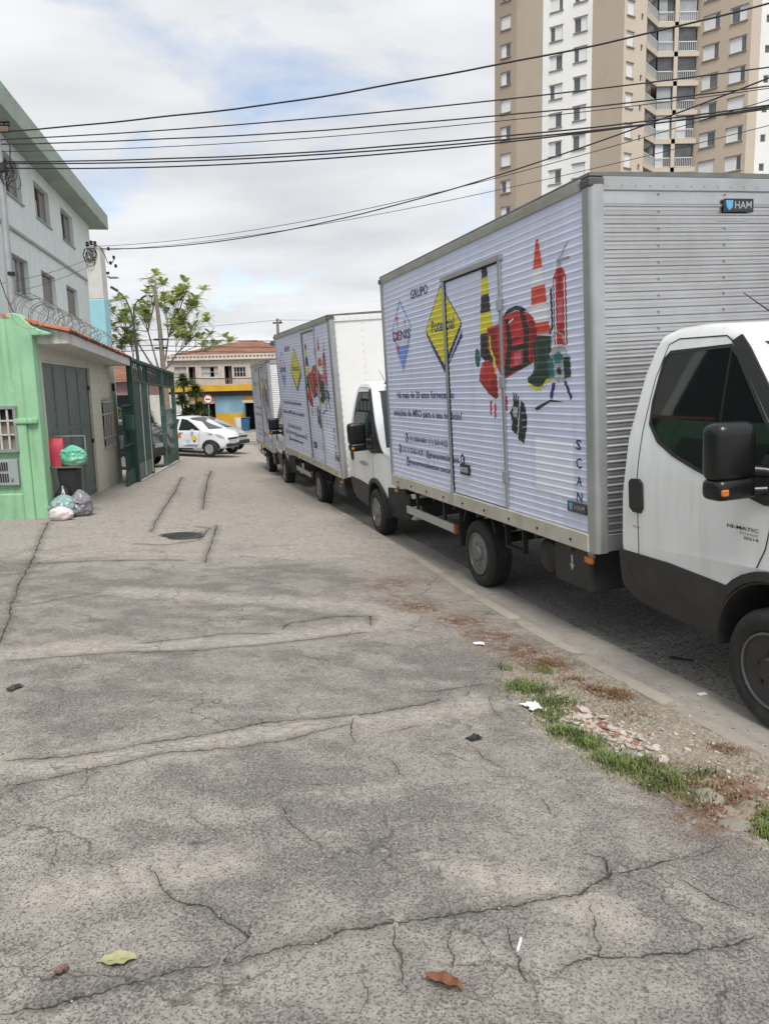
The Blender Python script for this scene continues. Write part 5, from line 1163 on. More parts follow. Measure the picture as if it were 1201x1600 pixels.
# white compact pickup with company stickers
pk_ol = [(-.02, .42), (-.30, .34)] + arc(-.98 + 0, .30, .335, -2, 182, 12)[::1] + [(-1.55, .26), (-3.05, .26)] + arc(-3.68, .30, .335, -2, 182, 12) + [(-4.06, .28), (-4.20, .32), (-4.26, .48), (-4.24, .68), (-4.15, .82), (-3.95, .93), (-3.50, 1.02), (-2.95, 1.33), (-2.60, 1.49), (-2.30, 1.55), (-1.95, 1.555), (-1.72, 1.50), (-1.62, 1.30), (-1.55, 1.07), (-.10, 1.07), (-.02, 1.0)]
pk = thing('pickup_car', 'white compact pickup covered with coloured stickers parked beyond the green gate', 'pickup', (-6.45 - 3.68 * math.sin(R(68)), 30.75 + 3.68 * math.cos(R(68)), 0), R(68))
pk.location.z = float(gY(31)) + .005
gl = [[(-3.30, 1.02), (-2.90, 1.28), (-2.58, 1.435), (-2.32, 1.47), (-2.28, 1.02)], [(-2.18, 1.03), (-2.20, 1.46), (-1.98, 1.44), (-1.84, 1.10)]]
body, both, cross = make_car(pk, 'pickup', M_carwhite, -3.68, -.98, pk_ol, gl, seams=[sline([(-3.28, .98), (-3.20, .45), (-3.02, .34)]), sline([(-2.22, 1.48), (-2.20, .9), (-2.22, .34)])],
    blk=[[(-1.62, .78), (-2.02, .74), (-2.12, .52), (-1.56, .50)], [(-2.92, .27), (-1.45, .27), (-1.45, .33), (-2.92, .33)], [(-2.30, .90), (-2.50, .90), (-2.50, .935), (-2.30, .935)]],
    lamps=[('headlight', [(-4.20, .72), (-4.10, .82), (-3.90, .88), (-3.96, .77), (-4.15, .67)], MATS['headlight_lens']), ('tail_light', [(-.06, .98), (-.20, .98), (-.18, .66), (-.06, .66)], M_red)])
cross('windscreen', [(-3.46, 1.035), (-2.62, 1.492)], M_glass, .09); cross('rear_window', [(-1.70, 1.47), (-1.57, 1.09)], M_glass, .08)
both('sticker', [(-2.40, .90), (-2.15, .90), (-2.15, .72), (-2.40, .72)], mat('sticker_orange', (.75, .14, .03), .4), .004)
both('sticker', [(-3.02, .84), (-2.86, .70), (-3.02, .55), (-3.18, .70)], M_yel, .004); both('sticker_mark', [(-3.02, .66), (-2.95, .60), (-3.02, .55), (-3.09, .60)], M_navy, .006)
both('sticker', [(-2.62, .46), (-3.15, .46), (-3.15, .44), (-2.62, .44)], M_navy, .004); both('sticker', [(-2.5, .42), (-3.1, .42), (-3.1, .40), (-2.5, .40)], M_navy, .004)
both('sticker', [(-1.32, .86), (-1.42, .80), (-1.36, .62), (-1.28, .70)], M_pred2, .004); both('sticker', [(-.62, .84), (-.80, .72), (-.72, .62), (-.56, .70)], M_yel, .004); both('sticker', [(-2.60, .66), (-2.82, .66), (-2.76, .52), (-2.66, .52)], mat('sticker_lilac', (.55, .55, .78), .4), .004); both('sticker', ell(-3.72, .86, .10, .05, 12), M_pgrey, .004)
b = MB(); b.b2((-.74, -1.5, 1.071), (.74, -.08, 1.085)); b.build('load_bed_cover', M_blk, body)
for (z_, h_, w_) in ((.36, .14, .95), (.62, .07, .70)): part('front_grille', M_blk, body, ((0, -4.262, z_ + .05), (w_, .05, h_)), bevel=.015)
part('number_plate', M_pgrey, body, ((0, -4.292, .52), (.40, .015, .12)))
# silver hatchback behind it
NF[0] = -3.0
hb_ol = [(-.03, .45), (-.15, .34)] + arc(-.72, .30, .335, -2, 182, 12) + [(-1.3, .25), (-2.65, .25)] + arc(-3.22, .30, .335, -2, 182, 12) + [(-3.7, .28), (-3.92, .33), (-4.0, .50), (-3.97, .66), (-3.82, .80), (-3.45, .93), (-3.08, 1.02), (-2.5, 1.32), (-2.15, 1.45), (-1.75, 1.50), (-1.1, 1.49), (-.60, 1.42), (-.25, 1.12), (-.06, .95), (0, .62)]
hgl = [[(-2.85, 1.03), (-2.46, 1.25), (-2.12, 1.385), (-1.90, 1.41), (-1.88, 1.02)], [(-1.80, 1.02), (-1.81, 1.42), (-1.15, 1.41), (-.98, 1.03)], [(-.90, 1.04), (-1.05, 1.40), (-.68, 1.34), (-.52, 1.10)]]
def hatch(label, paint, loc, rz):
    c = thing('hatchback_car', label, 'car', loc, rz)
    body, both, cross = make_car(c, 'hatch', paint, -3.22, -.72, hb_ol, hgl, seams=[sline([(-2.86, .98), (-2.80, .45), (-2.65, .34)]), sline([(-1.84, 1.40), (-1.84, .34)]), sline([(-.95, 1.02), (-1.02, .70), (-1.15, .45)])],
        blk=[[(-2.55, .26), (-1.4, .26), (-1.4, .32), (-2.55, .32)], [(-2.05, .86), (-2.22, .86), (-2.22, .89), (-2.05, .89)]],
        lamps=[('headlight', [(-3.92, .70), (-3.74, .80), (-3.46, .86), (-3.56, .74), (-3.82, .66)], MATS['headlight_lens']), ('tail_light', [(-.05, .98), (-.34, 1.02), (-.30, .74), (-.04, .72)], M_red)])
    cross('windscreen', [(-3.05, 1.035), (-2.18, 1.455)], M_glass, .09); cross('rear_window', [(-.57, 1.405), (-.27, 1.13)], M_glass, .08)
    rb = MB(); rb.box((0, -.02, .50), (1.35, .08, .24)); rb.build('rear_bumper', M_blk2 if paint is M_cargrey else paint, body, bevel=.04, seg=2); part('front_grille', M_blk, body, ((0, -4.0, .42), (.95, .05, .16)), bevel=.015); part('front_grille', M_blk, body, ((0, -3.985, .66), (.70, .05, .07)), bevel=.015); pb = MB(); pb.box((0, .015, .70), (.42, .02, .12)); pb.build('number_plate', M_pgrey, body)
    return c
hatch('silver hatchback parked just behind the stickered white pickup', M_carsilver, (-6.7 - 3.22 * math.sin(R(68)), 33.4 + 3.22 * math.cos(R(68)), float(gY(34)) + .005), R(68))
hatch('dark grey hatchback inside the green gate with its red tail light showing', M_cargrey, (-6.95, 23.9, float(gY(24)) + .005), R(-105))
p2 = copy_tree(pk); p2.location = (-9.6, 46.5, float(gY(46)) - .13); p2.rotation_euler = (0, 0, R(-80)); tag(p2, 'far white pickup seen from behind at the corner bar', 'pickup')

# ================================================================== corner building with the yellow band
CF = Frame((-15.0, 55.0), (1.0, 0.0)); CX = lambda x: x + 15.0
cbld = thing('corner_building', 'old two storey corner building with tiled hip roof and yellow band', 'building', (-9, 58, -1.3)); zg = float(gY(60)) - .14
M_pinkw = mat('weathered_pink_white_wall', (.56, .51, .45), .85, var=.12, vs=1.5, dirt=(.30, .25, .22), dirt_amt=.6, dirt_s=1.2, streak=True)
M_ochre = mat('ochre_band', (.62, .36, .025), .75, var=.1, vs=1.5, dirt=(.42, .26, .06), dirt_amt=.5)
M_bluew = mat('faded_blue_wall', (.20, .36, .46), .8, var=.15, vs=1.3, dirt=(.38, .46, .48), dirt_amt=.6, dirt_s=1.4)
def cbx(name, x, z, m, y0=55.0, y1=55.4, **kw): return wp(name, MB().b2((x[0], y0, z[0]), (x[1], y1, z[1])), m, cbld, **kw)
cbx('interior', (-14.9, 2.0), (zg, 3.9), M_dark, 55.95, 63)
up_ = [(-14.53, -13.67, 2.45, 3.22), (-13.55, -13.05, 1.95, 3.20), (-12.64, -11.43, 2.43, 3.20), (-11.02, -10.48, 1.96, 3.20), (-10.38, -9.51, 2.40, 3.12), (-8.9, -8.0, 2.4, 3.2), (-7.2, -6.2, 2.4, 3.2), (-5, -4, 2.4, 3.2)]
wp('upper_wall', CF.wall([(0, 1.90), (17, 1.90), (17, 3.64), (0, 3.64)], [rect(CX(a), CX(b), c, d) for (a, b, c, d) in up_], 0, -.35), M_pinkw, cbld)
for i, (a, b, c, d) in enumerate(up_):
    if d - c > 1.1: wp('balcony_door', MB().b2((a + .25, 55.25, c), (b, 55.28, d)), mat('dark_wood_door', (.09, .06, .05), .7, var=.2), cbld); continue
    fr = MB()
    for (q0, q1, r0, r1) in ((a, a + .05, c, d), (b - .05, b, c, d), (a + .05, b - .05, d - .05, d), (a + .05, b - .05, c, c + .05)): fr.b2((q0 + .002, 55.08, r0 + .002), (q1 - .002, 55.14, r1 - .002))
    w = wp('window', fr, M_bar, cbld)
    for k in range(1, 4): wp('bar', MB().b2((a + (b - a) * k / 4 - .02, 55.09, c + .05), (a + (b - a) * k / 4 + .02, 55.13, d - .05)), M_bar, w, sub=True)
    wp('bar', MB().b2((a + .05, 55.06, (c + d) / 2 - .015), (b - .05, 55.088, (c + d) / 2 + .015)), M_bar, w, sub=True)
    if i in (0, 2): 
        wp('pane', MB().b2((a + .05, 55.15, c + .05), (a + (b - a) * (.5 if i == 2 else 1) - .05, 55.16, d - .05)), mat('pale_curtained_pane', (.48, .49, .47), .3, var=.15, vs=4), w, sub=True)
        if i == 2: wp('pane', MB().b2((a + (b - a) * .72, 55.15, c + .05), (b - .05, 55.16, d - .05)), MATS['pale_curtained_pane'], w, sub=True)
    else: wp('pane', MB().b2((a + .05, 55.15, c + .05), (b - .05, 55.16, d - .05)), M_glass, w, sub=True)
cbx('yellow_band', (-15.1, 2), (1.47, 1.90), M_ochre, 54.55, 55.5); cbx('cornice', (-15.2, 2), (3.64, 3.72), M_pinkw, 54.75, 55.5); cbx('parapet', (-15.15, 2), (3.72, 4.02), M_pinkw, 54.85, 55.2)
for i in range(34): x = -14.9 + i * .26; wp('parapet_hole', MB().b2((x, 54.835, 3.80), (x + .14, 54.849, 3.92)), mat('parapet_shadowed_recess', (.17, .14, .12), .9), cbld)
for i in range(46): x = -14.7 + i * .13; wp('baluster', MB().b2((x, 54.60, 1.90), (x + .022, 54.622, 2.28)), mat('grey_iron', (.25, .24, .22), .6), cbld)
wp('balcony_rail', MB().b2((-14.75, 54.595, 2.28), (-8.6, 54.63, 2.31)), MATS['grey_iron'], cbld)
for x in (-12.95, -9.3): wp('drain_pipe', MB().cyl((x, 54.95, 1.9), (x, 54.95, 3.7), .035, n=8), M_pinkw, cbld)
gh = [(-14.6, -13.4, zg, .62), (-13.16, -11.80, zg, .62), (-9.68, -8.3, zg, .76), (-7.6, -5.5, zg, .76)]
wp('ground_floor_wall', CF.wall([(0, zg - .2), (17, zg - .2), (17, 1.47), (0, 1.47)], [rect(CX(a), CX(b), c, d) for (a, b, c, d) in gh], 0, -.35), M_bluew, cbld)
cbx('yellow_dado', (-11.78, -9.70), (zg, -.09), M_ochre, 54.96, 54.998); cbx('yellow_dado', (-14.99, -14.62), (zg, 1.3), M_ochre, 54.96, 54.998)
cbx('dark_fascia', (-15, 2), (1.12, 1.468), mat('dark_blue_fascia', (.045, .065, .085), .7, var=.2), 54.93, 54.997)
for (a, b) in ((-14.65, -11.78), (-9.72, -5.4)): cbx('awning', (a, b), (.62, .80), mat('cream_awning', (.52, .45, .34), .8, var=.1), 54.2, 54.99); cbx('ochre_lintel', (a, b), (.82, 1.10), mat('brown_ochre_lintel', (.40, .22, .05), .8, var=.15), 54.94, 54.998)
def corner_word():
    me = text_mesh('Bar e Lanches Primavera', 0, 1.75, 0, .14, fx=lambda u, z: 0, br=(), off=0)
    for v in me.vertices: v.co = Vector((-11.6 + v.co.y, 54.99, .50 + v.co.z))
    o = link('wall_lettering', me, mat('faded_letter_grey', (.13, .17, .20), .8), cbld); o.location = -cbld.location
rl = MB(); rdg0, rdg1 = (-10.45, 59.8, 5.22), (-9.4, 59.8, 5.22); c_ = [(-15.2, 54.9, 3.98), (-4.6, 54.9, 3.98), (-4.6, 64.6, 3.98), (-15.2, 64.6, 3.98)]
rl.add(c_ + [rdg0, rdg1], [(0, 1, 5, 4), (1, 2, 5), (2, 3, 4, 5), (3, 0, 4), (0, 3, 2, 1)])
def tile_roof_mat():
    m = bpy.data.materials.new('weathered_roof_tiles'); m.use_nodes = True; t = m.node_tree; b = t.nodes['Principled BSDF']; b.inputs['Roughness'].default_value = .85
    tc = N(t, 'ShaderNodeTexCoord'); v = tc.outputs['Object']; c = ramp(t, nz(t, v, 1.4, 6, .7), [(.3, (.17, .08, .05)), (.55, (.31, .135, .08)), (.8, (.40, .24, .16))])
    w = N(t, 'ShaderNodeTexWave'); w.wave_type = 'BANDS'; w.bands_direction = 'Z'; w.inputs['Scale'].default_value = 3.4; w.inputs['Distortion'].default_value = .8; w.inputs['Detail'].default_value = 2; t.links.new(v, w.inputs['Vector'])
    c = mixc(t, ramp(t, w.outputs['Fac'], [(.1, .65), (.4, 0.0)]), c, (.11, .05, .03)); t.links.new(c, b.inputs['Base Color'])
    w2 = N(t, 'ShaderNodeTexWave'); w2.wave_type = 'BANDS'; w2.bands_direction = 'X'; w2.inputs['Scale'].default_value = 1.6; t.links.new(v, w2.inputs['Vector']); bp = N(t, 'ShaderNodeBump'); bp.inputs['Strength'].default_value = .8; bp.inputs['Distance'].default_value = .06; t.links.new(w2.outputs['Fac'], bp.inputs['Height']); t.links.new(bp.outputs[0], b.inputs['Normal']); return m
M_roof = tile_roof_mat(); wp('tiled_roof', rl, M_roof, cbld)
wp('water_tank', MB().lathe([(0, .50), (.08, .55), (.55, .55), (.68, .45), (.72, .12)], 20, 'z', (-7.6, 58.0, 4.35)).b2((-8.1, 57.5, 3.9), (-7.1, 58.5, 4.35)), mat('blue_grey_tank', (.06, .08, .12), .5, var=.1), cbld, smooth=35)
wb = MB(); wb.lathe([(0, .24), (.05, .27), (.85, .30), (.90, .31)], 16, 'z', (-10.02, 53.9, zg)); tag(wb.build('waste_drum', M_whitebox, smooth=40), 'white drum standing by the yellow dado of the corner bar', 'drum')
bb_ = thing('wheelie_bin', 'blue wheelie bin beside the white drum at the corner bar', 'bin', (-9.48, 53.9, zg)); bn = MB(); bn.prism([(-.20, 0), (.20, 0), (.26, .85), (-.26, .85)], lambda a, b: (a, -.26, b), lambda a, b: (a, .26, b)); bn.build('bin_body', mat('blue_bin', (.03, .11, .24), .5, var=.1), bb_, bevel=.03); part('bin_lid', MATS['blue_bin'], bb_, ((0, 0, .89), (.58, .60, .07)), bevel=.02)
sg = thing('road_sign', 'round white road sign with red rim on a pole before the corner bar', 'sign', (-11.15, 50.0, zg)); sg.children
sp_ = MB(); sp_.cyl((0, 0, 0), (0, 0, 2.55), .035, n=8); sp_.build('sign_post', M_galv, sg)
d1 = MB(); d1.lathe([(-.02, .30), (.02, .30)], 28, 'y', (0, -.06, 2.28)); d1.build('sign_rim', mat('sign_red', (.55, .03, .03), .4), sg); d2 = MB(); d2.lathe([(-.026, .23), (-.021, .23)], 28, 'y', (0, -.06, 2.28)); so = d2.build('sign_face', M_pwhite, sg)
d3 = MB(); d3.b2((-.15, -.092, 2.24), (.15, -.087, 2.31)); d3.build('sign_bar', M_pblk, sg)
# zebra crossing on the cross street
cw = thing('road_marking', 'worn white crossing stripes on the cross street', 'road marking', (-8, 47, zg))
for i in range(9):
    y = 43.2 + i * .95; mm = MB(); xo = -9.6 + .10 * i; mm.add([(xo + random.uniform(-.3, .3), y, zg + .014), (xo + 6, y - .35, zg + .014), (xo + 6, y + .07, zg + .014), (xo + random.uniform(-.3, .3), y + .42, zg + .014)], [(0, 1, 2, 3)]); wp('stripe', mm, mat('worn_road_paint', (.55, .54, .51), .85, var=.15, vs=3, dirt=(.25, .24, .22), dirt_amt=.8, dirt_s=1.5), cw)

# ================================================================== pink house and garden wall behind the gate
ph = thing('pink_house', 'low pink house with orange tiled roof seen through the gate bars', 'house', (-17, 47, -1.3))
wp('wall', MB().b2((-21, 44.5, zg), (-14.35, 52, 2.15)), mat('pink_render', (.52, .31, .32), .85, var=.1, vs=1.5, dirt=(.38, .24, .24), dirt_amt=.5), ph)
r_ = MB(); r_.add([(-21.5, 44.1, 2.15), (-14.0, 44.1, 2.15), (-14.0, 52.4, 2.15), (-21.5, 52.4, 2.15), (-18.5, 48.2, 3.5), (-16.5, 48.2, 3.5)], [(0, 1, 5, 4), (1, 2, 5), (2, 3, 4, 5), (3, 0, 4), (0, 3, 2, 1)]); wp('tiled_roof', r_, M_roof, ph)
for x in (-16.6, -15.2): wp('window', MB().b2((x, 44.46, .5), (x + .8, 44.49, 1.4)), M_glass, ph)
gw_ = MB(); gw_.b2((-14.3, 46.5, zg), (-11.6, 46.8, 1.35)); tag(gw_.build('garden_wall', M_plaster), 'cream garden wall behind the yucca plants', 'wall')

# ================================================================== greenery
def leafmat(name, col, var, vs):
    m = mat(name, col, .5, var=var, vs=vs); t = m.node_tree; b = t.nodes['Principled BSDF']; o = [n for n in t.nodes if n.type == 'OUTPUT_MATERIAL'][0]
    tr = N(t, 'ShaderNodeBsdfTranslucent'); t.links.new(b.inputs['Base Color'].links[0].from_socket, tr.inputs['Color']); mx_ = N(t, 'ShaderNodeMixShader'); mx_.inputs[0].default_value = .5
    t.links.new(b.outputs[0], mx_.inputs[1]); t.links.new(tr.outputs[0], mx_.inputs[2]); t.links.new(mx_.outputs[0], o.inputs['Surface']); return m
M_leaf = leafmat('bright_leaf', (.38, .44, .13), .4, 2.5); M_leaf2 = leafmat('blade_leaf', (.12, .18, .055), .45, 3); M_leafy = mat('yellow_blade_leaf', (.32, .32, .08), .5, var=.3, vs=3); M_bark = mat('grey_bark', (.24, .215, .185), .9, var=.25, vs=6, bump=.4, bs=20)
def frond_cluster(mb, c, size, rng, n=11):
    for k in range(n):
        a = 2 * math.pi * k / n + rng.uniform(-.3, .3); el = rng.uniform(-.45, 1.25); L = size * rng.uniform(.75, 1.15)
        d = Vector((math.cos(a) * math.cos(el), math.sin(a) * math.cos(el), math.sin(el))); side = d.cross(Vector((0, 0, 1))).normalized(); P = Vector(c); m_ = 8; 
        for j in range(m_):
            t = (j + .6) / m_; q = P + d * (L * t) + Vector((0, 0, -.40 * L * t * t)); ll = L * .34 * (1 - abs(t - .45) * 1.1); lw = L * .066
            for s in (-1, 1):
                tip = q + side * (s * ll) + d * (ll * .35) + Vector((0, 0, -.12 * ll)); mb.add([q, q + d * lw * 1.4, tip, q - d * lw * .2], [(0, 1, 2, 3)])
rng = random.Random(11)
tree = thing('street_tree', 'sparse feathery tree with curving bare limbs behind the leaning pole', 'tree', (-11.6, 40.2, zg))
tb = MB(); crown = MB(); base_ = Vector((-11.25, 40.2, zg)); fork = Vector((-11.35, 40.2, 2.5))
tb.tube([base_, Vector((-11.2, 40.2, .8)), fork], [.24, .20, .17], 10)
limbs = [((-12.3, 40.0, 4.0), [(-13.6, 39.6, 5.7), (-13.7, 40.4, 4.95), (-13.2, 39.8, 6.1), (-13.3, 40.9, 4.2), (-12.9, 40.3, 5.4)]), ((-11.9, 40.5, 4.6), [(-12.5, 40.8, 5.75), (-12.1, 40.2, 6.0), (-11.6, 40.9, 5.95), (-11.9, 39.9, 5.3), (-12.5, 39.5, 5.0), (-11.55, 40.1, 7.15), (-11.25, 40.4, 7.35)]),
         ((-10.8, 40.2, 4.3), [(-10.8, 40.0, 6.2), (-10.3, 40.6, 6.25), (-10.95, 40.4, 6.9), (-9.75, 40.2, 6.95), (-9.9, 40.0, 6.45), (-10.3, 39.8, 4.95), (-10.2, 40.7, 5.0), (-9.3, 40.1, 6.15), (-8.85, 40.2, 6.55), (-9.5, 40.5, 5.7)]), ((-10.4, 40.0, 3.4), [(-9.55, 40.0, 4.6), (-8.75, 40.1, 5.2), (-8.7, 40.4, 4.4), (-8.3, 39.8, 3.9), (-7.7, 40.2, 3.95), (-9.9, 40.6, 4.2), (-10.1, 39.4, 4.5)]), ((-12.7, 40.3, 3.2), [(-13.5, 40.2, 4.15), (-13.0, 40.6, 4.5), (-12.3, 39.8, 4.3), (-13.9, 40.5, 3.9)])]
for (mid, tips) in limbs:
    mid = Vector(mid); m1 = fork.lerp(mid, .5) + Vector((rng.uniform(-.1, .1), rng.uniform(-.1, .1), -.15)); tb.tube([fork + Vector((0, 0, -.1)), m1, mid], [.065, .05, .034], 8)
    for tp in tips:
        tp = Vector(tp); bend = mid.lerp(tp, .5) + Vector((rng.uniform(-.1, .1), rng.uniform(-.2, .2), -.16)); tb.tube([mid, bend, tp - Vector((0, 0, .05))], [.024, .016, .009], 6)
        frond_cluster(crown, tp, rng.uniform(.50, .72), rng, 13)
        for _ in range(4):
            q = mid.lerp(tp, rng.uniform(.5, .9)) + Vector((rng.uniform(-.35, .35), rng.uniform(-.4, .4), rng.uniform(.0, .45))); tb.tube([bend, bend.lerp(q, .5) + Vector((0, 0, -.04)), q], [.012, .009, .006], 5); frond_cluster(crown, q, rng.uniform(.30, .50), rng, 11)
wp('trunk', tb, M_bark, tree, smooth=60, fixn=False); wp('crown', crown, M_leaf, tree, fixn=False)
def blade_head(mb, c, n, L, rng, w=.048):
    for k in range(int(n * 2.2)):
        a = rng.uniform(0, 2 * math.pi); el = math.asin(rng.uniform(-.35, .98)); l = L * rng.uniform(.7, 1.1); d = Vector((math.cos(a) * math.cos(el), math.sin(a) * math.cos(el), math.sin(el))); s_ = d.cross(Vector((0, 0, 1))); s_ = (s_.normalized() if s_.length > .01 else Vector((1, 0, 0))) * w; c = Vector(c)
        p = [c, c + d * l * .5 + Vector((0, 0, -.05 * l)), c + d * l + Vector((0, 0, -.32 * l))]; mb.add([p[0] - s_ * .6, p[0] + s_ * .6, p[1] + s_, p[1] - s_, p[2]], [(0, 1, 2, 3), (3, 2, 4)])
def yucca(label, x, y, heads):
    t = thing('yucca_plant', label, 'yucca', (x, y, zg), group='yuccas beyond the gate'); st = MB(); b1 = MB(); b2_ = MB()
    for (dx, dz, n, L) in heads:
        top = Vector((x + dx, y, dz)); st.tube([(x + dx * .3, y, zg), Vector((x + dx * .8, y, (zg + dz) / 2)), top], [.09, .07, .06], 7); blade_head(b1, top, n, L, rng); blade_head(b2_, top, n // 4, L * .95, rng)
    wp('trunk', st, M_bark, t, smooth=60, fixn=False); wp('leaf_blades', b1, M_leaf2, t, fixn=False); wp('pale_leaf_blades', b2_, M_leafy, t, fixn=False)
yucca('tall yucca with spiky heads in front of the corner building', -10.75, 43.0, [(-.15, 2.05, 90, .75), (-.30, 1.05, 70, .75), (.0, .4, 60, .7)]); yucca('shorter yucca at the right of the tall one', -10.25, 43.4, [(-.1, 1.55, 90, .75), (.05, .55, 80, .8), (-.3, -.2, 60, .7)]); yucca('bushy yucca seen through the gate opening', -12.6, 40.8, [(0, .55, 90, .8), (-.45, .15, 70, .7), (.35, -.1, 60, .7)])
def bush(label, c, r, n):
    t = thing('bush', label, 'bush', (c[0], c[1], zg)); mb = MB(); tk = MB()
    for k in range(n):
        v = Vector((rng.gauss(0, 1), rng.gauss(0, 1), rng.gauss(0, 1))).normalized() * rng.uniform(.55, 1.05); p = Vector(c) + Vector((v.x * r[0], v.y * r[1], v.z * r[2])); d = Vector((rng.uniform(-1, 1), rng.uniform(-1, 1), rng.uniform(-1, 1))).normalized(); e = d.orthogonal().normalized(); s_ = rng.uniform(.07, .13); mb.add([p - d * s_, p + e * s_ * .5, p + d * s_, p - e * s_ * .5], [(0, 1, 2, 3)])
    tk.tube([(c[0], c[1], zg), (c[0] + .1, c[1], c[2])], [.08, .03], 6); wp('stem', tk, M_bark, t); wp('crown', mb, M_leaf2, t, fixn=False)
bush('green hedge behind the bars left of the gate', (-13.4, 36.5, .05), (1.7, .7, 1.0), 2600)

# ================================================================== street furniture behind the gate
lp = thing('street_lamp', 'double armed dark street lamp left of the leaning pole', 'street lamp', (-11.14, 36.0, zg)); M_lampm = mat('dark_lamp_metal', (.07, .075, .08), .5, metal=.4, var=.1)
wp('lamp_post', MB().tube([(-11.14, 36, zg), (-11.14, 36, 3.1), (-11.22, 36, 4.75)], [.09, .07, .055], 10), M_lampm, lp, smooth=60)
wp('lamp_arm', MB().tube([(-11.22, 36, 4.7), (-11.30, 36, 5.2), (-11.45, 36, 5.65), (-11.68, 36, 5.98), (-11.88, 36, 6.14)], [.045, .04, .035, .03, .03], 8), M_lampm, lp, smooth=60); wp('lamp_head', MB().box((-11.97, 36, 6.20), (.34, .18, .12), M=Matrix.Rotation(R(32), 3, 'Y')), M_lampm, lp, bevel=.04, seg=2)
wp('lamp_arm', MB().tube([(-11.20, 36, 4.7), (-11.15, 36, 5.3), (-11.02, 36, 5.58), (-10.72, 36, 5.80)], [.04, .035, .03, .028], 8), M_lampm, lp, smooth=60); wp('lamp_head', MB().box((-10.66, 36, 5.82), (.24, .12, .07), M=Matrix.Rotation(R(-24), 3, 'Y')), M_lampm, lp, bevel=.02)
up2 = thing('leaning_pole', 'tapering brown concrete pole with white painted foot behind the gate', 'utility pole', (-10.5, 38.0, zg))
wp('pole_shaft', MB().tube([(-10.45, 38, zg), (-10.55, 38, 2.6), (-10.60, 38, 4.6), (-10.70, 38, 6.58)], [.17, .13, .105, .08], 12), mat('brown_concrete', (.22, .185, .15), .85, var=.18, vs=5, dirt=(.13, .11, .09), dirt_amt=.5), up2, smooth=60); wp('painted_foot', MB().tube([(-10.45, 38, zg + .02), (-10.50, 38, .65)], [.178, .165], 12), M_plaster, up2, smooth=60)
for z in (4.0, 3.6): wp('pole_bracket', MB().b2((-10.9, 37.9, z), (-10.3, 38.1, z + .08)), M_chas, up2)
rp2 = thing('far_pole', 'thin grey pole rising behind the corner building roof', 'utility pole', (-8.5, 60.0, zg)); wp('pole_shaft', MB().tube([(-8.5, 66, zg), (-8.55, 66, 7.3)], [.17, .11], 10), MATS['brown_concrete'], rp2, smooth=60); wp('crossarm', MB().b2((-8.95, 65.95, 6.9), (-8.15, 66.05, 7.02)), M_chas, rp2); wp('insulator', MB().box((-8.3, 66, 7.12), (.1, .1, .2)), M_chas, rp2)
rp3 = thing('roadside_pole', 'grey concrete pole across the street carrying the overhead cables', 'utility pole', (10.0, 9.0, -.6)); wp('pole_shaft', MB().tube([(10, 9, -.6), (10, 9, 7.6)], [.17, .12], 12), M_conc, rp3, smooth=60); wp('crossarm', MB().b2((9.92, 8.4, 6.8), (10.08, 9.6, 6.95)), M_chas, rp3)

# ================================================================== overhead cables
def cable(label, A, B, sag, r, wob=0.0):
    A, B = Vector(A), Vector(B); pts = []
    for i in range(49):
        t = i / 48; p = A.lerp(B, t); p.z -= sag * 4 * t * (1 - t) + wob * math.sin(t * 60) * .5 + wob * math.sin(t * 23 + 1); pts.append(p)
    m = MB(); m.tube(pts, r, 5); o = m.build('overhead_cable', M_cable, smooth=60, fixn=False); tag(o, label, 'cable', 'overhead cables')
Lp = (-6.08, 13.3); Rp = (10, 9); Cp = (-8.30, 24.0)
for (lb, zl, zr_, sag, r, wob) in (('topmost thick overhead cable rising across the sky to the tower', 5.81, 6.946, .524, .013, .008), ('second overhead cable from the top, running clear of the others', 5.68, 5.576, .238, .010, 0), ('third overhead cable from the top leaving the steel pole', 5.613, 5.356, .297, .010, .004), ('thin fourth overhead cable from the top leaving the steel pole', 5.498, 5.438, .347, .006, 0), ('upper cable of the close pair below the thin fourth cable', 5.347, 5.25, .378, .011, .004), ('lower cable of the close pair below the thin fourth cable', 5.317, 5.235, .400, .011, 0), ('lowest overhead cable leaving the steel pole', 5.244, 5.392, .472, .011, 0)):
    cable(lb, (Lp[0], Lp[1], zl), (Rp[0], Rp[1], zr_), sag, r, wob)
for (lb, zl, zr_, sag, r) in (('heavier sagging cable from the white and blue column', 5.837, 7.018, 1.094, .013), ('thin upper cable from the white and blue column', 5.911, 6.259, .717, .007), ('thin lower cable from the white and blue column', 5.79, 5.67, .544, .006)): cable(lb, (Cp[0], Cp[1], zl), (Rp[0], Rp[1], zr_), sag, r)
for i, (lb, z) in enumerate((('upper street cable crossing before the tiled roof', 4.04), ('second street cable crossing before the tiled roof', 3.78), ('third street cable crossing before the tiled roof', 3.55))):
    cable(lb, (-27, 37, z + .2), (-10.6, 38, z), .15, .018); 
for i, (lb, z) in enumerate((('upper street cable right of the leaning pole', 4.04), ('middle street cable right of the leaning pole', 3.74), ('low street cable right of the leaning pole', 3.50))): cable(lb, (-10.6, 38, z), (5, 41, z - .1), .12, .018)
cable('low slack cable before the corner building balcony', (-10.5, 38, 2.25), (2, 42, 3.2), .5, .02); cable('upper faint cable to the far pole', (-30, 62, 6.3), (-8.5, 66, 7.2), .3, .015); cable('lower faint cable right of the far pole', (-8.5, 66, 7.2), (14, 64, 7.4), .3, .015)
for k, (a, b) in enumerate((((-8.6, 23.95, 5.55), (-10.4, 21.6, 4.55)), ((-8.6, 23.95, 5.35), (-10.2, 21.9, 4.35)))): cable(('upper', 'lower')[k] + ' thin drop cable from the column to the mint block', a, b, .08, .006)

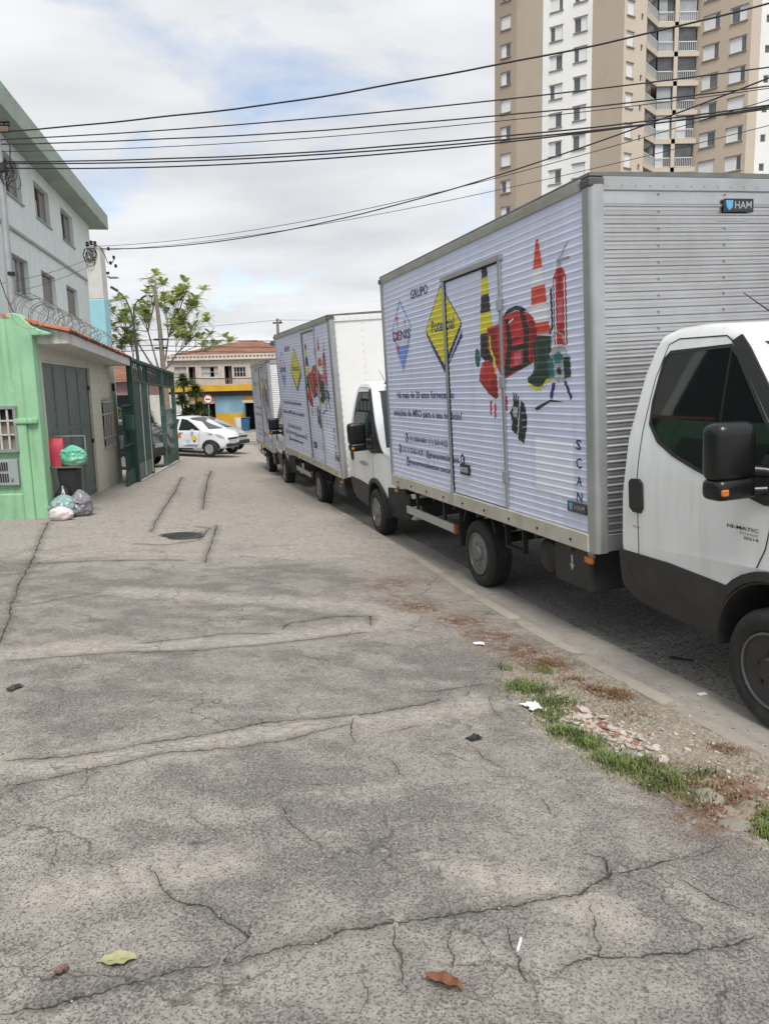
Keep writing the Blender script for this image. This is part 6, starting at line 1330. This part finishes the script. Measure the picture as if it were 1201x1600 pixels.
# ================================================================== apartment tower
tw = thing('apartment_tower', 'tall beige and white apartment tower with stacked balconies', 'building', (23, 74, -3))
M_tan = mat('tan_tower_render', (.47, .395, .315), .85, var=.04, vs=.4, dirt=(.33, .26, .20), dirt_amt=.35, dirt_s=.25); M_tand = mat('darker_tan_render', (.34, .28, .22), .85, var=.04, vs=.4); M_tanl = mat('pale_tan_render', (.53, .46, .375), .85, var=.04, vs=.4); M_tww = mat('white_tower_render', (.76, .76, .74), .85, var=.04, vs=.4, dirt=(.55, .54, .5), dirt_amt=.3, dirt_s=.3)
TZ0, TZ1 = -3.0, 50.0
def facade(p0, p1, m, wins=()):
    """wall panel between two plan points; wins = (fraction, z, w, h, kind)"""
    d = Vector((p1[0] - p0[0], p1[1] - p0[1])); L = d.length; F_ = Frame(p0, (d.x, d.y)); hs = [rect(f * L - w / 2, f * L + w / 2, z - h / 2, z + h / 2) for (f, z, w, h, k) in wins]
    wp('wall_panel', F_.wall([(0, TZ0), (L, TZ0), (L, TZ1), (0, TZ1)], hs, 0, -.28), m, tw)
    for (f, z, w, h, k) in wins:
        c = f * L; fr = MB()
        for (a, b, r0, r1) in ((c - w / 2, c - w / 2 + .05, z - h / 2, z + h / 2), (c + w / 2 - .05, c + w / 2, z - h / 2, z + h / 2), (c - w / 2 + .05, c + w / 2 - .05, z + h / 2 - .05, z + h / 2), (c - w / 2 + .05, c + w / 2 - .05, z - h / 2, z - h / 2 + .05)): F_.box(fr, (-.12, -.05), (a + .003, b - .003), (r0 + .003, r1 - .003))
        wo_ = wp('window', fr, M_twf, tw)
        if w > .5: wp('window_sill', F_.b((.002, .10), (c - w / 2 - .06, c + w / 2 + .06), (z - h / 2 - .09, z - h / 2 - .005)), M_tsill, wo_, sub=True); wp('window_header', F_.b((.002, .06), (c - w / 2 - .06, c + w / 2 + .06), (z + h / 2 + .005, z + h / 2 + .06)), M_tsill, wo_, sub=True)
        i0, i1 = c - w / 2 + .05, c + w / 2 - .05; sp = {0: 1.0, 1: .5, 2: -.5, 3: .72, 4: 0.0, 5: -.65}[k]; x = i0 + (i1 - i0) * abs(sp)
        if sp > 0:
            wp('shutter', F_.b((-.10, -.075), (i0, x), (z - h / 2 + .05, z + h / 2 - .05)), M_tshut, wo_, sub=True)
            if sp < 1: wp('pane', F_.b((-.14, -.12), (x, i1), (z - h / 2 + .05, z + h / 2 - .05)), M_tpane, wo_, sub=True)
        elif sp < 0:
            x = i1 - (i1 - i0) * abs(sp); wp('shutter', F_.b((-.10, -.075), (x, i1), (z - h / 2 + .05, z + h / 2 - .05)), M_tshut, wo_, sub=True); wp('pane', F_.b((-.14, -.12), (i0, x), (z - h / 2 + .05, z + h / 2 - .05)), M_tpane, wo_, sub=True)
        else: wp('pane', F_.b((-.14, -.12), (i0, i1), (z - h / 2 + .05, z + h / 2 - .05)), M_tpane, wo_, sub=True)
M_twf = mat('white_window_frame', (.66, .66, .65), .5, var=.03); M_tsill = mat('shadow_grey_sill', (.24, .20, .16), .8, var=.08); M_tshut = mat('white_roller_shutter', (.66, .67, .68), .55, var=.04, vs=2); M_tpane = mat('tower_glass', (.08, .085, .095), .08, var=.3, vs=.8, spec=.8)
fl = 2.4; rr_ = random.Random(5)
A0, A1, B1, C1, D1, E1 = (11.43, 78.4), (13.22, 77.0), (15.18, 74.6), (18.95, 72.2), (20.92, 69.6), (23.27, 71.0)
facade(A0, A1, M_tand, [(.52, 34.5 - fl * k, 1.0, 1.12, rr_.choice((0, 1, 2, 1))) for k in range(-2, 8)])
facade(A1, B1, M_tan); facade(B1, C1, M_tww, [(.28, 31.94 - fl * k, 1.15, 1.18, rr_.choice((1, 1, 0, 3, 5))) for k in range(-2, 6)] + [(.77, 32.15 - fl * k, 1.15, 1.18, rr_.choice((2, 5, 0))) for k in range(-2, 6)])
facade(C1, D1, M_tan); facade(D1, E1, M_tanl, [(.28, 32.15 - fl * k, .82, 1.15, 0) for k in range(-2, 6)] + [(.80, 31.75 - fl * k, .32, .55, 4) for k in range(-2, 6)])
# balconies: slab edge, railing and glazing per storey and bay
Bq = [(23.27, 71.0), (24.97, 73.1), (26.35, 73.1), (26.75, 73.1), (28.40, 73.1)]
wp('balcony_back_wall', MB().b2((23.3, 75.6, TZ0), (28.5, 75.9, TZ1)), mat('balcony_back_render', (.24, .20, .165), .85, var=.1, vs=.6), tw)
wp('balcony_divider', MB().b2((26.38, 73.0, TZ0), (26.72, 75.6, TZ1)), M_tanl, tw)
M_gz = mat('pale_curtain_glazing', (.62, .68, .68), .25, var=.06, vs=1.5, spec=.6); M_gd = mat('dark_glazing', (.075, .08, .085), .1, var=.4, vs=.9, spec=.7); M_gm = mat('grey_sky_glazing', (.32, .34, .36), .12, var=.2, vs=.9, spec=.7); M_rl = mat('white_railing', (.64, .64, .63), .5, var=.03)
for k in range(-1, 6):
    z = 32.0 - fl * k
    sl = MB(); sl.prism([(23.25, 70.95), (24.95, 73.0), (28.6, 73.0), (28.6, 75.6), (23.25, 75.6)], lambda x, y: (x, y, z - .12), lambda x, y: (x, y, z + .28)); so_ = wp('balcony_slab', sl, M_tanl, tw)
    for j, (a, b) in enumerate(((Bq[0], Bq[1]), (Bq[1], Bq[2]), (Bq[3], Bq[4]))):
        F_ = Frame(a, (b[0] - a[0], b[1] - a[1])); L = (Vector(b) - Vector(a)).length; rl_ = MB()
        for (z0_, z1_) in ((z + .34, z + .39), (z + 1.08, z + 1.15)): F_.box(rl_, (-.05, .0), (.04, L - .04), (z0_, z1_))
        n_ = int(L / .16)
        for i in range(n_): F_.box(rl_, (-.04, -.01), (.08 + i * (L - .16) / max(1, n_ - 1) - .018, .08 + i * (L - .16) / max(1, n_ - 1) + .018), (z + .39, z + 1.08))
        ro = wp('railing', rl_, M_rl, so_, sub=True); ro['kind'] = 'stuff'
        g = [M_gd, rr_.choice((M_gz, M_gm, M_gd, M_gz)), rr_.choice((M_gm, M_gz, M_gd, M_gm))][j]; wp('glazing', F_.b((-.14, -.11), (.05, L * rr_.choice((1.0, .97, .6)) - .05), (z + .285, z + fl - .125)), g, so_, sub=True)
        if j: wp('glazing', F_.b((-.22, -.20), (.05, L - .05), (z + .285, z + fl - .125)), M_gd, so_, sub=True)
facade((28.55, 73.6), (31.93, 70.5), M_tan, [(.28, 32.07 - fl * k, 1.35, 1.2, rr_.choice((1, 0, 3, 1, 2))) for k in range(-2, 6)] + [(.78, 32.0 - fl * k, 1.35, 1.2, rr_.choice((0, 2, 3, 0))) for k in range(-2, 6)])
facade((31.93, 70.5), (33.2, 71.5), M_tanl); facade((33.2, 71.5), (42, 70.5), M_tww, [(.07, 31.7 - fl * k, .45, .65, 4) for k in range(-2, 6)] + [(.4, 31.7 - fl * k, 1.3, 1.2, 0) for k in range(-2, 6)])
wp('tower_core', MB().b2((15.8, 78.5, TZ0), (41, 92, TZ1)), M_dark, tw); wp('roof_slab', MB().b2((11.4, 69.5, TZ1), (42, 92, TZ1 + .4)), M_tan, tw)

# ================================================================== waste corner by the garage
def gp_(x, y): return Vector((x, y, zp(x, y)))
def blob(name, c, dims, m, parent, seed, knot=.0, rough=.16, lat=34):
    """crumpled plastic bag: creased facets gathered into a knot"""
    V = []; F = []; n = 52
    def crease(p, s): return 1 - 2 * abs(mnoise.noise(p * s + Vector((seed * 7.3, seed * 1.7, 0))))
    for i in range(lat + 1):
        t = i / lat; ph = math.pi * t; rad = math.sin(ph) ** .75; z = -math.cos(ph)
        if z > .55 and knot: rad = rad * (1 - (z - .55) / .45 * .55); z = .55 + (z - .55) * (1 + knot)
        for k in range(n):
            a = 2 * math.pi * k / n; p = Vector((math.cos(a) * rad, math.sin(a) * rad, z))
            d = 1 + rough * (.9 * mnoise.noise(p * 1.7 + Vector((seed, 0, 0))) + .55 * crease(p, 2.6) + .32 * crease(p, 5.5) + .15 * crease(p, 11)) + rough * .3 * math.sin(a * 11 + seed + z * 3) * max(0, z)
            V.append((dims[0] * rad * d * math.cos(a), dims[1] * rad * d * math.sin(a), max(-dims[2] * .86, dims[2] * z * (1 + .25 * rough * crease(p, 3.3)))))
    for i in range(lat): F += [(i * n + k, i * n + (k + 1) % n, (i + 1) * n + (k + 1) % n, (i + 1) * n + k) for k in range(n)]
    mb = MB(); mb.add([Vector(v) + Vector(c) for v in V], F); return mb.build(name, m, parent, smooth=30, fixn=True)
M_bgrey = mat('grey_bin_bag', (.20, .20, .22), .35, var=.2, vs=9, spec=.6); M_bteal = mat('pale_teal_bag', (.24, .36, .35), .35, var=.15, vs=7, spec=.6); M_bwhite = mat('white_pink_bag', (.66, .60, .60), .4, var=.1, vs=9, dirt=(.7, .35, .35), dirt_amt=.3, dirt_s=9); M_bgreen = mat('green_teal_bag', (.12, .46, .32), .35, var=.3, vs=6, dirt=(.45, .62, .45), dirt_amt=.8, dirt_s=4); M_bblk = mat('black_bin_bag', (.015, .015, .016), .3, var=.2, vs=8, spec=.6); M_bred = mat('red_sack', (.45, .045, .075), .4, var=.14, vs=5, dirt=(.6, .15, .18), dirt_amt=.4)
def bag(label, x, y, dims, m, seed, knot=.35, z=None, rough=.16):
    zz = (zp(x, y) if z is None else z); o = blob('rubbish_bag', (0, 0, dims[2] * .86), dims, m, None, seed, knot, rough); o.location = (x, y, zz); tag(o, label, 'bag', 'rubbish bags by the garage'); return o
bag('grey knotted rubbish bag, rightmost at the foot of the bin', -4.99, 12.50, (.17, .17, .20), M_bgrey, 3, .55, rough=.26)
bag('pale teal rubbish bag leaning against the green wall foot', -5.20, 12.36, (.20, .18, .19), M_bteal, 5, .2, rough=.24)
bag('small white and pink bag lying in front of the teal one', -5.10, 11.98, (.17, .12, .115), M_bwhite, 8, .1, rough=.2)
bag('black rubbish bag half hidden behind the teal bag', -5.30, 12.62, (.14, .15, .25), M_bblk, 9, .4)
tr_ = thing('bin_stand', 'black tapered bin with a flat wooden tray on top by the garage door', 'bin', (-5.24, 12.80, zp(-5.24, 12.80)))
b = MB(); b.prism([(-.08, 0), (.11, 0), (.155, .78), (-.165, .78)], lambda a, z: (a, -.13, z), lambda a, z: (a, .13, z)); b.build('bin_body', M_blk, tr_, bevel=.02)
b = MB(); b.box((-.01, 0, .80), (.54, .34, .03)); b.build('tray', mat('dark_wood_tray', (.14, .11, .09), .7, var=.2), tr_, bevel=.006)
b = MB(); b.box((-.01, .16, 1.30), (.52, .015, .015)).box((.24, .16, 1.05), (.015, .015, .5)); b.build('tray_rod', M_galv, tr_)
zt_ = zp(-5.24, 12.80) + .8175
o = bag('bulging green carrier bag on the bin tray', -5.15, 12.78, (.185, .15, .175), M_bgreen, 13, .12, zt_, rough=.24); 
rb = MB(); n = 10; V = []; W_ = [(0, .155, .085), (.12, .165, .095), (.32, .17, .09), (.46, .165, .06), (.53, .16, .02), (.56, .155, .012)]
for (z, a, b_) in W_:
    for k in range(16):
        q = 2 * math.pi * k / 16; sx_ = math.copysign(abs(math.cos(q)) ** .5, math.cos(q)); sy_ = math.copysign(abs(math.sin(q)) ** .6, math.sin(q)); V.append((a * sx_ + .006 * math.sin(z * 40 + k), b_ * sy_ + .006 * math.sin(k * 2 + z * 25), z))
rb.add(V, [(i * 16 + k, i * 16 + (k + 1) % 16, (i + 1) * 16 + (k + 1) % 16, (i + 1) * 16 + k) for i in range(len(W_) - 1) for k in range(16)] + [tuple(range(15, -1, -1)), tuple(80 + k for k in range(16))])
o = rb.build('paper_sack', M_bred, smooth=50); o.location = (-5.42, 12.79, zt_); o.scale = (.72, .75, .82); o.rotation_euler = (0, 0, .15); tag(o, 'upright red sack on the bin tray beside the green bag', 'sack')

# ------------------------------------------------------------------ manhole
mh = thing('manhole_cover', 'round dark iron manhole cover set in the pavement', 'manhole cover', (-2.82, 10.32, zp(-2.82, 10.32)))
M_iron = mat('dark_iron', (.055, .055, .055), .6, metal=.4, var=.2, vs=12, bump=.3, bs=60)
sl_ = Matrix.Rotation(math.atan(-.032), 4, 'X')
b = MB(); b.lathe([(-.04, .30), (.012, .30), (.014, .295), (.010, .24), (.010, .0001)], 40, 'z'); c1 = b.build('cover_plate', M_iron, mh, smooth=40); b = MB(); b.lathe([(-.04, .345), (.009, .345), (.010, .31), (-.04, .31)], 40, 'z', closed=True); b.build('cover_rim', mat('rim_iron', (.11, .105, .10), .7, metal=.3, var=.2, vs=12), mh, smooth=40)
for i in range(-3, 4):
    for j in range(-3, 4):
        if i * i + j * j < 11: part('cover_stud', M_iron, c1, ((i * .065, j * .065, .014), (.035, .035, .010)))
mh.rotation_euler = (math.atan(-.032), 0, 0)

# ------------------------------------------------------------------ litter and leaves
def leaf(label, x, y, L, w, rz, m, curl, name='dead_leaf', cat='leaf'):
    b = MB(); n = 10; V = []
    for i in range(n + 1):
        t = i / n; ww = w * math.sin(math.pi * min(1, t * .93 + .05)) ** .8
        for k in (-1, -.5, 0, .5, 1): V.append(((t - .5) * L, k * ww * (1 + .08 * math.sin(i * 2.1 + k)), .004 + curl * abs(k) ** 1.5 * ww + curl * .25 * (t - .5) ** 2 * L + .004 * math.sin(i * 1.7)))
    b.add(V, [(i * 5 + k, i * 5 + k + 1, (i + 1) * 5 + k + 1, (i + 1) * 5 + k) for i in range(n) for k in range(4)]); b.tube([(-.62 * L, 0, .006), (-.5 * L, 0, .005), (.4 * L, 0, .007)], [.0018, .002, .001], 5)
    o = b.build(name, m, smooth=60); o.location = (x, y, zp(x, y) + .006); o.rotation_euler = (-.03, 0, rz); tag(o, label, cat); return o
leaf('pale yellow green fallen leaf at the lower left of the pavement', -.83, 2.06, .105, .030, .12, mat('pale_leaf', (.33, .32, .17), .6, var=.12, vs=30), .25)
leaf('curled brown dead leaf near the bottom edge of the pavement', .14, 1.97, .115, .022, -.42, mat('brown_leaf', (.16, .065, .03), .7, var=.3, vs=40), 1.1)
leaf('small reddish brown leaf beside the pale yellow leaf', -.98, 2.01, .05, .016, .9, mat('red_brown_leaf', (.17, .10, .08), .7, var=.2, vs=40), .5)
b = MB(); b.cyl((-.028, 0, .006), (.028, 0, .006), .0045, n=8); o = b.build('cigarette_end', M_pwhite); o.location = (.39, 2.16, zp(.39, 2.16)); o.rotation_euler = (0, 0, 1.2); tag(o, 'white cigarette end lying on the cracked pavement', 'cigarette')
def crumple(name, label, cat, x, y, s, m, seed):
    b = MB(); r = random.Random(seed); n = 7; V = []
    for i in range(n):
        for j in range(n): V.append(((i / 6 - .5) * s + r.uniform(-.1, .1) * s, (j / 6 - .5) * s * .7 + r.uniform(-.1, .1) * s, max(.003, r.uniform(0, .32) * s * (1 - abs(i / 3 - 1)) * (1.3 - abs(j / 3 - 1)))))
    b.add(V, [(i * n + j, i * n + j + 1, (i + 1) * n + j + 1, (i + 1) * n + j) for i in range(n - 1) for j in range(n - 1)]); o = b.build(name, m, smooth=25); o.location = (x, y, zp(x, y) + .008); o.rotation_euler = (0, 0, r.uniform(0, 6)); tag(o, label, cat)
crumple('crumpled_paper', 'crumpled white paper at the edge of the grass strip', 'paper', .83, 4.23, .11, M_pwhite, 4); crumple('dark_rag', 'small black scrap in the middle of the pavement', 'scrap', .44, 3.75, .075, M_bblk, 6); crumple('paper_scrap', 'tiny white paper scrap beside the mossy kerb strip', 'paper', .68, 5.49, .08, M_pwhite, 9); crumple('flat_stone', 'small dark flat stone at the left edge of the pavement', 'stone', -2.24, 4.38, .09, M_iron, 12)
b = MB(); b.box((0, 0, .004), (.16, .03, .008)); o = b.build('stick', mat('dark_stick', (.03, .025, .02), .9)); o.location = (2.10, 5.25, zr(2.10, 5.25) + .004); o.rotation_euler = (0, 0, -.55); tag(o, 'short dark stick on the asphalt beside the nearest truck', 'stick')
b = MB(); b.box((0, 0, .003), (.06, .03, .006)); o = b.build('wrapper', M_pwhite); o.location = (1.98, 4.6, zr(1.98, 4.6) + .006); o.rotation_euler = (0, 0, .3); tag(o, 'small white wrapper lying in the gutter', 'wrapper')

# ------------------------------------------------------------------ verge: broken tile, stones, grass, dead weed
def on(x, y): return zp(x, y) - .012 + float((fbm(np.array([x]), np.array([y]), 6, 4, 81)[0] - .5) * .05)
r = random.Random(21)
def shard_mesh(seed):
    q = random.Random(seed); k = q.choice((4, 5, 5, 6)); P = [(math.cos(2 * math.pi * i / k + q.uniform(-.3, .3)) * q.uniform(.7, 1.1), math.sin(2 * math.pi * i / k + q.uniform(-.3, .3)) * q.uniform(.5, .9)) for i in range(k)]; b = MB(); b.prism(P, lambda x, y: (x, y, 0), lambda x, y: (x * .97, y * .97, .22)); return b.mesh('tile_shard')
SH = [shard_mesh(i) for i in range(8)]; tcol = [mat('pale_pink_tile', (.46, .375, .34), .85, var=.25, vs=9, dirt=(.2, .16, .12), dirt_amt=.6, dirt_s=1.2), mat('cream_tile', (.47, .43, .385), .85, var=.25, vs=9, dirt=(.2, .16, .12), dirt_amt=.6, dirt_s=1.2), mat('brick_red_shard', (.25, .12, .08), .9, var=.3, vs=9)]
SHM = []
for m_ in tcol:
    for s in SH: c = s.copy(); c.materials.clear(); c.materials.append(m_); SHM.append(c)
rub = thing('tile_rubble', 'heap of broken pale pink tile pieces in the verge', 'rubble', (1.2, 4.0, zp(1.2, 4.0)))
for i in range(296):
    a, e = r.gauss(0, 1), r.gauss(0, 1); x = 1.16 + a * .105 - e * .03; y = 3.98 + e * .15 - a * .08
    if i > 215: x, y = r.uniform(1.15, 1.75), r.uniform(3.2, 4.2)
    if x < x_edge(np.array(y)) + .02: continue
    s = (r.uniform(.011, .030) if i <= 215 else r.uniform(.006, .020)) * (1.4 if r.random() < .12 else 1); me = SHM[(0 if r.random() < .55 else (8 if r.random() < .7 else 16)) + r.randrange(8)]
    link('tile_piece', me, None, rub, Vector((x, y, on(x, y) + r.uniform(-.004, .006))) - rub.location, (r.uniform(-.3, .3), r.uniform(-.3, .3), r.uniform(0, 6.3)), (s, s, s))
def stone_mesh(seed):
    bm = bmesh.new(); bmesh.ops.create_icosphere(bm, subdivisions=2, radius=1)
    for v in bm.verts: v.co *= 1 + .35 * mnoise.noise(v.co * 1.4 + Vector((seed, 0, 0))); v.co.z *= .5
    me = bpy.data.meshes.new('stone'); bm.to_mesh(me); bm.free(); shade(me, 50); me.materials.append(M_cob if seed % 3 else M_cob2); return me
M_cob = mat('dusty_cobble', (.25, .225, .19), .9, var=.2, vs=3, bump=.3, bs=12, dirt=(.18, .14, .10), dirt_amt=.5, dirt_s=1.5); M_cob2 = mat('brown_cobble', (.24, .19, .145), .9, var=.2, vs=3, bump=.3, bs=12)
ST = [stone_mesh(i) for i in range(7)]
cob = thing('cobble_strip', 'worn cobbles half sunk in the soil along the kerb', 'cobbles', (1.2, 4, zp(1.2, 4))); cnt = 0
for i in range(900):
    y = r.uniform(2.1, 9.2); x0 = float(x_edge(np.array(y))); x1 = float(xk(y)) - .12
    if x1 - x0 < .1: continue
    x = r.uniform(x0 + .03, x1)
    if (x - 1.25) ** 2 / .10 + (y - 4.1) ** 2 / .30 < 1: continue
    if cnt >= 270: break
    s = r.uniform(.016, .050) * (1.75 if y < 3.35 else .85); link('cobble', ST[r.randrange(7)], None, cob, Vector((x, y, on(x, y) - s * .16)) - cob.location, (r.uniform(-.2, .2), r.uniform(-.2, .2), r.uniform(0, 6.3)), (s * r.uniform(.8, 1.3), s, s * .8)); cnt += 1
def blades(name, spots, n, m, label, hmin, hmax, spread):
    mb = MB()
    for (cx, cy, rr, f) in spots:
        for _ in range(int(n * f)):
            x = cx + r.gauss(0, rr); y = cy + r.gauss(0, rr)
            if x > float(xk(y)) - .05 or x < float(x_edge(np.array(y))) - .03: continue
            z = on(x, y); h = r.uniform(hmin, hmax) * (1 - .5 * min(1, math.hypot(x - cx, y - cy) / (rr * 2.2))); a = r.uniform(0, 6.3); l = r.uniform(.2, 1.0) * spread; d = Vector((math.cos(a), math.sin(a), 0)); s = Vector((-d.y, d.x, 0)) * r.uniform(.0018, .0035)
            p0 = Vector((x, y, z)); p1 = p0 + d * (h * l * .35) + Vector((0, 0, h * .65)); p2 = p0 + d * (h * l) + Vector((0, 0, h * (1 - .25 * l)))
            mb.add([p0 - s, p0 + s, p1 + s * .8, p1 - s * .8, p2], [(0, 1, 2, 3), (3, 2, 4)])
    o = mb.build(name, m, fixn=False); tag(o, label, 'grass', kind='stuff')
GR = [(.80, 4.66, .07, .9), (.88, 4.50, .10, 1.4), (.98, 4.30, .10, 1.3), (.95, 4.12, .07, .8), (.90, 3.92, .07, .9), (.99, 3.82, .08, 1.0), (1.02, 3.68, .06, .6), (1.10, 3.54, .08, 1.2), (1.18, 3.44, .08, 1.3), (1.27, 3.38, .07, 1.0), (1.22, 3.30, .05, .6), (1.50, 2.86, .05, .6), (1.48, 3.42, .05, .25), (1.02, 4.95, .07, .4), (.80, 5.0, .05, .3), (1.35, 3.15, .05, .3), (1.62, 3.0, .05, .35)]
GR = [(a + r.uniform(-.05, .05), b + r.uniform(-.06, .06), c * r.uniform(.5, 1.15), d * r.uniform(.4, 1.3)) for (a, b, c, d) in GR for _ in range(2)]
blades('grass', GR, 190, mat('verge_grass', (.115, .155, .040), .6, var=.5, vs=9), 'short green grass tufts along the broken pavement edge', .02, .075, 1.2)
DW = [(1.40, 4.50, .06, .8), (1.30, 4.62, .05, .5), (1.10, 5.10, .09, .9), (1.0, 5.35, .10, .8), (.80, 5.75, .12, .8), (.62, 6.15, .13, .8), (.35, 6.55, .14, .7), (1.45, 3.25, .10, .9), (1.62, 3.10, .12, .8), (1.30, 3.05, .08, .6), (1.2, 4.75, .06, .5), (1.72, 3.70, .05, .4), (.1, 7.2, .12, .4), (1.38, 4.2, .08, .3)]
blades('dry_weeds', DW, 420, mat('dry_weed', (.17, .095, .04), .8, var=.45, vs=9), 'dry reddish brown weeds scattered over the soil strip', .008, .035, 1.8)
# loose grit on the verge and in the gutter
gm = MB()
for i in range(5200):
    y = 2.0 + 8.0 * r.random() ** 1.4; x0 = float(x_edge(np.array(y))); x1 = float(xk(y)) + .25; x = r.uniform(x0 - .10, x1)
    z = on(x, y) if x < float(xk(y)) - .05 else float(gY(y)) - .235
    s = r.uniform(.0025, .0085); a = r.uniform(0, 6.3); c, d = math.cos(a) * s, math.sin(a) * s; gm.add([(x + c, y + d, z), (x - d, y + c, z), (x - c, y - d, z), (x + d, y - c, z), (x, y, z + s * 1.1)], [(0, 1, 4), (1, 2, 4), (2, 3, 4), (3, 0, 4)])
o = gm.build('grit', mat('loose_grit', (.36, .31, .25), .9, var=.45, vs=16), fixn=False); tag(o, 'loose grit and small pebbles along the kerb', 'grit', kind='stuff')
gm = MB()
for i in range(3800):
    y = 1.5 + 7.5 * r.random() ** 1.6; x = r.uniform(-.62 * y - .2, min(.62 * y + .2, float(x_edge(np.array(y))))); z = zp(x, y) - .002; s = r.uniform(.0015, .0045); a = r.uniform(0, 6.3); c, d = math.cos(a) * s, math.sin(a) * s
    gm.add([(x + c, y + d, z), (x - d, y + c, z), (x - c, y - d, z), (x + d, y - c, z), (x, y, z + s)], [(0, 1, 4), (1, 2, 4), (2, 3, 4), (3, 0, 4)])
o = gm.build('pavement_grit', mat('pale_grit', (.40, .385, .36), .9, var=.5, vs=14), fixn=False); tag(o, 'fine loose grit on the worn pavement', 'grit', kind='stuff')
